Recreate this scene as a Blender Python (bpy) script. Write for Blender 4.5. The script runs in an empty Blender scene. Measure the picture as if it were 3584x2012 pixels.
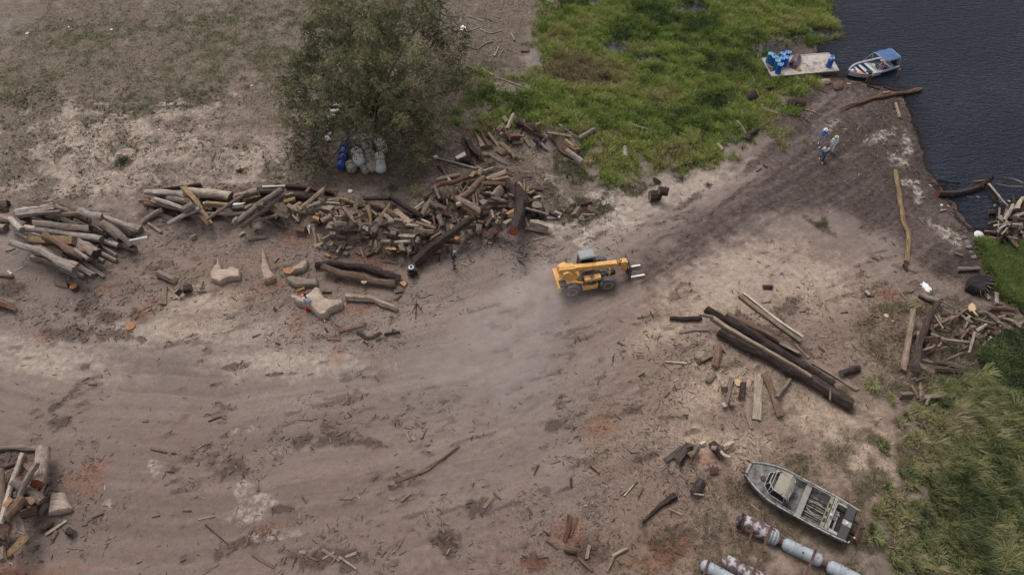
import bpy, bmesh, math, random
import numpy as np
from mathutils import Vector, Matrix

# ------------------------------------------------------------ camera, sky, sun
scene = bpy.context.scene
COL = scene.collection
FPX, CX, CY, CAMH, PITCH = 2559.0, 1792.0, 1006.0, 42.0, math.radians(52)
cam = bpy.data.cameras.new("camera"); camo = bpy.data.objects.new("camera", cam)
COL.objects.link(camo); scene.camera = camo
cam.sensor_width = 36.0; cam.lens = 36.0 * FPX / 3584.0
cam.clip_end = 3000.0
camo.location = (0, 0, CAMH); camo.rotation_euler = (math.radians(90) - PITCH, 0, 0)
world = bpy.data.worlds.new("World"); scene.world = world; world.use_nodes = True
SUN_EL, SUN_AZ = math.radians(58), math.radians(-25)     # azimuth measured from +Y towards +X
wn = world.node_tree.nodes; sky = wn.new("ShaderNodeTexSky"); sky.sky_type = 'NISHITA'
sky.sun_disc = False; sky.sun_elevation = SUN_EL; sky.sun_rotation = SUN_AZ
sky.air_density = 1.0; sky.dust_density = 4.0; sky.ozone_density = 1.0
wn["Background"].inputs[1].default_value = 0.13
hs = wn.new("ShaderNodeHueSaturation"); hs.inputs["Saturation"].default_value = 0.30
world.node_tree.links.new(sky.outputs[0], hs.inputs["Color"])
world.node_tree.links.new(hs.outputs[0], wn["Background"].inputs[0])
sl = bpy.data.lights.new("sun", 'SUN'); sl.energy = 1.1; sl.angle = math.radians(28); sl.color = (1.0, 0.95, 0.90)
so = bpy.data.objects.new("sun", sl); COL.objects.link(so)
sd = Vector((math.sin(SUN_AZ)*math.cos(SUN_EL), math.cos(SUN_AZ)*math.cos(SUN_EL), math.sin(SUN_EL)))
so.rotation_euler = sd.to_track_quat('Z', 'Y').to_euler(); so.location = (0, 0, 60)
scene.view_settings.view_transform = 'Standard'; scene.view_settings.look = 'None'
scene.view_settings.exposure = 0.30; scene.view_settings.gamma = 1.0

scene.cycles.volume_bounces = 4
# ------------------------------------------------------------ helpers
rng = np.random.default_rng(7); random.seed(11)
sp, cp = math.sin(PITCH), math.cos(PITCH)
def P(x, y, z=0.0):
    """where the sight line through that spot of the survey photo meets the height z"""
    rx, ry, rz = (x-CX), FPX*cp + (CY-y)*sp, -FPX*sp + (CY-y)*cp
    t = (z-CAMH)/rz
    return np.array([rx*t, ry*t, z])
def MPP(x, y, z=0.0):
    rz = -FPX*sp + (CY-y)*cp
    return (z-CAMH)/rz
def _h(ix, iy, s):
    n = (ix*374761393 + iy*668265263 + s*974634777) & 0xffffffff
    n = ((n ^ (n >> 13))*1274126177) & 0xffffffff
    return ((n ^ (n >> 16)) & 0xffff)/65535.0
def vn(x, y, s=0):
    xi = np.floor(x).astype(np.int64); yi = np.floor(y).astype(np.int64)
    fx = x-xi; fy = y-yi; fx = fx*fx*(3-2*fx); fy = fy*fy*(3-2*fy)
    a = _h(xi, yi, s); b = _h(xi+1, yi, s); c = _h(xi, yi+1, s); d = _h(xi+1, yi+1, s)
    return (a+(b-a)*fx)*(1-fy)+(c+(d-c)*fx)*fy
def fbm(x, y, s=0, o=4, g=0.5):
    t = 0; a = 1; n = 0
    for k in range(o):
        t = t+a*vn(x*2**k+17.3*k, y*2**k-9.1*k, s+k*31); n += a; a *= g
    return t/n
def sst(a, b, x):
    t = np.clip((x-a)/(b-a), 0, 1); return t*t*(3-2*t)

def mesh_np(name, verts, tris=None, quads=None, attrs=None, smooth=False, mats=(), midx=None):
    me = bpy.data.meshes.new(name)
    verts = np.asarray(verts, dtype=np.float32)
    li = []; tot = []
    if quads is not None and len(quads): q = np.asarray(quads, dtype=np.int32); li.append(q.ravel()); tot += [np.full(len(q), 4)]
    if tris is not None and len(tris): t = np.asarray(tris, dtype=np.int32); li.append(t.ravel()); tot += [np.full(len(t), 3)]
    li = np.concatenate(li); tot = np.concatenate(tot).astype(np.int32)
    st = np.concatenate([[0], np.cumsum(tot)[:-1]]).astype(np.int32)
    me.vertices.add(len(verts)); me.vertices.foreach_set("co", verts.ravel())
    me.loops.add(len(li)); me.loops.foreach_set("vertex_index", li)
    me.polygons.add(len(tot)); me.polygons.foreach_set("loop_start", st)
    try: me.polygons.foreach_set("loop_total", tot)
    except Exception: pass
    me.update(calc_edges=True)
    me.polygons.foreach_set("use_smooth", np.full(len(tot), smooth, dtype=bool))
    for k, (dt, arr) in (attrs or {}).items():
        a = me.attributes.new(k, dt, 'POINT')
        a.data.foreach_set("color" if dt == 'FLOAT_COLOR' else "value", np.asarray(arr, dtype=np.float32).ravel())
    for m in mats: me.materials.append(m)
    if midx is not None: me.polygons.foreach_set("material_index", np.asarray(midx, dtype=np.int32))
    return me
def tag(o, label=None, cat=None, group=None, kind=None):
    if label: o["label"] = label
    if cat:
        o["category"] = cat; o["kind"] = "thing"
    if group: o["group"] = group
    if kind: o["kind"] = kind
    return o
def link(name, me, parent=None, loc=None, rot=None):
    o = bpy.data.objects.new(name, me); COL.objects.link(o)
    if parent is not None: o.parent = parent
    if loc is not None: o.location = loc
    if rot is not None: o.rotation_euler = rot
    return o
def empty(name, loc, rz=0, rx=0, ry=0):
    o = bpy.data.objects.new(name, None); COL.objects.link(o); o.empty_display_size = 0.3
    o.location = loc; o.rotation_euler = (rx, ry, rz); return o

class MB:
    """collects shapes, then becomes ONE mesh object"""
    def __init__(s): s.bm = bmesh.new()
    def box(s, c, d, rz=0, rx=0, ry=0, bev=0.0, taper=None):
        m = Matrix.Translation(c) @ Matrix.Rotation(rz, 4, 'Z') @ Matrix.Rotation(ry, 4, 'Y') @ Matrix.Rotation(rx, 4, 'X')
        r = bmesh.ops.create_cube(s.bm, size=1.0)
        vs = r["verts"]
        for v in vs:
            k = 1.0
            if taper and v.co.z > 0: k = taper
            v.co = Vector((v.co.x*d[0]*k, v.co.y*d[1]*k, v.co.z*d[2]))
        if bev > 0:
            es = list({e for v in vs for e in v.link_edges})
            rr = bmesh.ops.bevel(s.bm, geom=es, offset=bev, segments=2, affect='EDGES', profile=0.5)
            vs = list({v for f in rr["faces"] for v in f.verts} | {v for v in vs if v.is_valid})
        for v in vs: v.co = m @ v.co
        return s
    def tube(s, pts, rad, n=8, cap=True, closed=False):
        pts = [Vector(p) for p in pts]; N = len(pts)
        rads = rad if isinstance(rad, (list, tuple)) else [rad]*N
        rings = []; up = None
        for i, p in enumerate(pts):
            if closed: t = pts[(i+1) % N]-pts[i-1]
            else: t = pts[min(i+1, N-1)]-pts[max(i-1, 0)]
            t.normalize()
            if up is None or abs(up.dot(t)) > 0.98:
                up = Vector((0, 0, 1)) if abs(t.z) < 0.9 else Vector((1, 0, 0))
            u = (up - t*up.dot(t)).normalized(); w = t.cross(u); up = u
            rings.append([s.bm.verts.new(p+(u*math.cos(2*math.pi*k/n)+w*math.sin(2*math.pi*k/n))*rads[i]) for k in range(n)])
        R = N if closed else N-1
        for i in range(R):
            a, b = rings[i], rings[(i+1) % N]
            for k in range(n): s.bm.faces.new((a[k], a[(k+1) % n], b[(k+1) % n], b[k]))
        if cap and not closed:
            s.bm.faces.new(rings[0][::-1]); s.bm.faces.new(rings[-1])
        return s
    def loft(s, rings, cap=True, close=True):
        vr = [[s.bm.verts.new(p) for p in r] for r in rings]
        n = len(vr[0])
        for a, b in zip(vr[:-1], vr[1:]):
            for k in range(n if close else n-1):
                s.bm.faces.new((a[k], a[(k+1) % n], b[(k+1) % n], b[k]))
        if cap: s.bm.faces.new(vr[0][::-1]); s.bm.faces.new(vr[-1])
        return s
    def lathe(s, prof, c=(0, 0, 0), n=20, axis='Z'):
        rings = []
        for r, z in prof:
            ring = []
            for k in range(n):
                a = 2*math.pi*k/n
                if axis == 'Z': q = (r*math.cos(a), r*math.sin(a), z)
                elif axis == 'X': q = (z, r*math.cos(a), r*math.sin(a))
                else: q = (r*math.sin(a), z, r*math.cos(a))
                ring.append(tuple(q[i]+c[i] for i in range(3)))
            rings.append(ring)
        return s.loft(rings)
    def prism(s, pts, z0, z1, bev=0.0):
        a = [s.bm.verts.new((p[0], p[1], z0)) for p in pts]; b = [s.bm.verts.new((p[0], p[1], z1)) for p in pts]
        n = len(pts)
        s.bm.faces.new(a[::-1]); top = s.bm.faces.new(b)
        for k in range(n): s.bm.faces.new((a[k], a[(k+1) % n], b[(k+1) % n], b[k]))
        if bev > 0: bmesh.ops.bevel(s.bm, geom=list(top.edges), offset=bev, segments=2, affect='EDGES')
        return s
    def xprism(s, pts, y0, y1):          # outline in x,z extruded along y
        a = [s.bm.verts.new((p[0], y0, p[1])) for p in pts]; b = [s.bm.verts.new((p[0], y1, p[1])) for p in pts]
        n = len(pts); s.bm.faces.new(a); s.bm.faces.new(b[::-1])
        for k in range(n): s.bm.faces.new((a[(k+1) % n], a[k], b[k], b[(k+1) % n]))
        return s
    def build(s, name, mat, parent=None, smooth=False, jit=0.0, loc=None, rot=None):
        if jit:
            for v in s.bm.verts: v.co += Vector((random.uniform(-jit, jit), random.uniform(-jit, jit), random.uniform(-jit, jit)))
        bmesh.ops.recalc_face_normals(s.bm, faces=s.bm.faces[:])
        me = bpy.data.meshes.new(name); s.bm.to_mesh(me); s.bm.free()
        if smooth:
            me.polygons.foreach_set("use_smooth", np.ones(len(me.polygons), dtype=bool))
            try: me.set_sharp_from_angle(angle=math.radians(38))
            except Exception: pass
        me.materials.append(mat)
        return link(name, me, parent, loc, rot)

# ------------------------------------------------------------ materials
def nmat(name):
    m = bpy.data.materials.new(name); m.use_nodes = True
    nt = m.node_tree; b = nt.nodes["Principled BSDF"]
    return m, nt, b
def ramp(nt, stops, fac):
    r = nt.nodes.new("ShaderNodeValToRGB"); e = r.color_ramp.elements
    while len(e) > 1: e.remove(e[-1])
    e[0].position = stops[0][0]; e[0].color = (*stops[0][1], 1)
    for p, c in stops[1:]:
        x = e.new(p); x.color = (*c, 1)
    nt.links.new(fac, r.inputs[0]); return r.outputs[0]
def noise(nt, vec, scale, detail=4, rough=0.55, dist=0.0):
    n = nt.nodes.new("ShaderNodeTexNoise"); n.inputs["Scale"].default_value = scale
    n.inputs["Detail"].default_value = detail; n.inputs["Roughness"].default_value = rough
    n.inputs["Distortion"].default_value = dist
    if vec is not None: nt.links.new(vec, n.inputs["Vector"])
    return n.outputs["Fac"]
def mapping(nt, src, scale):
    m = nt.nodes.new("ShaderNodeMapping"); m.inputs["Scale"].default_value = scale
    nt.links.new(src, m.inputs["Vector"]); return m.outputs[0]
def tcoord(nt, w="Object"):
    return nt.nodes.new("ShaderNodeTexCoord").outputs[w]
def mixc(nt, fac, a, b, mode='MIX'):
    m = nt.nodes.new("ShaderNodeMix"); m.data_type = 'RGBA'; m.blend_type = mode
    for sock, v in ((m.inputs[0], fac), (m.inputs[6], a), (m.inputs[7], b)):
        if isinstance(v, (int, float)): sock.default_value = v
        elif isinstance(v, tuple): sock.default_value = (*v, 1)
        else: nt.links.new(v, sock)
    return m.outputs[2]
def math_(nt, op, a, b=None, clamp=False):
    m = nt.nodes.new("ShaderNodeMath"); m.operation = op; m.use_clamp = clamp
    for s_, v in ((m.inputs[0], a), (m.inputs[1], b)):
        if v is None: continue
        if isinstance(v, (int, float)): s_.default_value = v
        else: nt.links.new(v, s_)
    return m.outputs[0]
def bump(nt, b, h, strength, dist):
    n = nt.nodes.new("ShaderNodeBump"); n.inputs["Strength"].default_value = strength; n.inputs["Distance"].default_value = dist
    nt.links.new(h, n.inputs["Height"]); nt.links.new(n.outputs[0], b.inputs["Normal"])
def randval(nt):
    return nt.nodes.new("ShaderNodeObjectInfo").outputs["Random"]

WOODC = {  # dark grain, body, light grain
 'sil': ((.12, .098, .085), (.33, .275, .24), (.52, .45, .40)),
 'gry': ((.085, .064, .053), (.215, .165, .135), (.35, .28, .235)),
 'tan': ((.095, .066, .050), (.235, .172, .130), (.37, .285, .22)),
 'brn': ((.055, .033, .024), (.155, .098, .069), (.26, .175, .125)),
 'drk': ((.018, .012, .011), (.053, .036, .031), (.115, .083, .070)),
 'red': ((.040, .020, .015), (.115, .058, .042), (.20, .115, .085)),
 'yel': ((.09, .052, .026), (.26, .172, .095), (.40, .29, .175)),
 'pal': ((.18, .135, .10), (.40, .325, .25), (.56, .47, .38)),
 'org': ((.20, .085, .04), (.40, .20, .10), (.52, .29, .16)),
 'bar': ((.20, .145, .11), (.42, .32, .255), (.54, .44, .36)),
 'wht': ((.35, .31, .28), (.60, .55, .51), (.74, .70, .66)),
 'blk': ((.008, .007, .008), (.022, .019, .02), (.05, .043, .043)),
}
WM = {}
for k, (c0, c1, c2) in WOODC.items():
    m, nt, b = nmat("wood_"+k)
    oc = tcoord(nt); rv = randval(nt)
    off = nt.nodes.new("ShaderNodeVectorMath"); off.operation = 'ADD'
    cx = nt.nodes.new("ShaderNodeCombineXYZ"); v = math_(nt, 'MULTIPLY', rv, 50.0)
    for i in range(3): nt.links.new(v, cx.inputs[i])
    nt.links.new(oc, off.inputs[0]); nt.links.new(cx.outputs[0], off.inputs[1])
    g = noise(nt, mapping(nt, off.outputs[0], (1.1, 13, 13)), 1.0, 5, 0.62, 0.4)
    g2 = noise(nt, off.outputs[0], 2.6, 3, 0.6)
    c = ramp(nt, [(0.30, c0), (0.50, c1), (0.72, c2)], g)
    dk = tuple(x*0.55 for x in c1)
    c = mixc(nt, math_(nt, 'MULTIPLY', ramp(nt, [(0.48, (0, 0, 0)), (0.68, (1, 1, 1))], g2), 0.55), c, dk)
    val = nt.nodes.new("ShaderNodeMapRange"); nt.links.new(rv, val.inputs[0]); val.inputs[3].default_value = 0.72; val.inputs[4].default_value = 1.22
    hsn = nt.nodes.new("ShaderNodeHueSaturation"); nt.links.new(c, hsn.inputs["Color"]); nt.links.new(val.outputs[0], hsn.inputs["Value"])
    nt.links.new(hsn.outputs[0], b.inputs["Base Color"]); b.inputs["Roughness"].default_value = 0.9
    b.inputs["Specular IOR Level"].default_value = 0.2
    bump(nt, b, g, 0.8, 0.035)
    WM[k] = m
def endmat(name, c0, c1):
    m, nt, b = nmat(name); g = noise(nt, tcoord(nt), 9, 4)
    nt.links.new(ramp(nt, [(0.35, c0), (0.65, c1)], g), b.inputs["Base Color"]); b.inputs["Roughness"].default_value = 0.9
    return m
ENDM = {'n': endmat("end_grain", (.10, .075, .06), (.24, .18, .14)), 'o': endmat("end_grain_fresh", (.24, .10, .045), (.40, .19, .09)),
        'p': endmat("end_grain_pale", (.42, .27, .15), (.58, .41, .26)), 'd': endmat("end_grain_hollow", (.012, .009, .008), (.06, .045, .038)),
        'r': endmat("end_grain_red", (.15, .045, .022), (.26, .085, .042))}
def plain(name, col, rough=0.6, var=0.25, scale=6.0, metal=0.0, dirt=None, dscale=3.0, dlo=0.5, dhi=0.62, bmp=0.0):
    m, nt, b = nmat(name); oc = tcoord(nt)
    n = noise(nt, oc, scale, 4)
    a = tuple(c*(1-var) for c in col); z = tuple(min(1, c*(1+var*0.6)) for c in col)
    c = ramp(nt, [(0.3, a), (0.7, z)], n)
    if dirt:
        d = noise(nt, oc, dscale, 6, 0.65)
        c = mixc(nt, ramp(nt, [(dlo, (0, 0, 0)), (dhi, (1, 1, 1))], d), c, dirt)
    nt.links.new(c, b.inputs["Base Color"]); b.inputs["Roughness"].default_value = rough; b.inputs["Metallic"].default_value = metal
    if bmp: bump(nt, b, n, bmp, 0.02)
    return m
# ------------------------------------------------------------ ground, as one sheet
STEP = 0.09
fx = np.arange(-58, 58.01, STEP); fy = np.arange(9, 78.01, STEP)
def grow(a, sgn, lim=900):
    out = []; d = 0.6; x = a
    while abs(x-a) < lim: x += sgn*d; d *= 1.45; out.append(x)
    return np.array(out)
xs = np.concatenate([grow(-58, -1)[::-1], fx, grow(fx[-1], 1)])
ys = np.concatenate([grow(9, -1)[::-1], fy, grow(fy[-1], 1)])
X, Y = np.meshgrid(xs, ys); NX, NY = len(xs), len(ys)
def poly_sd(pts, X=X, Y=Y):
    """signed distance in metres, positive inside; pts are photo spots on the ground"""
    w = np.array([P(*p)[:2] for p in pts]); d = np.full(X.shape, 1e9); ins = np.zeros(X.shape, bool)
    for (x0, y0), (x1, y1) in zip(w, np.roll(w, -1, 0)):
        dx, dy = x1-x0, y1-y0
        t = np.clip(((X-x0)*dx+(Y-y0)*dy)/(dx*dx+dy*dy+1e-12), 0, 1)
        d = np.minimum(d, (X-x0-t*dx)**2+(Y-y0-t*dy)**2)
        if abs(y1-y0) > 1e-9:
            ins ^= ((y0 > Y) != (y1 > Y)) & (X < (x1-x0)*(Y-y0)/(y1-y0)+x0)
    d = np.sqrt(d); return np.where(ins, d, -d)
W1 = fbm(X*0.35, Y*0.35, 1, 4)-0.5; W2 = fbm(X*1.3, Y*1.3, 2, 4)-0.5; W3 = fbm(X*4, Y*4, 3, 3)-0.5
def zone(pts, soft=1.0, warp=2.0, fine=1.0):
    return sst(-soft, soft, poly_sd(pts)+warp*2*W1+fine*2*W2+0.3*W3)
def spot(x, y, rx, ry, ang=0.0, rough=1.0, lo=0.55, hi=1.25):
    """ragged patch; radii in photo pixels"""
    c = P(x, y); m = MPP(x, y); a = math.radians(ang)
    st = 1.0/max(0.4, math.sin(PITCH+math.atan((y-CY)/FPX)))
    dx, dy = X-c[0], (Y-c[1])/st
    u = (dx*math.cos(a)+dy*math.sin(a))/(rx*m); v = (dy*math.cos(a)-dx*math.sin(a))/(ry*m)
    r = np.sqrt(u*u+v*v)
    return sst(hi, lo, r+rough*(W2*1.6+W3*1.0))
shore = [(2890, -330), (2885, -60), (2905, 30), (2925, 80), (2960, 118), (2895, 140), (2860, 150), (2862, 200), (2890, 255), (2960, 272), (3035, 288),
         (3085, 298), (3150, 318), (3176, 365), (3196, 425), (3228, 520), (3248, 590), (3290, 640), (3345, 705), (3375, 765), (3420, 803),
         (3466, 806), (3490, 748), (3530, 708), (3600, 690), (3900, 700), (5200, 700), (9000, 200), (9000, -1400), (2700, -1400)]
water_sd = poly_sd(shore)+0.5*W2+0.22*W3
green = zone([(1960, -200), (2895, -200), (2915, 60), (2868, 125), (2760, 130), (2665, 150), (2650, 260), (2790, 275), (2795, 325), (2740, 372), (2700, 390),
              (2675, 440), (2640, 470), (2500, 500), (2400, 525), (2300, 530), (2200, 585), (2110, 600), (2065, 560), (2075, 500),
              (2020, 440), (1900, 430), (1780, 410), (1760, 430), (1740, 380), (1820, 320), (1880, 270), (1890, 130), (1940, 50)], 2.4, 2.8, 3.0)
green = np.maximum(green, .7*sst(.46, .6, fbm(X*.8, Y*.8, 18, 3))*zone([(1590, 250), (1900, 230), (1900, 440), (1700, 470), (1590, 430)], 1.5, 1, 1))
green = np.maximum(green, .8*sst(.5, .62, fbm(X*.9, Y*.9, 19, 3))*zone([(2000, 480), (2400, 480), (2700, 400), (2720, 440), (2600, 560), (2450, 620), (2300, 640), (2120, 640)], 1.4, 1, 1))
green = np.maximum(green, zone([(3425, 850), (3480, 850), (3700, 870), (3700, 1050), (3580, 1080), (3500, 1040), (3465, 960)], 0.4, 0.3, 0.4))
trk = np.zeros_like(X)
rough_g = zone([(3400, 1230), (3470, 1170), (3700, 1130), (3800, 2300), (2960, 2200), (3010, 1950), (3110, 1800), (3170, 1640), (3200, 1520), (3260, 1440), (3350, 1420)], 2.0, 2.6, 2.6)
bushy = zone([(3420, 1250), (3480, 1170), (3720, 1130), (3720, 1430), (3560, 1410), (3470, 1350)], 0.5, 0.4, 0.4)
patchA = np.zeros_like(X)
for a in [(880, 190, 330, 90, -8), (300, 130, 230, 70, 0), (100, 290, 130, 60, 0), (1130, 60, 280, 70, 0), (420, 520, 60, 26, 0), (480, 370, 120, 40, 10), (620, 90, 200, 60, 0), (760, 250, 160, 50, -10), (60, 330, 100, 60, 0), (560, 260, 140, 50, 0), (330, 230, 120, 40, 0), (850, 60, 160, 50, 0), (1680, 330, 90, 60, 0), (640, 330, 160, 60, 0),
          (1700, 250, 110, 40, 0), (2030, 620, 60, 40, 0), (2250, 610, 90, 40, 20), (2380, 570, 90, 50, 0), (3120, 1370, 70, 40, 0), (2960, 1380, 60, 25, 0), (3030, 1900, 120, 60, 0), (400, 745, 70, 14, 20), (440, 790, 60, 18, 0), (440, 880, 50, 25, 0), (1750, 420, 130, 60, 0), (1480, 500, 70, 60, 0)]:
    patchA = np.maximum(patchA, spot(*a))
sparse_g = np.clip(patchA*sst(0.36, 0.56, fbm(X*1.2, Y*1.2, 9, 4))*1.0, 0, 1)
upper = zone([(-900, -400), (1960, -400), (1900, 130), (1850, 260), (1640, 300), (1600, 420), (1500, 560), (1450, 640), (1100, 660), (700, 640), (480, 690), (200, 700), (-900, 640)], 1.2, 1.5, 1.0)
litter = zone([(1350, 200), (1600, 60), (1900, -60), (1870, 120), (1700, 300), (1600, 420), (1800, 470), (2060, 640), (2100, 760), (1950, 800), (1800, 820), (1500, 720), (1300, 660), (980, 640), (1000, 560), (1300, 580)], 1.2, 1.2, 1.2)
dryg = np.clip(upper*sst(0.38, 0.62, fbm(X*0.55, Y*0.55, 5, 5)+0.28*sst(36, 62, Y)-0.06-0.25*spot(650, 480, 560, 150, 0, .4)), 0, 1)
dryg = np.maximum(dryg, litter*sst(0.25, 0.55, fbm(X*1.0, Y*1.0, 6, 4)))
rlit = zone([(3060, 1020), (3300, 1010), (3440, 1040), (3600, 1040), (3600, 1130), (3480, 1180), (3400, 1260), (3360, 1420), (3160, 1460), (3060, 1330), (3000, 1150)], 0.8, 0.8, 0.8)
dryg = np.maximum(dryg, rlit*sst(0.3, 0.6, fbm(X*1.2, Y*1.2, 8, 4)))
botg = zone([(2250, 1950), (2500, 1700), (2700, 1560), (2980, 1480), (3200, 1460), (3260, 1650), (3050, 2150), (2200, 2150)], 1.2, 1.4, 1.0)
dryg = np.maximum(dryg, 0.9*botg*sst(0.36, 0.58, fbm(X*0.9, Y*0.9, 12, 5)))
pile1 = zone([(480, 660), (1100, 650), (1200, 690), (1500, 700), (1640, 590), (1900, 620), (1960, 700), (1900, 800), (1700, 880), (1480, 930), (1250, 900), (1080, 820), (700, 800), (500, 780)], 0.7, 0.4, 0.5)
pile0 = zone([(40, 700), (250, 700), (480, 780), (470, 900), (340, 1000), (60, 880)], 0.6, 0.3, 0.4)
pile2 = zone([(-60, 1590), (150, 1570), (200, 1800), (120, 1950), (-60, 2080)], 0.5, 0.3, 0.4)
sand = np.zeros_like(X)
for a in [(350, 470, 480, 150, -10, .8), (250, 640, 330, 60, 0, .8), (900, 560, 200, 90, 0, .8), (650, 370, 170, 60, 10, .8), (2190, 720, 260, 70, 24, .8), (2440, 640, 190, 50, 24, .8), (2250, 740, 200, 40, 26, .6), (2100, 800, 130, 60, 30, .8), (2560, 1000, 330, 130, 25, .7),
          (2800, 980, 200, 110, 0, .7), (2400, 1130, 200, 60, 20, .7), (1900, 640, 110, 70, 0, .8), (3240, 560, 40, 110, -25, .8), (3330, 830, 80, 40, -40, 1), (2930, 1480, 260, 90, -20, .8), (3050, 1600, 150, 90, 0, .8),
          (650, 1160, 380, 60, 0, .5), (130, 1250, 330, 70, -10, .5), (1000, 1270, 300, 60, 0, .5), (700, 1060, 160, 60, 0, .6), (2520, 1350, 160, 90, 20, .8),  (2480, 1560, 200, 80, 0, .7), (2700, 1900, 130, 70, 0, .8)]:
    sand = np.maximum(sand, spot(*a, lo=.15, hi=1.45))
mudx = np.maximum(spot(2760, 150, 130, 60, 0, .6), spot(2900, 230, 90, 60, 0, .6))
mud = zone([(2180, 965), (2330, 850), (2500, 735), (2650, 610), (2710, 440), (2760, 300), (2880, 272), (3100, 300), (3190, 380), (3240, 580), (3360, 780), (3480, 880), (3440, 1000), (3250, 940), (3060, 800), (2850, 730), (2600, 800), (2400, 895), (2250, 985)], 1.3, 1.3, 1.0)
shoremud = sst(-3.2, -0.3, water_sd+1.2*W2)
pond = zone([(3270, 640), (3420, 810), (3480, 740), (3700, 690), (3700, 870), (3450, 860), (3380, 800), (3290, 720)], 0.5, 0.2, 0.5)
mud = np.clip(np.maximum(mud*0.9, shoremud)-sst(.2, .8, green)*0.5, 0, 1); mud = np.maximum(mud, np.maximum(pond, mudx*.9))
wet = np.zeros_like(X)
for a in [(2150, 170, 60, 22, 10), (2700, 170, 50, 22, 0), (2080, 5, 50, 15, 30), (2260, 210, 60, 14, 0), (2790, 130, 50, 12, 0), (2130, 290, 40, 15, 0), (2420, 30, 60, 20, 0), (2860, 110, 60, 20, 0)]:
    wet = np.maximum(wet, spot(*a))
dark = np.zeros_like(X)      # bark crumbs, charcoal, old dung: dark stains with a shape of their own; pile gaps darkened too
for a in [(830, 1630, 55, 40, 40), (1060, 1545, 50, 25, 40), (1140, 1490, 30, 18, 0), (870, 1890, 90, 30, 25), (1180, 1540, 80, 30, 0), (290, 1285, 26, 16, 0), (820, 1280, 40, 12, 10), (300, 1060, 55, 38, 20), (380, 1110, 35, 25, 0),
          (250, 1165, 130, 22, -4), (420, 1170, 60, 16, -10), (1340, 1180, 70, 16, 15), (1250, 1160, 90, 22, 15), (2730, 1180, 150, 16, -32), (2600, 1140, 60, 30, -35), (2850, 1330, 140, 18, -34), (2960, 1420, 90, 24, -35),
          (1500, 1640, 110, 9, 33), (1390, 1700, 40, 12, 20), (130, 1460, 40, 10, 10), (230, 1390, 60, 12, 50), (200, 1480, 50, 26, 10), (1150, 1960, 150, 30, 0), (1560, 1900, 50, 50, 0), (2060, 1930, 90, 50, 0), (1860, 1950, 50, 40, 0),
          (2350, 1900, 120, 60, 0), (30, 1010, 50, 30, 0), (2550, 1280, 60, 16, 20), (2760, 1080, 60, 30, 30), (3100, 430, 60, 60, 0), (2980, 480, 80, 60, 0), (3080, 540, 80, 40, 20), (2900, 600, 120, 18, 25), (2660, 560, 90, 14, 30), (3140, 620, 60, 40, 0),
          (2810, 440, 40, 30, 0), (2690, 420, 60, 20, 0), (3450, 1000, 80, 60, 0), (2200, 1440, 60, 20, 10), (1690, 1780, 50, 30, 0), (2260, 1600, 70, 20, 20), (1930, 1490, 40, 20, 30), (1290, 1550, 60, 20, 0), (990, 1780, 40, 14, 0),
          (2880, 800, 60, 12, -40), (2420, 700, 60, 10, 30), (2360, 1460, 40, 10, 0), (500, 1100, 40, 20, 0), (620, 1640, 25, 14, 0), (1650, 880, 50, 14, 0), (2100, 820, 50, 14, 30), (950, 1310, 60, 7, 5), (3225, 590, 40, 70, -60), (3290, 700, 50, 40, -45), (3170, 460, 50, 30, 20), (3000, 300, 120, 26, -8), (3200, 640, 60, 26, 10), (3370, 820, 60, 26, -40), (2780, 560, 140, 10, 30), (2560, 690, 130, 9, 32), (2950, 640, 120, 10, 12), (2700, 620, 100, 8, 30), (3020, 700, 60, 16, 30), (3300, 900, 70, 20, -45), (2740, 290, 90, 16, 0), (2830, 350, 60, 14, 20), (3130, 300, 90, 16, 0), (2960, 300, 110, 18, 0), (3110, 360, 60, 20, -20)]:
    dark = np.maximum(dark, spot(*a, rough=1.25))
dark = np.maximum(dark, np.maximum(pile1, np.maximum(pile0*0.7, pile2))*sst(0.25, 0.6, fbm(X*1.6, Y*1.6, 15, 3))*0.85)  # under the piles: darkness of the gaps between logs put into the soil colour
streaky = fbm(X*0.9+Y*0.35, Y*2.6-X*0.8, 61, 4)
dark = np.maximum(dark, 0.7*sst(0.60, 0.72, streaky)*sst(0.5, 0.62, fbm(X*0.25, Y*0.25, 62, 3))*(1-upper))
redd = np.zeros_like(X)
for a in [(300, 1685, 70, 45, 0), (340, 1640, 60, 30, 10), (940, 998, 60, 16, 10), (500, 1100, 30, 55, -15), (1045, 1140, 28, 70, 0), (1230, 1080, 60, 30, 0), (1180, 1240, 25, 50, 0), (60, 2010, 240, 50, 0), (2480, 1600, 70, 26, 0), (1985, 1870, 60, 60, 0),
          (2270, 1970, 80, 30, 0), (3110, 1030, 50, 30, 0), (2360, 1920, 80, 40, 0), (1100, 700, 30, 25, 0), (1040, 830, 60, 25, 0), (140, 1180, 30, 25, 0), (1300, 900, 110, 40, 0), (370, 1010, 40, 14, 0), (1880, 1970, 120, 30, 0), (345, 1650, 45, 25, 20), (310, 1700, 60, 35, 15), (945, 1002, 50, 14, 8), (1045, 1130, 24, 60, 0), (2780, 330, 30, 16, 0), (950, 1850, 60, 20, 20), (130, 1610, 30, 15, 0), (2100, 1500, 60, 40, 0)]:
    redd = np.maximum(redd, spot(*a))
chalk = np.zeros_like(X)
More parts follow.
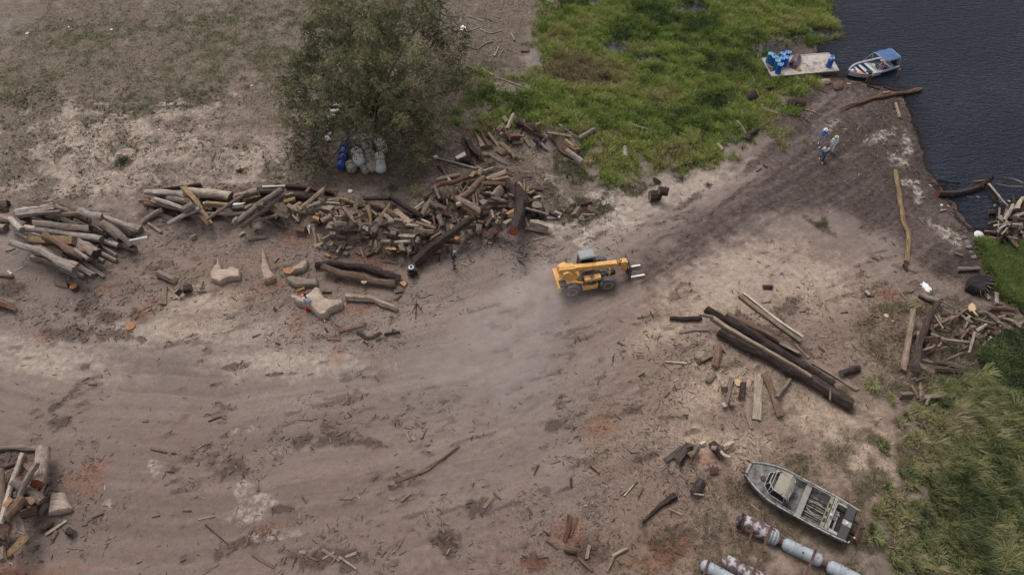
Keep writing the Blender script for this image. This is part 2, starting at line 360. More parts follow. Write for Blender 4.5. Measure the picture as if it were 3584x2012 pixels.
for a in [(910, 1755, 60, 24, 10), (850, 1710, 40, 18, 0), (860, 1810, 55, 26, 10), (1000, 1865, 50, 18, 0), (900, 1880, 40, 14, 0), (3180, 500, 22, 50, -25), (3150, 560, 40, 25, 0), (3215, 680, 14, 50, -20), (3260, 780, 40, 14, -40), (3330, 830, 36, 24, -50), (3080, 480, 60, 14, 20),
          (880, 1500, 26, 14, 0), (820, 1510, 20, 10, 0), (540, 1640, 20, 26, 20), (370, 1760, 25, 18, 0), (2040, 830, 50, 40, 30), (2120, 690, 70, 26, 20), (3190, 640, 26, 14, 0), (2690, 260, 0.1, 0.1, 0), (2910, 440, 50, 10, 30), (2010, 780, 60, 30, 20), (2150, 770, 60, 40, 30)]:
    chalk = np.maximum(chalk, spot(*a, rough=1.3))
pinkg = zone([(-900, -300), (140, -100), (170, 40), (90, 110), (-10, 150), (-900, 200)], 0.8, 1.2, 0.8)
pinkg = np.maximum(pinkg, 0.7*spot(1860, 150, 70, 60, 0)); pinkg = np.maximum(pinkg, .7*spot(1850, 290, 50, 40, 0))
# wheel tracks: distances along and across the lane
lane = [P(*p)[:2] for p in [(-500, 1130), (-100, 1230), (300, 1310), (800, 1330), (1200, 1280), (1600, 1200), (1900, 1080), (2150, 960), (2400, 810), (2650, 670), (2900, 540), (3050, 420), (3150, 330)]]
lane = np.array(lane)
from math import hypot
def along(pl):
    best = np.full(X.shape, 1e9); S_ = np.zeros(X.shape); T_ = np.zeros(X.shape); acc = 0
    for (x0, y0), (x1, y1) in zip(pl[:-1], pl[1:]):
        dx, dy = x1-x0, y1-y0; L = hypot(dx, dy)
        t = np.clip(((X-x0)*dx+(Y-y0)*dy)/(L*L), 0, 1); ex, ey = X-x0-t*dx, Y-y0-t*dy
        d = np.hypot(ex, ey); sgn = np.sign(dx*ey-dy*ex); m = d < best
        best = np.where(m, d, best); S_ = np.where(m, acc+t*L, S_); T_ = np.where(m, d*sgn, T_); acc += L
    return S_, T_
LS, LT = along(lane)
for pl, offs, k_ in (([(-500, 1130), (-100, 1230), (300, 1310), (800, 1330), (1200, 1280), (1600, 1200), (1900, 1080), (2150, 960), (2400, 810), (2650, 670), (2900, 540)], (-1.0, 1.0, -3.1, 3.4, .3, 2.2, 4.6, -2.2), 1.0),
                     ([(1250, 1330), (1500, 1400), (1750, 1450), (2000, 1430), (2250, 1380), (2400, 1290)], (-.9, .9), .9),
                     ([(-100, 1180), (250, 1180), (480, 1230), (760, 1280), (1050, 1240)], (-.9, .9, 2.0), .8),
                     ([(520, 1190), (600, 1090), (740, 1050), (880, 1090), (960, 1180)], (-.9, .9, -1.5, -2.3), .8),
                     ([(700, 2100), (1100, 1850), (1500, 1600), (1800, 1420), (2000, 1250)], (-.9, .9, 2.4), .6),
                     ([(3020, 2000), (3000, 1100), (3100, 900), (3130, 760)], (-.9,), .0),
                     ([(3150, 1050), (3080, 860), (2960, 740), (2700, 640), (2400, 740)], (-.9, .9), .9),
                     ([(2350, 1650), (2150, 1550), (2050, 1400), (2150, 1250), (2350, 1180)], (-.9, .9), .5),
                     ([(2420, 830), (2650, 700), (2850, 620), (3000, 560), (3140, 560)], (-1, 1, 2.2, -2.4), .9)):
    S0, T0 = along(np.array([P(*p)[:2] for p in pl])); T0 = T0+.5*W1+.12*W2
    L0 = S0.max(); endf = sst(0, 3, S0)*sst(0, 3, L0-S0); pres = sst(.36, .56, fbm(S0*.12, T0*.3, 64, 3))
    for o_ in offs:
        trk = np.maximum(trk, k_*endf*pres*np.exp(-((T0-o_)/.17)**2)*(.55+.6*(vn(S0*3, S0*0+o_, 3)-.5)))
trk = .8*trk*(1-upper)*(1-green)
# soften the lane coordinate kinks by warping, then streak noise across it
T2 = LT+0.9*W1
lanem = sst(7.5, 3.0, np.abs(T2)+1.5*W2)*(1-0.6*upper)
streak = 0.40*fbm(T2*.45, LS*0.035, 23, 3)+0.35*fbm(T2*1.7, LS*0.05, 21, 5)+0.25*fbm(T2*5.5, LS*0.12, 22, 3)
wide = sst(20, 8, np.abs(T2+2))*(1-upper)*(1-green)
stk2 = fbm(X*0.5+Y*1.8, Y*0.22-X*0.12, 33, 4)
# heights
H = 0.10*(fbm(X*0.16, Y*0.16, 41, 3)-0.5)+0.07*(fbm(X*0.8, Y*0.8, 42, 4)-0.5)+0.05*(fbm(X*3.2, Y*3.2, 43, 3)-0.5)*(1-0.6*lanem)
H = H+0.012*(streak-0.5)*wide-0.04*lanem
H = H+(0.16*(fbm(X*1.1, Y*1.1, 44, 3)-0.35))*np.maximum(green, rough_g)+0.22*pile1+0.12*pile0+0.15*pile2
H = H-.035*trk+0.05*dark*fbm(X*6, Y*6, 45, 2)+0.04*(1-lanem)*(1-green)*(fbm(X*7, Y*7, 46, 2)-0.5)
H = H+0.10*mud*(fbm(X*1.5, Y*1.5, 47, 4)-0.5)*(1-pond)
far = sst(60, 90, np.hypot(X, np.maximum(0, Y-40)))
H = H*(1-far)
WL = -0.16
H = np.where(water_sd > -2.2, H*sst(-0.0, -2.2, water_sd)+(WL+0.03)*(1-sst(-0.1, -2.0, water_sd)), H)
H = np.where(water_sd > 0, WL+0.03-np.minimum(1.8, 0.05+0.55*water_sd), H)
H = H-0.06*pond*(water_sd < 0)
H = np.where((wet > 0.5) & (water_sd < 0), H-0.05, H)
i0 = int(np.searchsorted(xs, fx[0]-1e-6)); j0 = int(np.searchsorted(ys, fy[0]-1e-6))
PH = H[j0:j0+len(fy), i0:i0+len(fx)].copy()          # what things can lie on: ground first, then what is already there
GH = PH.copy()
def h_at(x, y, A=None):
    A = PH if A is None else A
    u = min(max((x-fx[0])/STEP, 0), len(fx)-1.001); v = min(max((y-fy[0])/STEP, 0), len(fy)-1.001)
    i, j = int(u), int(v); a, b = u-i, v-j
    return float((A[j, i]*(1-a)+A[j, i+1]*a)*(1-b)+(A[j+1, i]*(1-a)+A[j+1, i+1]*a)*b)
def samp(F, x, y):
    """field value at many points (fine part of the sheet)"""
    i = np.clip(((x-fx[0])/STEP).astype(int)+i0, 0, NX-1); j = np.clip(((y-fy[0])/STEP).astype(int)+j0, 0, NY-1)
    return F[j, i]
idx = np.arange(NX*NY).reshape(NY, NX)
quads = np.stack([idx[:-1, :-1], idx[:-1, 1:], idx[1:, 1:], idx[1:, :-1]], -1).reshape(-1, 4)
def pack(a, b, c): return np.stack([a, b, c, np.ones_like(a)], -1).reshape(-1, 4)
gm, nt, b = nmat("earth")
def attr(nt, n, chan=None):
    a = nt.nodes.new("ShaderNodeAttribute"); a.attribute_name = n
    if chan is None: return a.outputs["Fac"]
    s_ = nt.nodes.new("ShaderNodeSeparateColor"); nt.links.new(a.outputs["Color"], s_.inputs[0]); return s_.outputs
A1, A2, A3, A4 = attr(nt, "m1", 1), attr(nt, "m2", 1), attr(nt, "m3", 1), attr(nt, "m4", 1)
oc = tcoord(nt)
n1 = noise(nt, oc, 0.35, 5, 0.6); n2 = noise(nt, oc, 2.2, 6, 0.65); n3 = noise(nt, oc, 9.0, 4, 0.7); n4 = noise(nt, oc, 14.0, 3, 0.75)
c = ramp(nt, [(0.32, (.112, .083, .069)), (0.5, (.184, .141, .120)), (0.68, (.262, .207, .176))], n2)
c = mixc(nt, math_(nt, 'MULTIPLY', ramp(nt, [(.42, (0, 0, 0)), (.62, (1, 1, 1))], n1), 0.5), c, (.200, .162, .142))
st_ = ramp(nt, [(0.34, (.156, .120, .104)), (0.50, (.190, .149, .130)), (0.66, (.240, .191, .167))], math_(nt, 'ADD', math_(nt, 'MULTIPLY', A3[0], 0.85), math_(nt, 'MULTIPLY', n2, 0.15)))
c = mixc(nt, math_(nt, 'MULTIPLY', A3[1], 0.92), c, st_)
sandc = ramp(nt, [(.3, (.235, .186, .153)), (.7, (.44, .362, .302))], n2)
c = mixc(nt, math_(nt, 'MULTIPLY', A1[0], 0.9), c, sandc)
c = mixc(nt, math_(nt, 'MULTIPLY', A4[0], 0.85), c, ramp(nt, [(.3, (.17, .15, .145)), (.7, (.30, .265, .26))], n2))
mudc = ramp(nt, [(.38, (.022, .015, .013)), (.5, (.068, .048, .044)), (.64, (.150, .116, .108))], math_(nt, 'ADD', math_(nt, 'MULTIPLY', n2, 0.45), math_(nt, 'MULTIPLY', A3[0], 0.55)))
c = mixc(nt, A1[1], c, mudc)
dgc = ramp(nt, [(.25, (.064, .052, .036)), (.45, (.130, .103, .078)), (.62, (.195, .157, .128)), (.8, (.28, .232, .196))], n3)
c = mixc(nt, math_(nt, 'MULTIPLY', A1[2], 0.88), c, dgc)
dkc = ramp(nt, [(.3, (.022, .016, .013)), (.5, (.062, .043, .036)), (.75, (.13, .095, .078))], n3)
c = mixc(nt, math_(nt, 'MULTIPLY', A2[2], ramp(nt, [(.30, (.25, .25, .25)), (.58, (.95, .95, .95))], n3)), c, dkc)
rdc = ramp(nt, [(.3, (.14, .052, .028)), (.7, (.33, .135, .068))], n2)
c = mixc(nt, math_(nt, 'MULTIPLY', A2[1], math_(nt, 'MULTIPLY', n2, 0.70)), c, rdc)
c = mixc(nt, math_(nt, 'MULTIPLY', A4[2], .5), c, (.085, .062, .052))
m5 = noise(nt, mapping(nt, oc, (.8, 1.5, 1)), .9, 5, .62, .8)
c = mixc(nt, math_(nt, 'SUBTRACT', .75, math_(nt, 'MULTIPLY', A3[1], .62)), c, ramp(nt, [(.30, (.66, .62, .59)), (.5, (1, 1, 1)), (.70, (1.26, 1.23, 1.19))], m5), 'MULTIPLY')
chc = ramp(nt, [(.3, (.27, .22, .185)), (.7, (.50, .44, .385))], n2)
c = mixc(nt, math_(nt, 'MULTIPLY', A3[2], ramp(nt, [(.38, (0, 0, 0)), (.62, (.85, .85, .85))], n2)), c, chc)
c = mixc(nt, math_(nt, 'MULTIPLY', A2[0], 0.93), c, ramp(nt, [(.3, (.022, .026, .010)), (.7, (.085, .078, .035))], n3))
c = mixc(nt, A4[1], c, (.012, .012, .014))
spk = ramp(nt, [(.30, (.50, .46, .43)), (.42, (.95, .95, .95)), (.58, (1.0, 1.0, 1.0)), (.72, (1.40, 1.35, 1.28))], n4)
A5 = attr(nt, 'm5', 1)
c = mixc(nt, A5[0], c, mixc(nt, 1.0, c, (.875, .815, .785), 'MULTIPLY'))
c = mixc(nt, A5[1], c, mixc(nt, 1.0, c, (1.06, .995, .91), 'MULTIPLY'))
grit = ramp(nt, [(.38, (.34, .28, .24)), (.48, (1, 1, 1)), (.58, (1, 1, 1)), (.68, (1.55, 1.48, 1.36))], noise(nt, oc, 6.5, 5, .8))
c = mixc(nt, A5[2], c, mixc(nt, 1.0, c, grit, 'MULTIPLY'))
c = mixc(nt, 0.85, c, spk, 'MULTIPLY')
spk2 = ramp(nt, [(.28, (.68, .66, .65)), (.42, (1, 1, 1)), (.7, (1.12, 1.1, 1.08))], n3)
c = mixc(nt, 0.8, c, spk2, 'MULTIPLY')
nt.links.new(c, b.inputs["Base Color"])
nt.links.new(math_(nt, 'SUBTRACT', 0.95, math_(nt, 'MULTIPLY', A4[1], 0.75)), b.inputs["Roughness"]); b.inputs["Specular IOR Level"].default_value = 0.25
hh = math_(nt, 'ADD', math_(nt, 'MULTIPLY', n3, 0.7), math_(nt, 'MULTIPLY', n4, 0.5)); bump(nt, b, hh, 0.8, 0.04)
gm4y = wet
umber = zone([(-400, 1440), (300, 1420), (900, 1480), (1500, 1560), (2000, 1640), (2300, 1800), (2300, 2400), (-400, 2400)], 5, 6, 1.0)*.75
warm = np.maximum(zone([(2150, 1080), (2450, 960), (2900, 900), (3150, 960), (3300, 1100), (3250, 1500), (3100, 1800), (2900, 2200), (2100, 2200), (2100, 1600)], 4, 4, 1.0), .8*zone([(400, 860), (1300, 900), (1500, 960), (1300, 1060), (900, 1120), (400, 1040)], 3, 3, 1))
gritm = np.clip(np.maximum(zone([(400, 800), (1300, 850), (1800, 850), (1750, 960), (1400, 1150), (1000, 1240), (500, 1150), (100, 1200), (-200, 1150), (-200, 1000)], 2.5, 3, 1.0), zone([(2150, 1150), (2400, 1060), (3000, 900), (3350, 1000), (3300, 1500), (3000, 1900), (2400, 2200), (1600, 2200), (1800, 1800), (2050, 1500)], 3, 4, 1.0))*sst(.30, .5, fbm(X*.45, Y*.45, 66, 4))+.6*mud*(1-pond), 0, 1)*(1-upper*.6)*.9
gritm = np.maximum(gritm, .6*litter); gritm = np.maximum(gritm, .95*upper*sst(.25, .5, fbm(X*1.3, Y*1.3, 67, 3)))
gme = mesh_np("ground", np.stack([X, Y, H], -1).reshape(-1, 3), quads=quads, smooth=True, mats=[gm], attrs={
    "m1": ('FLOAT_COLOR', pack(sand*(1-dryg*0.5), mud, np.clip(dryg, 0, 1))),
    "m2": ('FLOAT_COLOR', pack(np.maximum(np.maximum(green, rough_g*0.9), sparse_g*.55), redd, dark)),
    "m3": ('FLOAT_COLOR', pack(streak, wide*0.9, chalk)),
    "m4": ('FLOAT_COLOR', pack(pinkg, gm4y, trk)),
    "m5": ('FLOAT_COLOR', pack(umber, warm, gritm))})
tag(link("ground", gme), kind="structure")

# ------------------------------------------------------------ water
wm, nt, b = nmat("lake_water")
oc = tcoord(nt)
r1 = noise(nt, mapping(nt, oc, (.8, 2.2, 1.0)), 1.7, 4, 0.6, 0.5); r2 = noise(nt, mapping(nt, oc, (.8, 2.0, 1.0)), 5.0, 3, 0.6, 0.3)
big = noise(nt, oc, 0.10, 3, 0.5)
hgt = math_(nt, 'ADD', r1, math_(nt, 'MULTIPLY', r2, 0.35))
bump(nt, b, hgt, 1.0, 1.6)
dep = attr(nt, "depth")
cw = mixc(nt, ramp(nt, [(.45, (0, 0, 0)), (.7, (1, 1, 1))], big), (.044, .053, .084), (.064, .073, .104))
cw = mixc(nt, ramp(nt, [(0.02, (1, 1, 1)), (0.12, (.35, .35, .35)), (0.30, (0, 0, 0))], dep), cw, (.060, .050, .045))
nt.links.new(cw, b.inputs["Base Color"]); b.inputs["Roughness"].default_value = 0.08; b.inputs["IOR"].default_value = 1.33
nt.links.new(ramp(nt, [(0.0, (.55, .55, .55)), (0.12, (.93, .93, .93)), (0.3, (1, 1, 1))], dep), b.inputs["Alpha"])
wx = np.concatenate([np.arange(8, 62, 0.4), grow(62, 1)]); wy = np.concatenate([np.arange(24, 80, 0.4), grow(80, 1)])
WX, WY = np.meshgrid(wx, wy)
di = np.clip(np.searchsorted(xs, WX), 0, NX-1); dj = np.clip(np.searchsorted(ys, WY), 0, NY-1)
depth = np.clip(water_sd[dj, di]*0.40, 0, 1)
sed = sst(1.2, 0.3, np.hypot((WX-P(3215, 400)[0])/2.6, (WY-P(3215, 400)[1])/5.5))
depth = np.clip(depth-0.35*sed-0.25*sst(1.2, .3, np.hypot((WX-P(3120, 290)[0])/5, (WY-P(3120, 290)[1])/3)), 0.12*(depth > .1), 1)
ii = np.arange(WX.size).reshape(WX.shape)
wq = np.stack([ii[:-1, :-1], ii[:-1, 1:], ii[1:, 1:], ii[1:, :-1]], -1).reshape(-1, 4)
wme = mesh_np("lake_water", np.stack([WX, WY, np.full_like(WX, WL)], -1).reshape(-1, 3), quads=wq, smooth=True, mats=[wm], attrs={"depth": ('FLOAT', depth)})
tag(link("lake_water", wme), kind="structure")
# ------------------------------------------------------------ wood: every log, plank, block and branch
def ring_shape(n, kind, r_):
    a = np.linspace(0, 2*np.pi, n, endpoint=False)
    if kind == 'split':      # wedge / quarter section
        m = r_.integers(3, 5); c = np.sort((np.arange(m)+r_.uniform(-.22, .22, m))*2*np.pi/m+r_.uniform(0, 6.28))
        rad = r_.uniform(.78, 1.12, m); px, py = np.cos(c)*rad, np.sin(c)*rad
        per = n//m; pts = []
        for k in range(m):
            q = per if k < m-1 else n-per*(m-1)
            for j in range(q):
                t = j/q; x = px[k]*(1-t)+px[(k+1) % m]*t; y = py[k]*(1-t)+py[(k+1) % m]*t
                bul = 1+(.16*math.sin(math.pi*t) if k == 0 else 0.0); pts.append((x*bul, y*bul))
        return np.array(pts)
    if kind == 'flat':
        pts = []
        for t in a:
            c_, s_ = math.cos(t), math.sin(t); k = 1/max(abs(c_), abs(s_))**.8
            pts.append((c_*k*.95, s_*k*.26))
        return np.array(pts)*np.array([1, 1])
    rad = 1+.07*np.cos(2*a+r_.uniform(0, 6))+.05*np.cos(3*a+r_.uniform(0, 6))+.04*np.cos(5*a+r_.uniform(0, 6))
    if r_.random() < .5:     # drying crack
        rad -= .22*np.exp(-((a-r_.uniform(.2, 2.9))/.16)**2)
    return np.stack([np.cos(a)*rad, np.sin(a)*rad], -1)

def wood_mesh(name, pts, r0, r1, kind, mat, e0, e1, seed, gnarl=1.0):
    """pts: Nx3 local polyline, x along the trunk"""
    r_ = np.random.default_rng(seed); pts = np.asarray(pts, float)
    seg = np.linalg.norm(np.diff(pts, axis=0), axis=1); L = seg.sum(); cum = np.concatenate([[0], np.cumsum(seg)])
    nr = int(np.clip(L/0.22, 4, 34)); n = 12
    s_ = np.linspace(0, L, nr); C_ = np.stack([np.interp(s_, cum, pts[:, k]) for k in range(3)], -1)
    if len(pts) > 2:
        for _ in range(2):
            C_[1:-1] = (C_[:-2]+2*C_[1:-1]+C_[2:])/4
    R0 = max(r0, r1)
    wob = np.stack([np.zeros(nr), (vn(s_*.8, s_*0+seed % 97, 5)-.5), (vn(s_*.8, s_*0+seed % 89, 6)-.5)*.5], -1)*R0*0.45*gnarl*min(1, L/2.5)
    C_ = C_+wob
    base = ring_shape(n, kind, r_); rad = r0+(r1-r0)*(s_/L)
    rad = rad*(1+.16*gnarl*(vn(s_*1.7, s_*0+seed % 53, 7)-.5))
    V = []; 
    for i in range(nr):
        t = C_[min(i+1, nr-1)]-C_[max(i-1, 0)]; t /= np.linalg.norm(t)+1e-9
        u = np.cross([0, 0, 1.0], t); u /= np.linalg.norm(u)+1e-9; w = np.cross(t, u)
        tw = base*rad[i]*(1+.10*gnarl*(r_.random((n, 1))-.5)*1.0)
        sl_ = 0
        if i in (0, nr-1): sl_ = r_.uniform(-.35, .35) if kind != 'disc' else 0
        V.append(C_[i]+np.outer(tw[:, 0], u)+np.outer(tw[:, 1], w)+np.outer(tw[:, 0]*sl_, t))
    V = np.concatenate(V)
    k = np.arange(n); q = []
    for i in range(nr-1):
        q.append(np.stack([i*n+k, i*n+(k+1) % n, (i+1)*n+(k+1) % n, (i+1)*n+k], -1))
    q = np.concatenate(q); nv = len(V)
    V = np.concatenate([V, C_[:1], C_[-1:]])
    t0 = np.stack([np.full(n, nv), (k+1) % n, k], -1); t1 = np.stack([np.full(n, nv+1), (nr-1)*n+k, (nr-1)*n+(k+1) % n], -1)
    mid = np.concatenate([np.zeros(len(q)), np.full(n, 1), np.full(n, 2)])
    me = mesh_np(name, V, tris=np.concatenate([t0, t1]), quads=q, smooth=True, mats=[WM[mat], ENDM[e0], ENDM[e1]], midx=mid)
    try: me.set_sharp_from_angle(angle=math.radians(42 if kind == 'round' else 30))
    except Exception: pass
    return me, V[:n], V[(nr-1)*n:nr*n], C_

CW = {'sil': 'silver grey', 'gry': 'weathered grey', 'tan': 'light brown', 'brn': 'brown', 'drk': 'dark brown', 'red': 'reddish brown', 'yel': 'ochre yellow',
      'pal': 'pale', 'org': 'fresh orange', 'wht': 'whitish', 'blk': 'blackish'}
ITEMS = []            # for the labels
def footprint(pts, r):
    out = []
    for a, b in zip(pts[:-1], pts[1:]):
        L = np.linalg.norm(b[:2]-a[:2]); m = max(2, int(L/0.12)+1)
        for t in np.linspace(0, 1, m, endpoint=False): out.append(a+(b-a)*t)
    out.append(pts[-1]); return np.array(out)
def settle(w2, r, sink=.12):
    """rest a straight run on whatever already lies there; returns base heights at the samples"""
    f = footprint(w2, r); d = np.concatenate([[0], np.cumsum(np.linalg.norm(np.diff(f[:, :2], axis=0), axis=1))]); T = d/max(d[-1], 1e-6)
    dirv = w2[-1][:2]-w2[0][:2]; dirv = dirv/(np.linalg.norm(dirv)+1e-9); nrm = np.array([-dirv[1], dirv[0]])
    Hs = np.array([max(WL-.5*r, max(h_at(*(p[:2]+nrm*k*r*.5)) for k in (-1, 0, 1))) for p in f])
    i = int(np.argmax(Hs)); ts, hm = T[i], Hs[i]
    if ts < .5:
        m = T > ts+.12; sl = np.max((Hs[m]-hm)/(T[m]-ts)) if m.any() else 0
    else:
        m = T < ts-.12; sl = np.min((Hs[m]-hm)/(T[m]-ts)) if m.any() else 0
    lim = .30*max(d[-1], .3); sl = float(np.clip(sl, -lim, lim))
    return f, T, hm+sl*(T-ts)-sink*r
def stamp(f, zc, r, k=1.0):
    R = max(1, int(r/STEP)+1)
    for p, z in zip(f, zc):
        ci, cj = int(round((p[0]-fx[0])/STEP)), int(round((p[1]-fy[0])/STEP))
        a0, a1, b0, b1 = max(0, cj-R), cj+R+1, max(0, ci-R), ci+R+1
        if a1 <= 0 or b1 <= 0 or b0 >= len(fx) or a0 >= len(fy): continue
        sub = PH[a0:a1, b0:b1]; jj, ii_ = np.mgrid[a0:a0+sub.shape[0], b0:b0+sub.shape[1]]
        dd = (fx[0]+ii_*STEP-p[0])**2+(fy[0]+jj*STEP-p[1])**2
        np.maximum(sub, np.where(dd < r*r, z+np.sqrt(np.maximum(r*r-dd, 0))*k, -9), out=sub)
seedc = [100]
def log(px, w, mat='tan', flags='', label=None, lift=0.0, name=None, cat=None, region=None, group=None):
    """px: photo spots of the trunk's middle line; w: thickness in photo pixels (a or a>b)"""
    w0, w1 = (w if isinstance(w, tuple) else (w, w)); seedc[0] += 1; seed = seedc[0]
    mx, my = np.mean([p[0] for p in px]), np.mean([p[1] for p in px]); m = MPP(mx, my, .3)
    r0, r1 = w0*m/2*1.08, w1*m/2*1.08; r = (r0+r1)/2
    kind = 'split' if 's' in flags else 'flat' if 'f' in flags else 'round'
    z = r
    for _ in range(3):
        wp = np.array([P(p[0], p[1], z) for p in px])
        f, T, zb = settle(wp, r*(.35 if kind == 'flat' else 1)); hr = r*(.28 if kind == 'flat' else .80 if kind == 'split' else .95)
        zc = zb+hr+lift; z = float(np.mean(zc))
    L = np.linalg.norm(np.diff(wp[:, :2], axis=0), axis=1).sum()
    if L < .12: return None
    stamp(f, zc if kind != 'flat' else zc, r*(1 if kind == 'round' else .85), .95 if kind != 'flat' else .3)
    tt = np.concatenate([[0], np.cumsum(np.linalg.norm(np.diff(wp[:, :2], axis=0), axis=1))])/L
    wp[:, 2] = np.interp(tt, T, zc)
    org = wp.mean(0); org[2] -= hr; yaw = math.atan2(wp[-1][1]-wp[0][1], wp[-1][0]-wp[0][0])
    c_, s_ = math.cos(-yaw), math.sin(-yaw); q = wp-org
    loc = np.stack([q[:, 0]*c_-q[:, 1]*s_, q[:, 0]*s_+q[:, 1]*c_, q[:, 2]], -1)
    e = {'o': 'n', 'O': 'n'}; e0 = e1 = 'n'
    for i, ch in enumerate(flags):
        if ch == '!' : e1 = flags[i+1]
        if ch == '?' : e0 = flags[i+1]
    W = r0+r1
    if name is None:
        if kind == 'flat': name, cat = 'plank', 'plank'
        elif L < 2.3*W or L < .75: name, cat = 'wood_block', 'wood block'
        elif W < .17: name, cat = 'branch', 'branch'
        elif kind == 'split': name, cat = 'split_log', 'split log'
        else: name, cat = 'log', 'log'
    me, E0, E1, C_ = wood_mesh(name, loc, r0, r1, kind, mat, e0, e1, seed, gnarl=1.8 if 'g' in flags else 1.0)
    o = link(name, me, None, tuple(org), (0, 0, yaw)); tag(o, None, cat)
    if W > .28:                         # the sawn or broken end faces are parts of bigger logs
        for e_, E_, C0, sg in ((e0, E0, C_[0], -1), (e1, E1, C_[-1], 1)):
            if e_ == 'n': continue
            E2 = (E_-C0)*.97+C0+np.array([sg*.006, 0, 0]); n = len(E2); k = np.arange(n)
            E3 = (E_-C0)*.45+C0+np.array([sg*(.010 if e_ != 'd' else -.0), 0, 0])
            vv = np.concatenate([E2, E3, C0[None]+np.array([[sg*.011, 0, 0]])])
            qd = np.stack([k, (k+1) % n, n+(k+1) % n, n+k], -1); tr = np.stack([np.full(n, 2*n), n+k, n+(k+1) % n], -1)
            link('cut_face', mesh_np('cut_face', vv, tris=tr, quads=qd, mats=[ENDM[e_]]), o)
    ITEMS.append(dict(o=o, label=label, mat=mat, L=L, W=W, r0=r0, r1=r1, x=mx, y=my, dx=px[-1][0]-px[0][0], dy=px[-1][1]-px[0][1], kind=kind, name=name,
                      flags=flags, bent=len(px) > 2, region=region, group=group))
    return o

WSC = {'in the grey log pile at the left': 1.13, "at the brown pile's left end": 1.08}
def table(x0, y0, sc, region, text, group=None):
    for ln in text.strip().splitlines():
        ln = ln.strip()
        if not ln or ln[0] == '#': continue
        lab = None
        if '|' in ln: ln, lab = [t.strip() for t in ln.split('|')]
        tk = ln.split(); pts = [tuple(float(v) for v in t.split(',')) for t in tk if ',' in t]; rest = [t for t in tk if ',' not in t]
        w = tuple(float(v) for v in rest[0].split('>')) if '>' in rest[0] else (float(rest[0]),)*2
        mat = rest[1]; fl = rest[2] if len(rest) > 2 else ''
        lift = 0.0
        k_ = WSC.get(region, 1)/sc; log([(x0+p[0]/sc, y0+p[1]/sc) for p in pts], (w[0]*k_, w[1]*k_), mat, fl, lab, lift, region=region, group=group)

def scatter(region, poly, n, wr, lr, mats, ar=(0, 3.14)):
    """smaller chunks that lie under the listed ones and fill the heap"""
    xs0 = [p[0] for p in poly]; ys0 = [p[1] for p in poly]; k = 0
    while k < n:
        x, y = random.uniform(min(xs0), max(xs0)), random.uniform(min(ys0), max(ys0)); ins = False
        for (x0, y0), (x1, y1) in zip(poly, poly[1:]+poly[:1]):
            if (y0 > y) != (y1 > y) and x < (x1-x0)*(y-y0)/(y1-y0)+x0: ins = not ins
        if not ins: continue
        k += 1; a = random.uniform(*ar); l = random.uniform(*lr)/2; w = random.uniform(*wr)
        log([(x-l*math.cos(a), y-l*math.sin(a)*.8), (x+l*math.cos(a), y+l*math.sin(a)*.8)], (w, w*random.uniform(.7, 1)), random.choice(mats), 's' if random.random() < .75 else '', region=region)
scatter("in the firewood heap", [(1080, 715), (1300, 700), (1420, 760), (1600, 640), (1860, 650), (1880, 760), (1780, 830), (1560, 850), (1470, 905), (1300, 900), (1130, 850)], 190, (9, 17), (20, 44), ['tan', 'tan', 'brn', 'gry', 'brn', 'drk', 'red'])
scatter('in the grey log pile at the left', [(60, 740), (220, 720), (420, 790), (440, 860), (330, 960), (260, 980), (90, 850)], 26, (14, 24), (50, 130), ['sil', 'gry', 'sil', 'gry', 'brn'], (.2, .75))
scatter('in the long brown pile', [(520, 690), (800, 670), (1060, 680), (1080, 770), (800, 790), (540, 760)], 22, (11, 17), (50, 110), ['tan', 'brn', 'drk', 'gry'])
scatter("in the rotten wood cluster", [(1630, 500), (1760, 430), (2000, 480), (1990, 520), (1850, 500), (1700, 560)], 16, (9, 16), (20, 44), ['brn', 'drk', 'gry', 'tan', 'red'])
scatter("in the lower left corner heap", [(-40, 1640), (150, 1650), (150, 1850), (60, 1960), (-40, 1960)], 5, (18, 30), (50, 110), ['brn', 'drk', 'gry'])
scatter('in the driftwood by the dark pool', [(3480, 760), (3620, 690), (3640, 860), (3470, 860)], 46, (5, 17), (24, 95), ['sil', 'gry', 'drk', 'brn', 'drk', 'blk'])
scatter('in the brushwood at the right', [(3260, 1080), (3420, 1090), (3560, 1080), (3590, 1130), (3460, 1170), (3360, 1250), (3240, 1260), (3200, 1180)], 60, (6, 14), (30, 85), ['tan', 'gry', 'brn', 'brn', 'drk'])
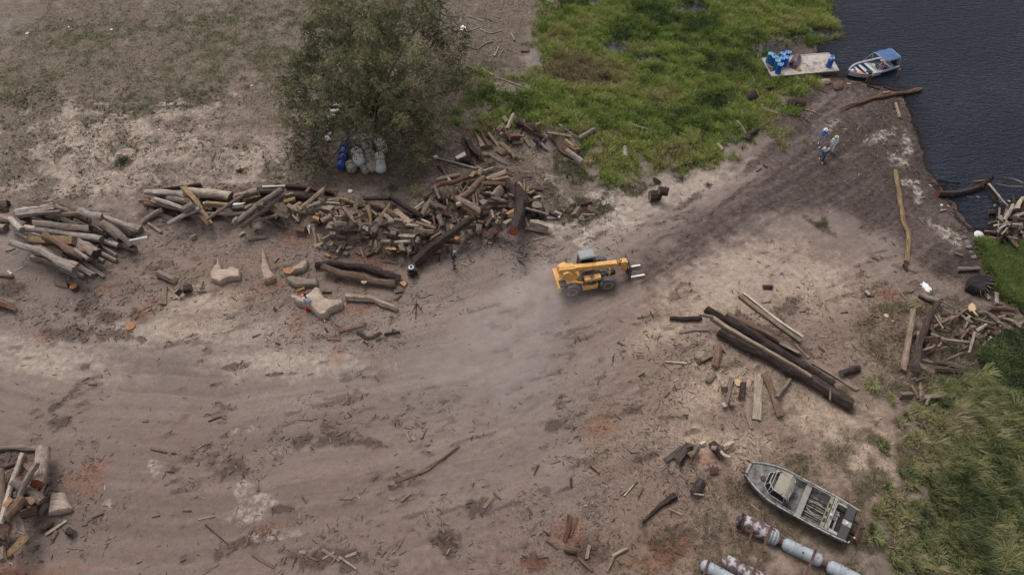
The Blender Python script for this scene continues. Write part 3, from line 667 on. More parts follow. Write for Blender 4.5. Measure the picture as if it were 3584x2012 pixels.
table(0, 690, 4.382, 'in the grey log pile at the left', '''
330,330 640,390 70 drk g | dark rotten log half buried behind the grey pile
255,245 600,215 925,150 125 sil !d | very thick pale grey log with a long crack, topmost at far left
290,145 905,85 45 gry s | grey slab lying along the top of the thickest cracked log
880,170 1300,290 60 tan
670,235 1270,300 55 gry
630,285 1000,320 50 gry
1150,165 1560,320 48 sil s
1560,330 2160,490 92 sil !n | long grey log reaching farthest right into the grass beside the grey pile
1590,380 2030,580 95 gry s
1560,400 1880,640 115 gry !d
850,90 1200,230 1570,375 62 gry sg | grey split log crossing down from the top of the grey pile
1390,470 1740,600 78 sil g | pale knotty short log on the right side of the grey pile
1940,700 2060,820 78 gry !d
1840,690 2020,870 45>20 gry s
1500,660 1850,800 55 sil s
1540,740 1780,900 58 gry s
1330,670 1480,720 60 gry
1150,600 1320,690 58 gry !d
1350,740 1535,790 75 gry !d
1520,850 1790,980 55 sil
1460,920 1590,980 42 sil
1040,820 1470,960 70 gry g
1150,680 1460,920 150 gry g!d | wide hollow grey log stub with a round knothole in the grey pile
400,500 900,540 1540,630 90 sil !n | long pale grey log just below the orange-streaked one in the grey pile
400,610 1190,720 90>135 yel s | flat topped ochre split log in the middle of the grey pile
540,400 1380,430 115>140 pal s!d | big pale split log with orange brown streaks on top of the grey pile
420,840 1220,1170 70 tan sg
470,750 1250,1130 82 gry s | deeply furrowed grey log, second from the front of the grey pile
590,760 900,850 50 gry
760,735 1370,1020 92 brn g!d | brown barked log with a hollow end at the front of the grey pile
1330,1050 1530,1190 48 sil g
320,870 760,1010 1290,1330 92 sil !n?p | longest pale log at the lower edge of the grey pile
120,300 400,600 72 sil
-120,300 145,350 88 gry !n
-120,475 100,480 98 gry !n
-120,100 130,115 112 tan s!d
-60,170 120,200 60 drk s
850,1300 1045,1345 90 tan s!r | short striped log stub below the grey pile with a red brown end
2090,845 2330,740 36 wht  | small freshly peeled whitish stick right of the grey pile
230,1140 360,1065 16 wht s
120,1130 180,1180 26 wht s
0,1180 200,1215 34 brn f
80,830 150,835 240,790 12 drk
''')
table(480, 630, 6.44, "at the brown pile's left end", '''
430,235 900,180 1440,95 45>85 drk g | dark mossy branch log lying behind the white log
130,450 600,520 1130,640 95 brn g
120,450 700,560 1180,660 80 brn
170,285 700,320 1180,350 120>150 sil g | left half of the long whitish log, full of knots
700,400 1150,470 140 gry g
1080,340 1600,310 2080,315 170>185 pal !n | thick whitish sawn log with a dark heart, topmost at the left of the brown pile
250,380 480,520 45 red
380,540 800,660 1290,800 110 tan g
10,770 300,630 540,590 80 tan
1480,510 1900,560 2440,590 110 wht gs | whitish gnarled split log beside the thick whitish log
1620,700 2200,770 105 yel g
530,665 850,760 1130,855 85 sil
1460,620 1900,660 2400,650 60 sil g
1100,300 1350,520 1620,900 150>50 yel s | ochre brown slab standing across the whitish log
1120,520 1400,720 1590,920 150>110 brn sg | brown split log under the ochre slab
700,980 1100,880 1490,790 92 sil
1060,1010 1180,960 92 gry
1200,1010 1450,930 150 gry s
260,990 400,1080 540,1180 58 sil
2290,1250 2420,1180 62 pal s
1640,1030 2100,790 2600,540 58>75 tan | long thin pole slanting down left, frontmost of the long brown pile
''')
table(800, 620, 5.165, "in the brown pile's left half", '''
580,760 800,850 1000,930 95 drk g
250,275 620,270 1000,270 95 drk g
130,350 320,330 560,300 130 tan g?p | dark bent log with a pale yellow sawn end in the brown pile
610,175 1050,170 45 wht s | flat whitish slab on the upper edge of the brown pile
1040,175 1400,190 1900,300 80 red g | long dark red log on the upper edge of the brown pile
1180,340 1600,370 115 drk
1400,300 1460,180 55 gry
310,520 580,390 72 brn
570,620 980,660 65 drk
700,560 1100,680 112 tan g
900,500 1060,520 60 yel s
1110,640 1290,460 84 yel
1000,430 1200,380 90 yel !p
380,715 900,690 50 gry
180,795 600,590 1000,405 88 gry | lower of the two thick grey poles slanting across the brown pile
50,745 500,530 1000,330 98 gry !n | thick grey pole slanting across the brown pile, between two thinner ones
300,580 700,400 72 yel !p
160,805 570,745 75 pal s
1250,635 1500,440 1750,225 95>75 tan | long light brown log slanting up right alone in a gap of the brown pile
970,775 1150,825 122 gry s
1130,700 1320,740 150 brn s
1170,810 1340,880 95 tan s
420,840 550,800 95 tan s
650,865 770,860 82 tan s
1340,850 1420,910 55 tan s
1478,945 1470,1060 34 wht s
190,1070 280,1010 50 pal s
1790,440 2010,370 66 gry f
1700,420 1800,230 50 tan s
''')
table(1070, 680, 5.785, "in the firewood heap", '''
230,330 430,320 560,360 180 gry s
200,280 420,210 90 tan s
480,200 690,330 112 brn s
420,150 690,60 66 gry s
640,190 690,100 46 yel s
700,100 980,150 62 yel g
220,140 450,160 700,215 34 pal
640,310 880,210 76 tan s
720,320 760,480 100 gry s
780,520 880,250 76 red s
980,340 880,430 860,540 60 gry s
870,390 980,350 60 gry
980,170 1040,460 76 brn s
1070,230 1230,230 62 yel s
1150,340 1240,270 90 tan s
1090,270 1080,480 72 tan s
1230,200 1590,250 92 tan
1180,190 1480,95 1720,65 62>80 drk g | dark bent branch arching over the upper edge of the firewood heap
1720,75 2000,260 2314,400 98 drk ?r | long dark log slanting down right across the upper middle of the heap
1340,330 1470,480 62 gry
1120,480 1250,390 84 tan s
1110,620 1280,470 82 brn s
1680,140 1550,450 1400,690 86 yel g | long ochre log leaning down left in the heap, beside the torn ochre wedge
1250,290 1320,500 1305,775 110>22 yel s | torn ochre wedge pointing down, in the centre left of the heap
1120,460 1090,730 66 tan s
1130,720 1290,650 62 gry s
780,690 1060,640 64 tan s
780,620 1060,510 195 gry s | big grey furrowed block, largest in the left part of the heap
640,740 780,620 46 gry s
570,690 690,710 70 tan s
440,540 570,430 78 tan s
520,560 580,450 42 tan s
575,430 720,425 30 pal
610,490 750,490 95 gry s
580,510 640,610 58 tan s
170,380 175,430 62 pal
120,540 240,510 92 tan s
100,480 380,450 76 pal s
240,580 350,540 112 tan s
340,510 430,570 80 yel s
200,640 310,665 74 org s | small fresh orange chunk at the left end of the firewood heap
360,660 580,610 122 gry !n | sawn grey round log beside the small orange chunk at the heap's left end
75,715 95,830 36 wht s
160,700 200,1030 66 tan s
250,830 300,980 102 tan s
200,1085 400,1040 56 pal s
420,1090 480,1080 82 gry s
490,1105 610,1110 112 gry s
510,1030 560,980 92 tan s
350,960 500,820 116 gry s
430,1030 490,900 72 gry s
480,800 590,780 96 tan s
540,900 750,960 190 tan s | big light brown block with flat faces at the lower left of the heap
620,1180 700,1100 72 tan s
630,1010 680,1060 82 gry s
740,860 920,990 56 tan s
700,1060 930,1010 72 tan s
820,860 950,800 142 brn s
860,700 1080,930 92 tan s
1000,680 1060,780 62 gry
1090,940 1220,870 60 tan s
1350,640 1360,860 60 gry s
1370,920 1560,730 140 tan s
1350,880 1530,700 58 yel s
1150,970 1250,1050 112 brn s
1260,960 1370,1040 100 wht s | whitish grey end of a short block low in the middle of the heap
1620,560 1850,680 76 pal s
1660,340 1860,420 62 tan s
1630,760 2080,700 82 tan g
1800,260 1980,480 2160,690 112 tan f | wide flat light brown plank slanting down right in the middle of the heap
2060,810 2170,680 52 tan s
2140,705 2290,680 62 yel s
1830,780 2000,770 92 gry s
1580,830 1700,830 92 tan s
1720,860 1820,840 110 tan s
1890,850 2230,940 88 pal s
2080,830 2310,810 60 pal s
1520,930 1640,930 102 tan s
1620,990 1740,960 92 tan s
1590,1060 1720,1060 112 tan s
1790,970 2100,985 2330,1010 66 sil
1920,1040 1970,1180 132 tan s
2060,1100 2120,1190 92 gry s
2170,1000 2200,1120 82 drk
2290,1040 2330,1110 80 gry s
1770,1080 1800,1220 92 drk s
1650,1180 1720,1090 60 tan s
1700,1275 1860,1295 56 org f | flat oval orange slice left of the dark felled trunk's lower end
1600,1345 1870,1395 60 gry f
1880,1345 2010,1325 92 drk s
1135,1110 1180,1330 100>12 gry s | grey spike shaped piece pointing down below the heap
400,1230 490,1270 82 org s | bright orange chip lying alone below the left of the heap
640,1235 740,1110 50>30 pal s
780,1200 860,1230 110 tan s
1380,1090 1520,1000 70 tan s
560,1260 640,1290 60 brn s
''')
table(1380, 580, 5.785, "at the heap's upper right", '''
150,190 450,250 46 gry
880,10 1040,190 42 drk
600,220 720,200 40 gry s
850,290 1100,230 1330,200 88 gry g | grey gnarled driftwood at the upper edge of the heap
1070,260 1190,380 52 sil
890,640 1030,700 180 drk g
610,680 900,500 92 drk ?n
560,960 720,740 900,550 92 tan
740,690 940,520 1250,370 1640,155 78>95 red g | long red barked bent log, the reddest one at the top of the heap
830,650 880,750 925,850 62 gry s
1060,660 1075,760 38 yel s
420,895 610,795 50 wht s | short white piece at the upper left of the red barked log
1150,640 1250,640 60 tan s
1250,690 1550,500 1830,300 132 brn g | thick brown log slanting up right in the middle of the heap
1250,720 1500,840 1760,960 135 gry g | thick grey brown log slanting down right in the middle of the heap
1050,570 1300,830 1500,920 1720,1010 70 yel s | long ochre split pole slanting down right in front of the thick brown log
1300,560 1470,360 55 tan s
1700,280 1760,90 95 tan g
1650,0 1760,80 42 gry
1800,160 2010,20 72 sil s
1960,380 2300,230 92 yel
1860,340 2050,240 2250,130 108 tan !p | thick light brown log with a pale yellow sawn end at the heap's top right
1790,450 2050,390 2250,370 92 brn
1560,350 1640,230 92 yel s
1690,730 2000,710 2290,690 86 brn | smooth brown log lying level in the right half of the heap
2000,640 2160,430 190 gry s | big squarish grey block standing in the right half of the heap
1590,580 1620,770 46 gry s
1660,590 1690,800 46 tan s
1720,560 1800,650 70 brn s
1980,800 2220,800 58 gry s
2200,760 2280,830 80 gry s
1750,870 1930,860 82 tan s
1700,820 1870,800 52 gry s
1790,950 1890,935 72 pal s
2080,910 2150,850 82 tan s
2210,940 2230,960 62 tan s
1780,1070 1870,1000 160 tan s
1870,1200 1990,1040 92 brn s
2090,990 2150,1000 84 tan s
1970,960 2010,1080 46 pal s
1450,1280 1600,1220 1770,1200 66 brn
1450,1170 1640,1100 62 gry s
1370,1110 1430,1150 70 tan s
1280,990 1370,980 90 pal s
1410,1010 1530,1000 112 yel s
1180,1000 1260,1040 90 drk s
1140,1190 1170,1370 145 tan s
550,1040 750,1190 46 pal
440,1165 640,1220 840,1285 102 brn ?p
860,890 900,980 940,1090 80 drk
740,840 1070,910 76 tan s
780,1000 820,1220 60 red s
960,960 1150,1000 90 red s
910,1130 990,1290 112 gry g
1030,1080 1040,1330 46 drk s
930,1400 1070,1400 110 brn s
1380,1200 1470,1290 82 brn s
1250,1110 1350,1220 82 tan s
1200,1230 1260,1340 60 gry s
750,1405 950,1330 92 brn s
600,1350 710,1330 72 brn s
470,1250 600,1400 76 brn s
1330,1430 1640,1320 100 brn s
''')
table(1400, 550, 3.435, "at the heap's lower right", '''
-200,1120 -90,1150 60 tan s
210,1100 420,1080 40 gry
940,960 950,880 72 gry s
1070,935 1240,890 88 brn s
1250,850 1330,770 80 gry g
1180,800 1220,830 60 tan s
185,1290 420,1130 660,1000 900,895 125>80 drk g?d | long dark barked felled log slanting up right below the heap with two sawn knots
''')
table(1650, 620, 5.152, "at the heap's right end", '''
460,860 500,900 90 tan s
640,240 760,250 72 brn
670,330 750,340 90 tan s
1070,210 1300,250 38 drk
950,40 960,260 22 tan
1020,150 1010,280 42 yel s
1040,300 1130,250 62 tan
1000,330 1060,480 90 red s
610,95 780,230 900,380 80>130 drk g | dark root reaching up left from the biggest stump
1120,380 1240,350 70 pal s
640,700 790,560 80>60 org f | long fresh orange slab leaning beside the dark felled trunk
760,680 770,880 40 gry s
740,1320 830,1000 900,660 165>210 drk ?r | very dark furrowed trunk with an orange sawn foot pointing down the photo
970,835 1380,860 42 gry s
990,895 1380,935 140 tan s!p | thick light brown half log, lowest at the right end of the heap
1060,735 1250,760 1490,840 70>100 pal s | pale torn split log above the thick half log
1360,735 1600,720 46 wht
1340,730 1390,640 52 tan s
1280,710 1320,670 46 tan s
1380,660 1560,690 62 drk s
1510,620 1630,680 62 pal s
1620,570 1690,620 52 gry s
1700,600 1770,620 62 brn s
1770,390 1850,490 60>95 gry s | grey wedge lying alone above the small wood cluster right of the heap
1810,520 1880,500 40 pal s
1940,520 2170,460 62 drk
2040,560 2070,700 90 drk s
1860,700 1950,560 112 tan s
2100,540 2160,550 72 tan s
2110,600 2270,650 62 brn
2000,720 2220,680 46 gry
970,880 1030,1020 30 tan s
1110,1140 1340,1090 24 pal
300,1190 370,1190 42 tan s
100,1130 160,1060 90>40 gry s
1630,830 1680,810 90 gry s
''')
table(1550, 390, 4.684, "in the rotten wood cluster", '''
1000,100 1060,180 92 gry s
1060,270 1110,160 1160,60 66 pal s | pale split piece standing at the top of the rotten wood cluster
1190,160 1500,290 92 drk g
1330,205 1480,275 62 brn s
1520,310 1610,250 72 brn s
1500,330 1650,400 90 drk s
1500,470 1590,560 62 blk
1600,540 1720,610 42 gry
350,450 430,740 92 drk s
400,510 500,640 620,740 125 drk sg
540,340 600,470 660,610 20>115 gry s | grey pointed slab, leftmost of two standing slabs in the rotten wood cluster
540,265 620,330 20 sil
610,330 690,450 780,590 30>125 red s | red brown pointed slab in the rotten wood cluster
740,390 900,550 52 gry s
650,740 840,700 92 brn s
220,775 370,710 76 wht g | white weathered lump at the lower left of the rotten wood cluster
280,800 480,840 92 blk g
890,600 1010,680 112 tan s!p
1020,420 1120,350 132 brn s
1090,450 1260,410 132 red s!n
950,360 990,380 62 tan s
950,530 1080,640 1200,770 82 tan
1040,735 1120,750 64 drk s
760,780 900,860 1050,890 62 gry g
1690,330 1920,510 2150,690 150>195 brn gs | big rotten brown log at the grass edge, right of the cluster
1990,500 2190,650 72 yel s
1720,340 2110,390 62 tan s
2130,490 2230,570 125 brn s
1900,220 2060,350 2220,460 46 gry s
1960,260 2060,310 50 sil s
2250,480 2500,300 60 gry g
2010,730 2270,860 84 pal !p | pale peeled log with a knot lying alone right of the rotten brown log
''')
table(1500, 380, 4.132, 'above the firewood heap', '''
50,690 350,780 700,880 26>34 sil | long thin pale pole lying above the heap below the tree
130,480 210,560 80 gry g | short dark grey stub lying on leaf litter below the tree
200,850 250,970 18 gry
''')
table(700, 850, 3.22, 'beside the star shaped stump', '''
1300,262 1600,245 1850,262 2240,390 80>90 drk g | upper of the two long dark logs right of the forked stump
1400,300 1600,385 1900,430 2200,465 78>92 brn g | lower of the two long brown logs, with a pale sawn patch
2265,445 2310,480 62 org s
2190,530 2290,525 60 tan s
2200,640 2270,580 30 brn s
1640,612 1980,625 2080,690 2220,750 82>55 tan !p | bent light brown log lying alone right of the star shaped stump
1370,540 1480,540 52 tan s
1090,540 1180,510 36 org s
1480,890 1580,1000 36 brn f
1580,985 1840,920 40 brn f
1440,1075 1580,1085 38 brn f
1770,1010 1900,1090 2040,1010 40 drk f
2080,1030 2250,1000 24 drk
1390,835 1410,890 20 pal
1410,960 1440,1000 20 drk
850,1120 900,1135 40 gry s
2430,860 2440,700 10 drk
''')
table(0, 600, 2.862, 'on the open ground at the left', '''
1590,1020 1750,1090 72 gry !p | short hollow grey log with an orange rim on open ground
1630,1330 1655,1130 76>24 tan s | light brown wedge pointing up beside two dark blocks
1840,1190 1920,1175 80 drk s | bigger of two dark blocks beside the light brown wedge
1770,1240 1830,1200 70 drk s | smaller of two dark blocks beside the light brown wedge
-60,1320 60,1330 150,1370 75>60 red g!p | mauve brown broken log entering at the left frame edge
-40,1040 130,1055 34 brn s
750,1360 765,1375 30 gry
''')
table(2300, 950, 2.8925, "by the fallen timber", '''
835,248 1450,705 44 tan | lower of the two parallel pale poles right of the road
872,215 1160,460 1465,680 30 pal s | upper of the two parallel pale poles right of the road
500,385 700,500 82 drk ?r | short dark log with a red end, at the top of the timber stack
700,435 1080,620 1450,840 56 brn | smooth brown pole between the two parallel pale poles and the dark trunks
700,500 1200,790 1800,1125 82 drk | second longest dark trunk in the stack of fallen timber
640,605 1200,900 1970,1345 112 drk ?d!d | longest and thickest dark trunk of the fallen timber
550,468 900,680 1200,850 1560,1065 66>40 tan s | long pale edged split pole lying on the thickest dark trunk
1225,750 1420,850 26 pal s
1580,900 1800,1030 2030,1190 58 tan s!p | short pale half log at the lower right end of the fallen timber
230,610 360,585 522,575 24>46 pal s
130,480 450,470 46 drk g
400,500 540,530 30 gry s
580,965 630,770 60 brn !r
500,1115 570,1030 62 tan s
850,1275 870,1130 60 drk g
690,1375 750,1080 56 gry s
650,1180 710,1195 50 red s
690,1230 685,1260 24 brn s
730,1355 780,1335 46 tan s
1020,1040 1005,1500 86 pal f | broad pale sawn plank standing up the photo below the dark trunks
1090,1035 1170,1230 1255,1470 60 brn | brown pole just right of the broad pale plank
1205,1290 1350,1080 42 tan
1400,730 1520,900 26 tan
1850,1045 2060,970 56 drk g | short dark log lying alone right of the fallen timber
1640,765 1690,800 34 tan s
80,910 300,930 18 pal
1070,155 1170,160 38 drk
2110,200 2150,240 44 pal s
640,1020 670,990 16 pal s
420,930 560,870 22 drk
180,800 215,860 14 gry
1640,655 1720,665 10 pal
2280,1260 2350,1230 10 tan
1715,1250 1720,1340 18 tan s
900,1215 950,1270 10 pal
860,1050 910,990 9 pal
''')
log([(2610, 1432), (2632, 1500)], (14, 10), 'gry', 's', None, region="by the fallen timber")
table(2600, 130, 3.963, 'on the muddy shore', '''
1340,1000 1840,840 2200,770 2480,712 30>62 red g | long tapering red brown trunk running from the mud into the water
2120,920 2145,1020 2175,1120 34 tan
700,960 860,1000 1020,1050 16 tan
1940,780 2040,758 24 pal
1950,690 2130,745 24 drk
1720,670 1900,725 22 drk g
1110,750 1200,790 12 brn
1440,650 1500,650 18 wht s
''')
table(3000, 550, 3.214, 'on the shore at the right', '''
430,150 460,350 495,560 515,740 580,850 575,1000 555,1180 44 yel | long crooked yellowish log lying across the muddy bank
540,1210 560,1270 40 drk g
1130,1262 1370,1255 52 gry g
930,605 1000,590 16 pal
1010,545 1040,560 12 pal
710,470 770,450 18 tan s
805,315 840,328 14 wht
1310,905 1400,990 10 tan
980,1070 1030,1075 10 gry
1110,1080 1180,1110 24 gry
690,680 740,745 14 gry
''')
table(3240, 600, 5.166, 'in the driftwood by the dark pool', '''
200,410 500,420 800,350 1060,210 115>95 drk ?r | thick waterlogged trunk with an orange sawn end lying in the pool
850,200 1050,180 50 brn s
1040,250 1150,120 60>110 drk g
1120,240 1230,380 1290,480 95 drk sg | dark half sunk slab leaning down right from the waterlogged trunk
220,150 450,205 620,215 28 blk g
1050,350 1200,500 1290,600 1420,700 40>30 sil | pale crooked branch reaching from the trunk to the pool's edge
1250,510 1330,620 36 sil
1570,450 1590,590 60 drk s
1480,530 1530,560 34 pal
1420,890 1480,770 1540,660 55 sil !d | pale sawn log beside the dark pool, thinner one
1630,720 1680,600 1760,480 95>60 pal ?n | pale thick split log at the right edge of the dark pool
1540,900 1660,820 1790,740 44 sil
1590,810 1670,770 60 brn s
1420,110 1600,130 1760,220 26>40 pal s | upper arm of the pale broken plank in the water
1270,215 1500,270 1750,270 14>42 pal s | lower arm of the pale broken plank in the water
1340,1180 1420,1100 24 pal
1420,1150 1510,1180 80 pal s | pale brown block at the pool's right shore
1290,1090 1390,1040 14 wht
1370,1310 1580,1310 20 wht
1510,1260 1540,1290 12 wht
260,720 370,690 16 pal
390,620 430,645 14 pal
740,460 880,462 10 tan
980,350 1040,380 34 gry g
1140,740 1230,750 90 drk g
1220,640 1260,610 40 gry g
1530,790 1550,860 14 tan
1540,990 1600,985 70 drk s
''')
table(3080, 1000, 5.111, 'in the brushwood at the right', '''
710,160 880,240 1060,270 92 gry g | grey mossy log end above the dark crooked branch
530,500 520,750 470,1100 420,1500 88>105 tan ?n | pale brown straight log standing up the photo beside the dark crooked branch
1120,220 960,380 880,560 740,880 640,1250 590,1520 60>130 drk g | long dark crooked branch beside the straight pale brown log
1060,300 1380,385 20 tan
1120,350 1330,430 18 tan
1900,160 1960,240 62 sil s
2070,130 2085,350 72 sil s
2050,330 2200,330 50 gry
1940,410 2200,400 2430,420 82 brn | straight brown log, topmost in the brushwood at the right edge
2150,500 2380,520 70 brn
1700,635 1900,660 2070,655 44 gry
1740,475 1900,460 2060,570 2170,740 60 gry
1740,790 1900,700 50 sil
1870,730 2080,740 58 red s
2180,560 2380,620 2500,770 62 gry
2050,680 2160,740 30 gry
2100,560 2240,530 26 sil
2480,700 2600,620 50 gry
2520,420 2600,520 60 drk
920,840 1110,930 1290,990 1505,1005 30>56 sil | forked pale branch lying level in the brushwood
810,930 1070,960 82 brn s
1120,1045 1440,1085 58 gry s
1840,1080 1980,920 44 sil
1240,625 1330,545 42 tan s
1040,1080 1110,990 40 tan s
320,50 460,240 20 sil
520,120 590,80 30 tan
200,625 250,640 32 pal s
1480,660 1540,610 40 pal s
1600,760 1700,730 60 gry s
1040,810 1240,820 20 tan
1950,850 2060,880 60 brn s
''')
table(3100, 1250, 5.322, 'at the foot of the brushwood', '''
950,90 1200,120 1500,215 62>84 gry s | grey furrowed half log at the edge of the bushes
900,230 1450,280 90 drk s
460,275 640,310 840,370 84>40 tan s
600,30 880,95 34 tan s
540,440 680,375 62 tan s
480,400 560,385 34 pal s
640,480 640,820 68 tan s
480,520 560,640 600,780 66 brn s
270,715 500,705 190 gry s | square weathered grey block at the foot of the brushwood
780,590 940,560 1090,580 66 gry g
780,600 920,690 60 gry g
900,590 950,670 50 drk g
1130,560 1110,640 40 pal s
680,740 700,640 60 brn s
660,770 1000,740 1300,700 120>150 pal s | wide pale hollowed log with an upturned root at its right end
1190,690 1240,540 40 sil
700,945 730,850 48 gry
780,1125 1080,1090 1360,1065 24>92 tan g!n | pointed light brown log lowest in the brushwood
''')
table(0, 1540, 3.064, "in the lower left corner heap", '''
-60,80 200,85 430,75 50>60 gry g
0,310 160,260 30 drk
30,330 0,820 72 tan
240,270 300,190 250,140 22 gry
200,430 330,520 80 brn s
260,260 360,340 52 tan s
190,430 250,400 60 brn s
330,540 450,490 92 gry s
190,800 380,740 105 brn s
270,530 400,610 510,700 84 gry ?n
180,665 360,660 84 tan !p
515,130 515,360 515,570 128 gry !r?d | thick round grey log with an orange end standing up the photo at lower left
235,130 160,330 100,520 50,750 10,970 45>60 sil g | long forked pale grey log leaning down left in the corner heap
430,280 260,510 80,800 58>50 gry g | thin grey log crossing the corner heap beside the forked one
130,700 190,900 260,1075 84>50 gry s
430,760 300,1000 92 brn g
440,940 540,860 105 brn s
280,870 370,800 74 org s | fresh orange split block in the corner heap
20,1255 180,1150 320,1040 70>105 yel f | long ochre slab with a fresh face at the bottom of the corner heap
490,1015 710,860 36 pal s
550,1060 600,970 50 tan s
40,1190 100,1070 30 pal s
-30,1310 110,1320 70 gry s
200,1400 180,1240 76>44 tan s
10,1440 80,1370 26 tan s
-30,1100 60,1140 90 drk s
-30,960 120,1000 100 brn s
380,400 430,420 30 gry
730,980 800,1000 70 drk g
380,1100 450,1130 16 tan
720,1150 820,1165 12 tan
''')
table(1600, 1400, 2.363, 'on the ground in the lower middle', '''
1720,495 1850,385 62 gry s | grey split log beside a dark rotten one in the lower middle
1820,500 1930,380 92 drk s | dark rotten split log with small blocks against it in the lower middle
1900,375 1950,365 30 tan s
1965,440 1990,380 54 tan s
1930,440 1960,440 50 tan s
1900,495 1925,480 44 tan s
2010,370 2055,350 34 pal s
2200,20 2220,60 30 pal s
2260,40 2285,30 30 tan s
2110,350 2200,460 76 drk g | dark root stump with pale twisting arms in the lower middle
2190,400 2280,350 30 pal g
2180,420 2210,465 2255,470 24 pal g
2100,400 2140,410 40 gry g
2085,582 2160,582 66 red f | flat round reddish slice lying on reddish sawdust near the old boat
1965,765 2020,670 92 drk g | dark short stump left of the old boat
1950,795 2030,800 14 pal
1535,1015 1680,870 1805,790 14>62 drk g | dark torn branch widening up right in the lower middle
1750,900 1860,950 20 tan s
930,950 925,1050 885,1165 50>34 red s | dark red torn bark piece standing up the photo at the bottom
995,970 930,1130 20 red s
890,1225 985,1245 50 brn
1095,1200 1070,1310 30 tan s
1280,1290 1410,1220 28 tan g
1290,1300 1240,1410 22 tan
1000,1300 1120,1410 34 brn s
940,640 945,720 16 drk
1350,780 1490,665 20 tan s
1460,700 1380,790 12 pal
740,1160 830,1230 16 brn
220,890 300,790 28 tan f
300,760 360,815 14 brn
1500,790 1535,720 18 brn
1240,790 1265,870 14 tan
1300,980 1280,1000 16 brn
2300,190 2320,230 20 tan
2190,200 2195,240 24 brn s
''')
table(500, 1450, 2.1467, 'among the wood scraps at the bottom', '''
2030,10 2105,100 24 gry f
1965,90 2020,100 22 gry f
1980,140 2010,200 26 gry f
2020,170 2050,190 24 tan f
2090,180 2130,100 18>10 tan s
1350,1085 1440,1030 16 tan f
1345,1015 1480,1090 22 gry f
1475,1065 1605,1160 18 gry f
1520,1070 1605,1040 22 tan f
1175,1030 1225,1032 22 tan f
820,1050 900,1100 990,1145 26 brn f
420,1210 570,1120 20 gry f
465,825 640,975 8 drk
1170,38 1275,42 9 tan
1905,1020 1970,910 16 tan f
1870,1045 1895,1020 12 tan
1480,632 1575,634 9 tan
1850,620 1895,640 28 tan f
1940,650 2010,590 18 tan s
60,260 180,285 12 red
590,15 490,50 10 drk
70,765 125,755 14 tan
415,790 540,765 8 tan
1890,505 2150,410 2380,230 24>14 brn fg | long dark half buried branch in the smooth dirt of the lower middle
1490,970 1530,940 16 gry f
2280,1050 2310,1005 12 tan
2110,730 2145,820 14 gry
2245,850 2265,890 16 gry
855,490 865,570 18 tan
''')
table(1500, 0, 3.213, 'among the dead twigs above the tree', '''
230,192 350,176 9 sil
440,185 520,205 600,238 11 sil
600,200 680,220 770,256 9 gry
430,360 510,330 590,300 11 sil
580,325 670,378 750,370 840,335 12 sil g
720,180 810,215 8 gry
600,415 650,398 9 sil
360,488 450,525 550,565 620,500 730,466 13 sil g | pale wavy branch shaped like a wide V right of the tree
670,642 760,610 850,570 9 sil
740,640 790,525 13 sil
780,640 840,570 9 sil
170,335 245,295 10 gry
300,612 420,550 8 gry
440,395 490,430 8 gry
355,215 360,250 9 sil
930,380 950,420 965,460 20 sil | thick short pale stick by the grey path
1035,560 1130,565 44 gry s
1320,5 1395,40 20 sil
595,770 730,850 13 pal
790,880 1000,960 1230,1030 13 pal | long thin pale pole in the grass right of the tree
1330,1042 1600,1030 8 tan
820,340 850,375 8 gry
270,340 320,350 26 gry
''')
table(1900, 0, 2.066, 'along the grass edge', '''
570,883 650,900 720,930 860,960 20>14 sil g | pale forked dead branch lying in the grass above the road
595,1140 598,1065 34 gry
1265,1045 1300,1085 26 pal
1345,860 1360,920 1390,960 8 sil
1400,880 1440,930 1475,995 22 gry g
1475,990 1550,925 38 drk g
1590,785 1640,805 1700,822 24 gry g
1595,840 1650,890 12 gry
920,1115 965,1092 20 drk g
800,1290 850,1322 28 drk s
770,1420 850,1410 80 drk g
840,1375 910,1385 56 drk g
1490,700 1525,690 74 drk g
1765,735 1900,745 44 drk g
1600,650 1660,640 40 drk g
1205,1165 1250,1145 14 drk
1545,1240 1580,1215 12 brn
1600,1190 1620,1205 20 brn
260,1000 370,940 30 gry
440,1300 450,1250 8 tan
''')

# ------------------------------------------------------------ labels of the wood: look first, then what it lies by, then rank among its like
def shape_words(d):
    n = {'plank': 'flat piece', 'wood_block': 'chunk of wood', 'branch': 'stick', 'split_log': 'split log', 'log': 'log', }[d['name']]
    q = d['L']
    if d['name'] == 'wood_block': s = 'big' if d['W'] > .36 else 'small' if d['W'] < .2 else 'middling'
    elif d['name'] == 'branch': s = 'long thin' if q > 2 else 'short thin' if q < .9 else 'thin'
    else: s = 'long' if q > 3.0 else 'short' if q < 1.5 else 'medium'
    a = math.degrees(math.atan2(-d['dy'], d['dx'])) % 180
    dirn = 'lying level' if a < 16 or a > 164 else 'slanting up right' if a < 68 else 'pointing up' if a < 112 else 'slanting down right'
    if d['name'] == 'wood_block': dirn = ''
    if d['bent'] and 'g' in d['flags']: s += ' gnarled'
    return s, CW[d['mat']], n, dirn
def wsize(d): return d['L']*d['W']*(1 if d['label'] is None else 9)/MPP(d['x'], d['y'])**2
blocks = sorted([d for d in ITEMS if d['name'] == 'wood_block'], key=wsize); extra = blocks[:max(0, len(blocks)-272)]
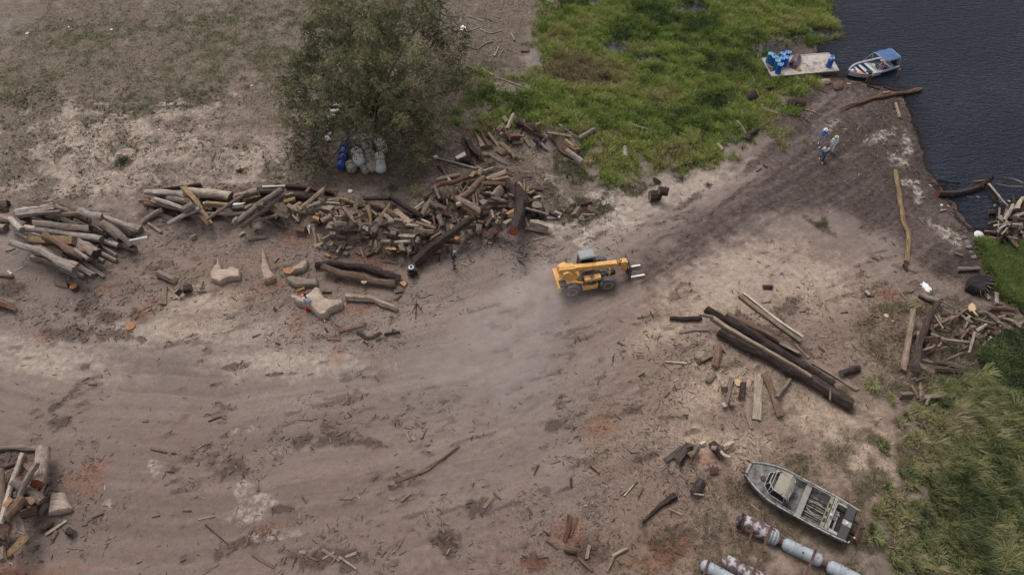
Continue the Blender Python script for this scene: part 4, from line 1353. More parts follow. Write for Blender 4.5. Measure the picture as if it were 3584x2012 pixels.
if extra:                # the smallest chunks past the first few hundred become one heap of crumbs
    bmx = bmesh.new(); slots = []
    for d in extra:
        o = d['o']; me = o.data; mp = []
        for mt in me.materials:
            if mt not in slots: slots.append(mt)
            mp.append(slots.index(mt))
        n0 = len(bmx.faces); nv = len(bmx.verts); bmx.from_mesh(me); bmx.verts.ensure_lookup_table(); bmx.faces.ensure_lookup_table()
        M_ = Matrix.Translation(o.location) @ Matrix.Rotation(o.rotation_euler.z, 4, 'Z')
        for v in bmx.verts[nv:]: v.co = M_ @ v.co
        for f in bmx.faces[n0:]: f.material_index = mp[f.material_index]
        for ch in list(o.children): bpy.data.objects.remove(ch)
        bpy.data.objects.remove(o); ITEMS.remove(d)
    me = bpy.data.meshes.new('wood_chunk_litter'); bmx.to_mesh(me); bmx.free()
    for mt in slots: me.materials.append(mt)
    tag(link('wood_chunk_litter', me), kind='stuff')
base = {}
for d in ITEMS:
    if d['label'] is None:
        s, c_, n, dirn = shape_words(d); d['auto'] = (f"{s} {c_} {n} {dirn}".strip(), d['region'])
        base.setdefault(d['auto'], []).append(d)
NUM = ['', 'second', 'third', 'fourth', 'fifth', 'sixth', 'seventh', 'eighth', 'ninth', 'tenth', 'eleventh', 'twelfth', 'thirteenth', 'fourteenth', 'fifteenth', 'sixteenth', 'seventeenth', 'eighteenth', 'nineteenth', 'twentieth']
for (t, reg), ds in base.items():
    ds.sort(key=lambda d: d['x']); n = len(ds)
    for i, d in enumerate(ds):
        if n == 1: pre = ''
        elif i == 0: pre = 'leftmost '
        elif i == n-1: pre = 'rightmost '
        elif i < n/2: pre = NUM[min(i, 19)]+' from left '
        else: pre = (NUM[min(n-1-i, 19)]+' from right ') if n-1-i > 0 else 'rightmost '
        d['label'] = f"{pre}{t} {reg}"
GN = {'plank': 'flat pieces of wood', 'wood_block': 'chunks of wood', 'branch': 'sticks', 'split_log': 'split logs', 'log': 'logs'}
for d in ITEMS:
    d['o']['label'] = ' '.join(d['label'].split()[:16])
    d['o']['group'] = f"{GN[d['name']]} {d['region']}"
import collections; print('COUNTS', collections.Counter(d['name'] for d in ITEMS))
# ------------------------------------------------------------ shaped stumps and slabs
def chaikin(p, k=1):
    for _ in range(k):
        q = []
        for a, b in zip(p, p[1:]+p[:1]):
            q += [tuple(a[i]*.75+b[i]*.25 for i in range(2)), tuple(a[i]*.25+b[i]*.75 for i in range(2))]
        p = q
    return p
def hull_piece(name, cat, label, x0, y0, sc, pts, T, mat, smooth=1, lift=0.0, inset=.05, group=None, parent=None, z0=None, steps=3):
    pts = chaikin([(x0+a/sc, y0+b/sc) for a, b in pts], smooth)
    w = np.array([P(a, b, T*.8+lift)[:2] for a, b in pts]); c = w.mean(0)
    z = (np.median([h_at(a, b) for a, b in w])-.02+lift) if z0 is None else z0
    m = MB(); bm = m.bm
    lo = [bm.verts.new((*(p-c)*.97, 0)) for p in w]; hi = [bm.verts.new((*(p-c), T*.5)) for p in w]; n = len(w)
    for k in range(n): bm.faces.new((lo[k], lo[(k+1) % n], hi[(k+1) % n], hi[k]))
    top = bm.faces.new(hi); bm.normal_update()
    if top.normal.z < 0: top.normal_flip()
    for s_ in range(steps):
        bmesh.ops.inset_region(bm, faces=[top], thickness=inset, depth=T*.5*(.5, .3, .2)[s_], use_even_offset=False)
    bmesh.ops.triangulate(bm, faces=[top]); rr = random.Random(n)
    for v in bm.verts:
        if v.co.z > T*.6: v.co.z += rr.uniform(-.02, .02)
    o = m.build(name, mat, parent, smooth=True, loc=(c[0], c[1], z) if parent is None else None)
    if parent is None:
        tag(o, label, cat, group)
        for p in w: stamp(np.array([[p[0], p[1], 0]]), [z+T*.5], .12)
    return o, c, z
def flatface(name, x0, y0, sc, pts, zt, mat, parent, c, z, thick=.02):
    w = np.array([P(x0+a/sc, y0+b/sc, z+zt)[:2] for a, b in pts])-c
    return MB().prism([tuple(p) for p in w], zt-thick, zt+.012).build(name, mat, parent)
SR = (700, 850, 3.22)
star, c, z = hull_piece('tree_stump', 'stump', 'huge flat star shaped stump slab with five smooth arms, person working on it', *SR,
    [(1030, 585), (1062, 612), (1110, 592), (1165, 592), (1230, 560), (1270, 510), (1302, 482), (1362, 512), (1366, 556), (1400, 600), (1450, 625), (1520, 632), (1590, 622), (1616, 652), (1604, 692),
     (1560, 712), (1490, 742), (1440, 770), (1435, 802), (1352, 828), (1300, 780), (1250, 732), (1180, 692), (1090, 668), (1058, 640)], .62, WM['bar'], 1, inset=.05)
star.data.materials[0] = WM['bar']
MB().lathe([(.09, 0), (.09, .03)], c=(P(700+1248/3.22, 850+660/3.22, .6)[0]-c[0], P(700+1248/3.22, 850+660/3.22, .6)[1]-c[1], .60), n=12).build('knothole', ENDM['d'], star)
y1, c, z = hull_piece('tree_stump', 'stump', 'forked butt log with an orange sawn foot, leftmost of the cut stumps', *SR,
    [(110, 335), (150, 265), (178, 240), (196, 160), (220, 205), (228, 228), (236, 290), (300, 292), (350, 262), (440, 288), (452, 318), (446, 386), (345, 392), (290, 408), (218, 448), (122, 402)], .5, WM['bar'], 0, inset=.035)
flatface('cut_face', *SR, [(112, 345), (165, 362), (212, 440), (124, 400)], .42, ENDM['o'], y1, c, z, .3)
y2, c, z = hull_piece('tree_stump', 'stump', 'cone shaped butt log pointing up the photo with an orange sawn foot', *SR,
    [(700, 60), (735, 85), (745, 160), (775, 230), (792, 300), (852, 362), (840, 400), (722, 436), (704, 400), (680, 300), (674, 262), (690, 200), (685, 110)], .55, WM['bar'], 1)
flatface('cut_face', *SR, [(706, 404), (745, 372), (846, 364), (838, 402), (724, 434)], .42, ENDM['o'], y2, c, z, .3)
y3, c, z = hull_piece('tree_stump', 'stump', 'upper arm of the split butt log with an orange flat face', *SR,
    [(930, 295), (1000, 272), (1060, 262), (1120, 215), (1190, 163), (1218, 190), (1208, 262), (1150, 312), (1066, 318), (1020, 352), (950, 342)], .5, WM['bar'], 1)
flatface('cut_face', *SR, [(934, 298), (1058, 268), (1064, 312), (1012, 348), (955, 338)], .50, ENDM['o'], y3, c, z, .1)
y4, c, z = hull_piece('tree_stump', 'stump', 'lower arm of the split butt log, curved and greyish brown', *SR,
    [(968, 372), (1040, 358), (1130, 382), (1230, 392), (1312, 376), (1332, 440), (1320, 482), (1180, 482), (1090, 498), (1040, 470), (980, 430)], .42, WM['gry'], 1)
hull_piece('tree_stump', 'stump', 'trapezoid light brown stump piece below the thick round log at lower left', 0, 1540, 3.064,
    [(545, 560), (680, 548), (720, 650), (765, 722), (725, 752), (590, 782), (512, 802), (520, 700)], .5, WM['bar'], 0)
BS = (1650, 620, 5.152)
s1, c, z = hull_piece('tree_stump', 'stump', 'biggest dark bark covered stump at the right end of the heap', *BS,
    [(770, 250), (830, 185), (900, 220), (950, 300), (1010, 380), (1060, 540), (1010, 632), (900, 600), (800, 560), (770, 450), (792, 350)], .8, WM['drk'], 1, inset=.08, lift=.25)
s2, c, z = hull_piece('tree_stump', 'stump', 'hollow dark stump with a grey top just right of the biggest stump', *BS,
    [(1080, 450), (1130, 408), (1230, 428), (1292, 500), (1340, 620), (1300, 702), (1236, 732), (1200, 640), (1130, 722), (1050, 690), (1090, 560)], .75, WM['drk'], 1, inset=.07)
flatface('cut_face', *BS, [(1090, 480), (1130, 445), (1210, 440), (1265, 480), (1280, 540), (1200, 556), (1100, 545)], .77, ENDM['n'], s2, c, z, .05)
log([(1650+1095/5.152, 620+548/5.152), (1650+1285/5.152, 620+562/5.152)], (3.5, 3.5), 'pal', '', None)
ITEMS[-1]['o']['label'] = 'thin pale stick lying across the top of the hollow dark stump'
MS = (3080, 1000, 5.111)
s3, c, z = hull_piece('tree_stump', 'stump', 'dark earthy stump with a torn bright orange face at the right', *MS,
    [(1440, 470), (1500, 420), (1590, 350), (1640, 300), (1720, 330), (1730, 420), (1740, 500), (1700, 530), (1600, 500)], .5, WM['drk'], 1)
flatface('torn_face', *MS, [(1600, 330), (1650, 303), (1700, 350), (1722, 420), (1690, 445), (1765, 550), (1690, 492), (1640, 442), (1612, 462), (1575, 400)], .52, ENDM['p'], s3, c, z, .12)
s4, c, z = hull_piece('root_plate', 'root plate', 'dark upturned root plate at the edge of the green grass on the right', 3050, 950, 2.891,
    [(990, 60), (1050, 18), (1250, 50), (1245, 110), (1170, 160), (1150, 215), (1060, 195), (975, 150)], .7, WM['blk'], 0, inset=.06)
for k in range(14):
    a = random.uniform(-2.6, .6); q = [(c[0], c[1])]; L = random.uniform(.9, 1.7)
    MB().tube([(0.2*math.cos(a), .2*math.sin(a), .6), (L*.6*math.cos(a), L*.6*math.sin(a), .55+random.uniform(-.1, .2)), (L*math.cos(a+.3), L*math.sin(a+.3), .15)], [.05, .035, .012], n=6).build('root', WM['brn'], s4)
for lab, R_, pts, T, mt in [
    ('dark earth clod in the grass left of the boat landing', (2600, 130, 3.963), [(40, 800), (90, 760), (180, 770), (190, 840), (130, 890), (60, 880)], .5, 'drk'),
    ('dark rounded lump of roots in the mud, right part of the clump below the platform', (2600, 130, 3.963), [(1240, 620), (1330, 580), (1410, 620), (1400, 690), (1290, 720)], .4, 'brn'),
    ('tangle of washed up roots directly below the concrete platform', (2600, 130, 3.963), [(1040, 590), (1120, 560), (1220, 570), (1230, 620), (1150, 640), (1060, 630)], .35, 'gry')]:
    hull_piece('root_clump', 'root clump', lab, *R_, pts, T, WM[mt], 1, inset=.1)
# standing round blocks
def round_block(px, py, r, h, mat, top, label, lean=0.0, name='round_block', cat='wood block'):
    w = P(px, py, h); z = h_at(w[0], w[1]); rr = random.Random(int(px)); n = 16
    rad = [r*(1+rr.uniform(-.07, .07)) for _ in range(n)]
    m = MB(); m.loft([[(rad[k]*math.cos(2*math.pi*k/n)*s_, rad[k]*math.sin(2*math.pi*k/n)*s_, zz) for k in range(n)] for s_, zz in ((1.05, -.04), (1.0, h*.5), (.98, h-.01))])
    o = m.build(name, WM[mat], None, smooth=True, loc=(w[0], w[1], z), rot=(lean, 0, 0)); tag(o, label, cat)
    MB().loft([[(rad[k]*math.cos(2*math.pi*k/n)*s_, rad[k]*math.sin(2*math.pi*k/n)*s_, zz) for k in range(n)] for s_, zz in ((.97, h-.012), (.96, h+.004))]).build('cut_face', ENDM[top], o)
round_block(1120/4.382, 690+1360/4.382, .27, .42, 'red', 'o', 'round red barked block standing on end with an orange top at the lower left pile')
round_block(2300+820/2.8925, 950+1120/2.8925, .27, .12, 'pal', 'p', 'flat round pale yellow slice lying below the fallen timber')
round_block(1380+975/5.785, 580+1395/5.785, .30, .35, 'brn', 'n', 'round stump block at the lower edge of the heap, above the long felled log')
round_block(960, 1077, .10, .3, 'gry', 'd', 'tiny grey hollow stub standing alone on dirt left of the star shaped stump')
round_block(3101, 1105, .17, .06, 'pal', 'p', 'small flat pale slice on reddish litter at the right')
round_block(455, 1140, .32, .12, 'org', 'o', 'cracked flat orange slice on dirt in the left middle')
round_block(250, 1860, .16, .3, 'gry', 'd', 'small dark grey knob of wood on red dirt at lower left')
# sawn knots on the long felled log
for px, py, r, mt in ((1400+680/3.435, 550+975/3.435, .19, 'o'), (1400+572/3.435, 550+1068/3.435, .17, 'r')):
    w = P(px, py, .62); d = next(i for i in ITEMS if i['label'].startswith('long dark barked felled log'))['o']
    q = Matrix.Rotation(-d.rotation_euler.z, 4, 'Z') @ (Vector(w)-d.location)
    MB().lathe([(r*.85, -.35), (r*1.05, .0), (r, .05)], c=(q.x, q.y, q.z), n=14).build('sawn_knot', ENDM[mt], d)
d = next(i for i in ITEMS if i['label'].startswith('lower of the two long brown logs'))['o']
w = P(700+1850/3.22, 850+425/3.22, .5); q = Matrix.Rotation(-d.rotation_euler.z, 4, 'Z') @ (Vector(w)-d.location)
MB().lathe([(.25, -.1), (.22, .02)], c=(q.x, q.y, q.z), n=14).build('sawn_patch', ENDM['p'], d)

# ------------------------------------------------------------ stones and litter
def rockmesh(name, r, flat, seed, mat):
    m = MB(); bmesh.ops.create_icosphere(m.bm, subdivisions=2, radius=r); rr = random.Random(seed)
    ax = [Vector((rr.gauss(0, 1), rr.gauss(0, 1), rr.gauss(0, 1))).normalized() for _ in range(9)]; cut = [rr.uniform(.62, .9)*r for _ in ax]
    for v in m.bm.verts:
        for a, c_ in zip(ax, cut):
            dd = v.co.dot(a)
            if dd > c_: v.co -= a*(dd-c_)
        v.co.z *= flat
    return m
stone = plain("stone_grey", (.16, .135, .125), .9, .35, 4, bmp=.4); foamw = plain("foam_white", (.60, .57, .55), .8, .12, 4)
def rock(px, py, r, label, mat=None, flat=.6, name='stone', cat='stone', group=None, zoff=0.0):
    w = P(px, py, .1); o = rockmesh(name, r, flat, int(px), mat).build(name, mat or stone, None, loc=(w[0], w[1], h_at(w[0], w[1])+r*flat*.35+zoff), rot=(0, 0, px % 6))
    tag(o, label, cat, group); return o
rock(3386, 849, .30, 'broad grey stone at the dark mud bank above the right hand grass', group='stones of the mud bank')
rock(3392, 864, .26, 'grey stone directly below the broad one on the mud bank', group='stones of the mud bank')
rock(3376, 829, .18, 'small grey stone above the broad one on the mud bank', group='stones of the mud bank')
rock(3400, 880, .18, 'lowest small grey stone of the mud bank', group='stones of the mud bank')
rock(3410, 900, .22, 'pinkish grey stone by the grass corner on the mud bank', group='stones of the mud bank')
rock(3432, 814, .42, 'flat white foam slab at the lower edge of the dark pool', foamw, .28, 'foam_slab', 'foam slab')
rock(3533, 806, .20, 'small white foam lump right of the dark pool', foamw, .5, 'foam_slab', 'foam slab')
rock(3484, 784, .12, 'small pale stone on the shore right of the dark pool', foamw, .6)
rock(3299, 714, .13, 'tiny white stone on the bank left of the dark pool', foamw, .6)
rock(2615, 236, .12, 'small white stone in the grass left of the platform', foamw, .7)
rock(2667, 370, .15, 'pale stone at the grass corner above the mud', foamw, .6)
rock(1525, 553, .22, 'whitish lump on leaf litter right of the tree', foamw, .6)
plast = plain("plastic_white", (.72, .72, .74), .5, .15, 9); plast.node_tree.nodes["Principled BSDF"].inputs["Specular IOR Level"].default_value = .4
def bag(px, py, r, label, mat=None, flat=.45, name='plastic_bag', stretch=1.0):
    w = P(px, py, .05); m = MB(); bmesh.ops.create_icosphere(m.bm, subdivisions=3, radius=r); rr = random.Random(int(px*3+py))
    o_ = [rr.uniform(0, 9) for _ in range(6)]
    for v in m.bm.verts:
        d_ = v.co.normalized(); k = 1+.28*math.sin(d_.x*7+o_[0])*math.sin(d_.y*6+o_[1])+.18*math.sin(d_.x*15+d_.y*11+o_[2])+.1*math.sin(d_.z*19+d_.x*9+o_[3])
        v.co *= k; v.co.z *= flat; v.co.x *= stretch
    o = m.build(name, mat or plast, None, loc=(w[0], w[1], h_at(w[0], w[1], GH)+r*flat*.5), rot=(0, 0, (px % 7))); tag(o, label, 'litter'); return o
bag(1225, 669, .17, 'crumpled white plastic bag on leaf litter above the heap')
bag(1622, 101, .30, 'white plastic sack among the dead twigs above the tree', stretch=1.5)
bag(2562, 360, .20, 'white plastic sheet scrap lying in the green grass', stretch=2.0, flat=.3)
bag(3243, 1003, .26, 'bright white plastic scrap on dirt above the dark crooked branch', stretch=1.6, flat=.2)
bag(3563, 789, .30, 'white plastic jug shape at the right frame edge shore', stretch=1.3)
bag(95, 118, .14, 'white scrap in the dry grass at top left', flat=.2)
bag(389, 103, .12, 'small white litter in dry grass, further right at top left', flat=.2)
bag(2742, 62, .12, 'tiny white litter in the green grass near the lake', flat=.5)
bag(1902, 219, .25, 'black crumpled sack beside the grey path', plain("sack_black", (.02, .02, .025), .5, .3, 8), .5)
for i, (px, py) in enumerate([(380, 100), (880, 298), (240, 95), (556, 452), (165, 150)][1:4]):
    bag(px, py, .08, ['speck of white litter on pale sand near the tree', 'speck of white litter at the upper left dry grass', 'speck of white litter on the pale sandy slope'][i], flat=.4)

# ------------------------------------------------------------ telehandler
YEL = plain("machine_yellow", (.74, .375, .095), .55, .10, 3, dirt=(.36, .25, .15), dscale=3.5, dlo=.50, dhi=.66, bmp=.15)
BLK = plain("machine_black", (.022, .021, .022), .6, .3, 5, dirt=(.12, .095, .08), dscale=3, dlo=.5, dhi=.7)
TYR = plain("tyre_dusty", (.105, .105, .115), .9, .25, 5, dirt=(.16, .14, .13), dscale=3, dlo=.45, dhi=.65, bmp=.3)
ROOF = plain("roof_blue_grey", (.24, .28, .29), .6, .12, 2.5, dirt=(.30, .28, .25), dscale=2, dlo=.5, dhi=.7)
STEEL = plain("fork_steel", (.74, .72, .71), .35, .08, 4)
GREASE = plain("greasy_deck", (.20, .135, .085), .7, .4, 4, dirt=(.035, .028, .024), dscale=3, dlo=.45, dhi=.6)
GLASS = plain("cab_glass", (.02, .025, .028), .08, .1, 2)
CHROME = plain("cylinder_rod", (.55, .54, .52), .25, .1, 3, metal=.8)
ra, rb_ = P(1999, 1033), P(2124, 1009); fwd = rb_-ra; yaw = math.atan2(fwd[1], fwd[0]); wb = float(np.linalg.norm(fwd)); print('wheelbase', wb)
mid = (ra+rb_)/2; side = np.array([-math.sin(yaw), math.cos(yaw), 0]); org = mid+side*.98
tz = h_at(org[0], org[1])
T = empty('telehandler', (org[0], org[1], tz), yaw)
tag(T, 'yellow telehandler with lowered boom and white forks driving on the dusty road', 'telehandler')
hb = wb/2
def wheel(x, y, name='wheel'):
    r, wd = .60, .40; m = MB(); n = 36; prof = [(.34, -wd/2), (.52, -wd/2), (.585, -wd*.36), (.60, -wd*.2), (.60, wd*.2), (.585, wd*.36), (.52, wd/2), (.34, wd/2)]
    m.lathe(prof, n=n, axis='Y')
    for k in range(18):
        a = 2*math.pi*k/18
        for sgn in (-1, 1):
            m.box(((r+.012)*math.cos(a+sgn*.09), sgn*wd*.24, (r+.012)*math.sin(a+sgn*.09)), (.05, wd*.46, .07), ry=-(a+sgn*.09), rz=0)
    w = m.build(name, TYR, T, smooth=True, loc=(x, y, r))
    sg = -1 if y < 0 else 1; m = MB()
    m.lathe([(.345, -wd/2*.9), (.345, wd/2*.9)], n=28, axis='Y'); m.build('rim', YEL, w)
    m = MB(); prof = [(.06, sg*.10), (.15, sg*.10), (.20, sg*.04), (.29, sg*.05), (.335, sg*.19), (.345, sg*.205), (.345, sg*.21), (.30, sg*.19)]
    m.lathe([(.34, sg*.16), (.345, sg*.212), (.31, sg*.205), (.27, sg*.10), (.26, sg*.05)], n=28, axis='Y'); m.build('rim_ring', YEL, w, smooth=True)
    m = MB(); m.lathe([(.262, sg*.150), (.262, sg*.155)], n=24, axis='Y'); m.build('rim_well', GREASE, w)
    m = MB(); m.lathe([(.10, sg*.185), (.09, sg*.24), (.05, sg*.25)], n=14, axis='Y')
    for k in range(8):
        a = k*math.pi/4; m.box((.15*math.cos(a), sg*.195, .15*math.sin(a)), (.03, .03, .03))
    m.build('hub', GREASE, w)
for x in (-hb, hb):
    for y in (-.98, .98): wheel(x, y)
MB().box((0, 0, .68), (wb+.9, .62, .30), bev=.03).box((-hb, 0, .6), (.26, 1.6, .22), bev=.04).box((hb, 0, .6), (.26, 1.6, .22), bev=.04).box((1.9, 0, .8), (.5, .7, .3), bev=.03).build('chassis', BLK, T)
# rear body, swept over the back wheel
MB().xprism([(-2.15, .55), (-2.15, 1.15), (-1.95, 1.30), (-1.50, 1.36), (-1.1, 1.30), (-.55, 1.06), (-.45, .98), (-.55, .92), (-.85, 1.10), (-1.2, 1.22), (-1.55, 1.24), (-1.78, 1.05), (-1.9, .75), (-1.95, .55)], -.84, .84).build('rear_body', YEL, T)
MB().xprism([(-2.05, .6), (-2.05, 1.25), (-1.9, 2.02), (-1.55, 2.10), (-1.15, 1.75), (-.7, 1.15), (-.7, .75), (-1.2, .62)], -.52, .52).build('boom_tower', YEL, T)
MB().box((-2.20, 0, .80), (.22, 1.9, .55), bev=.05).build('counterweight', YEL, T)
MB().box((-1.98, -.72, 1.36), (.42, .5, .02), rz=0).box((-1.98, -.72, 1.30), (.5, .6, .1), bev=.02).build('rear_grille', BLK, T)
# low deck between the wheels on the near side, engine hood and hoses
MB().box((.02, -.88, .60), (1.15, .42, .34), bev=.03).box((.02, -.80, .80), (1.2, .5, .05)).build('side_tank', YEL, T)
MB().box((.0, -.83, .835), (1.05, .40, .02)).build('tank_step', GREASE, T)
MB().box((.28, -.60, 1.12), (1.25, .46, .30), bev=.06).build('engine_hood', YEL, T)
MB().box((.25, -.62, 1.285), (.36, .3, .02), rz=.3).build('hood_stain', GREASE, T)
MB().box((.28, -.24, 1.02), (1.35, .28, .34), bev=.03).box((.15, .0, .95), (1.9, .3, .2)).build('inner_deck', GREASE, T)
MB().tube([(-.9, -.60, 1.25), (-.3, -.72, 1.05), (.1, -.86, .9), (.5, -.88, .92)], .035, n=7).tube([(-.7, -.50, 1.35), (-.2, -.6, 1.2), (.05, -.8, .95)], .03, n=7).build('hydraulic_hose', BLK, T, smooth=True)
MB().tube([(-1.15, -.36, 1.45), (-.10, -.36, 1.02)], .05, n=10).build('lift_cylinder', CHROME, T, smooth=True)
MB().tube([(-1.3, -.36, 1.5), (-.7, -.36, 1.26)], .075, n=10).build('cylinder_barrel', YEL, T, smooth=True)
MB().box((1.12, -.45, 1.05), (.42, .34, .42), bev=.04).build('battery_box', BLK, T)
MB().lathe([(.07, 0), (.09, .1), (.09, .25), (.05, .3)], c=(1.55, -.40, .95), n=12).tube([(1.45, -.6, .8), (1.75, -.3, 1.0), (1.8, .1, 1.0)], .05, n=8).build('front_linkage', YEL, T, smooth=True)
for y in (-.98, .98):
    MB().xprism([(hb-.5, 1.18), (hb-.35, 1.30), (hb-.1, 1.33), (hb-.1, 1.30), (hb-.33, 1.27), (hb-.47, 1.16)], y-.2, y+.2).build('front_mudguard', BLK, T)
# cab on the far side
cx, cy = .12, .70
for dx in (-.55, .55):
    for dy in (-.34, .34): MB().tube([(cx+dx, cy+dy, .95), (cx+dx*.86, cy+dy, 2.22)], .035, n=6).build('cab_pillar', BLK, T)
MB().box((cx, cy, 1.05), (1.15, .72, .42), bev=.03).build('cab_base', BLK, T)
MB().box((cx, cy, 1.65), (1.0, .64, .95), taper=.88).build('cab_glass', GLASS, T)
MB().box((cx, cy, 2.30), (1.18, .86, .16), bev=.06, taper=.9).box((cx-.02, cy, 2.385), (.8, .6, .03), bev=.01).build('cab_roof', ROOF, T)
MB().box((cx-.1, cy+.02, 1.35), (.4, .42, .5), bev=.05).build('seat', BLK, T)
# boom
def bl(x, z): return x, z
bx0, bz0, bx1, bz1 = -2.0, 2.02, 2.35, 1.50
ang = math.atan2(bz1-bz0, bx1-bx0); Lb = math.hypot(bx1-bx0, bz1-bz0)
B = empty('boom', (bx0, -.02, bz0), 0, 0, -ang); B.parent = T
MB().box((Lb*.5+.5, 0, 0), (Lb-.95, .36, .42), bev=.03).build('outer_boom', YEL, B)
MB().box((.45, 0, .02), (1.15, .56, .48), bev=.05).box((.45, 0, .28), (1.1, .2, .03), bev=.01).build('boom_head_casing', YEL, B)
MB().box((-.12, -.16, .0), (.12, .2, .4), bev=.03).box((-.12, .16, .0), (.12, .2, .4), bev=.03).build('rear_bracket', YEL, B)
MB().box((Lb+.02, 0, -.01), (.5, .28, .32), bev=.02).build('inner_boom', YEL, B)
MB().tube([(Lb+.0, .1, .2), (Lb+.15, -.02, .28), (Lb+.3, .12, .2)], .035, n=6).tube([(Lb-.05, -.1, .2), (Lb+.1, -.16, .24), (Lb+.3, -.14, .15)], .03, n=6).build('boom_hose', BLK, B, smooth=True)
MB().box((Lb+.04, -.155, 0), (.05, .03, .34)).box((Lb+.14, -.155, 0), (.05, .03, .34)).box((Lb-.1, 0, .22), (.06, .34, .05)).build('wear_pad', BLK, B)
NX_ = bx0+(Lb)*math.cos(ang)
MB().xprism([(NX_+.15, 1.72), (NX_+.68, 1.66), (NX_+.74, 1.2), (NX_+.70, .72), (NX_+.42, .70), (NX_+.38, 1.15), (NX_+.12, 1.30)], -.2, .2).build('boom_nose', YEL, T)
cxr = NX_+.84; m = MB()
for z in (.28, .62, 1.12): m.box((cxr, 0, z), (.07, 1.45, .08))
for y in (-.7, -.35, 0, .35, .7): m.box((cxr, y, .7), (.06, .06, .95))
for k in range(9): m.box((cxr, -.66+k*.165, 1.28), (.04, .03, .36))
m.box((cxr, 0, 1.45), (.05, 1.42, .05)).box((cxr-.07, 0, .7), (.1, .5, .6)).build('fork_carriage', BLK, T)
for y in (-.52, .42):
    MB().box((cxr+.07, y, .62), (.05, .11, .8)).build('fork_shank', BLK, T)
    MB().xprism([(cxr+.05, .22), (cxr+1.2, .23), (cxr+1.2, .245), (cxr+.05, .28)], y-.065, y+.065).build('fork_blade', STEEL, T)
MB().tube([(-1.2, 1.10, 1.0), (-1.2, 1.2, 1.5)], .03, n=6).box((.75, 1.22, 1.9), (.04, .16, .26)).tube([(.66, 1.04, 1.8), (.75, 1.22, 1.8)], .015, n=5).build('side_mirror', BLK, T)
# ------------------------------------------------------------ boats
def diryaw(a, b): return math.atan2(b[1]-a[1], b[0]-a[0])
def hull(L, halfb, keel, sheer, n=22):
    """x from stern 0 to bow L; returns list of (x, half beam, keel z, gunwale z)"""
    return [(L*k/n, halfb(k/n), keel(k/n), sheer(k/n)) for k in range(n+1)]
def shell(st, inset=0.0, floor=None):
    rings = []
    for x, b, kz, g in st:
        b2 = max(.02, b-inset); z0 = kz if floor is None else max(floor, kz+.05)
        rings.append([(x, -b2, g), (x, -b2*.93, z0+(g-z0)*.45), (x, -b2*.72, z0+.02), (x, 0, z0-(.10 if floor is None else 0)), (x, b2*.72, z0+.02), (x, b2*.93, z0+(g-z0)*.45), (x, b2, g)])
    return rings
def open_loft(m, rings, flip=False):
    vr = [[m.bm.verts.new(p) for p in r] for r in rings]
    for a, b in zip(vr[:-1], vr[1:]):
        for k in range(len(a)-1): m.bm.faces.new((a[k], a[k+1], b[k+1], b[k]) if not flip else (a[k], b[k], b[k+1], a[k+1]))
    return vr
def make_hull(parent, st, mat_out, mat_in, thick=.06, floor=.25):
    m = MB(); o_ = open_loft(m, shell(st)); i_ = open_loft(m, shell(st, thick, floor), True)
    for j in range(len(st)-1):
        for s_ in (0, -1): m.bm.faces.new((o_[j][s_], o_[j+1][s_], i_[j+1][s_], i_[j][s_]))
    m.bm.faces.new(o_[0][::-1]); m.bm.faces.new([*i_[0]]); m.bm.faces.new((o_[0][0], o_[0][-1], i_[0][-1], i_[0][0]))
    m.bm.faces.new(o_[-1]); 
    o = m.build('hull', mat_out, parent, smooth=True); return o
ALU = plain("weathered_aluminium", (.21, .20, .195), .7, .3, 3, dirt=(.06, .052, .045), dscale=2.5, dlo=.42, dhi=.62)
RAIL = plain("bare_rail", (.42, .40, .38), .5, .2, 5, dirt=(.14, .12, .105), dscale=4, dlo=.5, dhi=.62)
CREAM = plain("cream_fibreglass", (.56, .50, .41), .6, .15, 3, dirt=(.24, .17, .11), dscale=3, dlo=.5, dhi=.68)
BOARD = plain("grey_boards", (.13, .11, .098), .9, .35, 6, dirt=(.03, .024, .02), dscale=4, dlo=.48, dhi=.6)
PALEB = plain("pale_boards", (.34, .30, .27), .85, .25, 5, dirt=(.14, .115, .10), dscale=4, dlo=.5, dhi=.65)
MOSS = plain("mossy_panel", (.20, .21, .11), .85, .3, 5, dirt=(.33, .31, .24), dscale=5, dlo=.5, dhi=.6)
RUST = plain("rusty_iron", (.105, .050, .036), .85, .35, 4, dirt=(.045, .028, .024), dscale=4, dlo=.5, dhi=.65)
DKHOLE = plain("dark_bilge", (.018, .016, .015), .8, .3, 4)
bow, stern = P(2450+518/3.129, 1550+283/3.129, .85), P(2450+1660/3.129, 1550+912/3.129, .75)
L = float(np.linalg.norm((bow-stern)[:2])); print('old boat', L)
zb = h_at(*((bow+stern)/2)[:2], GH)
OB = empty('old_workboat', (stern[0], stern[1], zb+.05), diryaw(stern, bow))
tag(OB, 'derelict grey aluminium workboat with cream cab on dry grass', 'boat')
hbf = lambda t: 1.21*(1-.09*(1-min(1, t/.35))**2) if t < .64 else 1.21*(1-((t-.64)/.36)**1.9*.64)
st = hull(L, hbf, lambda t: 0.0 if t < .8 else .35*((t-.8)/.2)**2, lambda t: .78+.12*max(0, (t-.5)/.5)**2)
make_hull(OB, st, ALU, ALU, .07, .22)
gp = [(x, -b, g+.02) for x, b, k, g in st]; gq = [(x, b, g+.02) for x, b, k, g in st]
MB().tube(gp, .045, n=6).build('gunwale', RAIL, OB, smooth=True); MB().tube(gq, .045, n=6).build('gunwale', RAIL, OB, smooth=True)
MB().tube([(x, -(b-.13), g+.03) for x, b, k, g in st[2:14]], .02, n=5).tube([(x, (b-.13), g+.03) for x, b, k, g in st[2:14]], .02, n=5).build('side_rail', RAIL, OB, smooth=True)
def hb_at(x): return float(np.interp(x, [s_[0] for s_ in st], [s_[1] for s_ in st]))
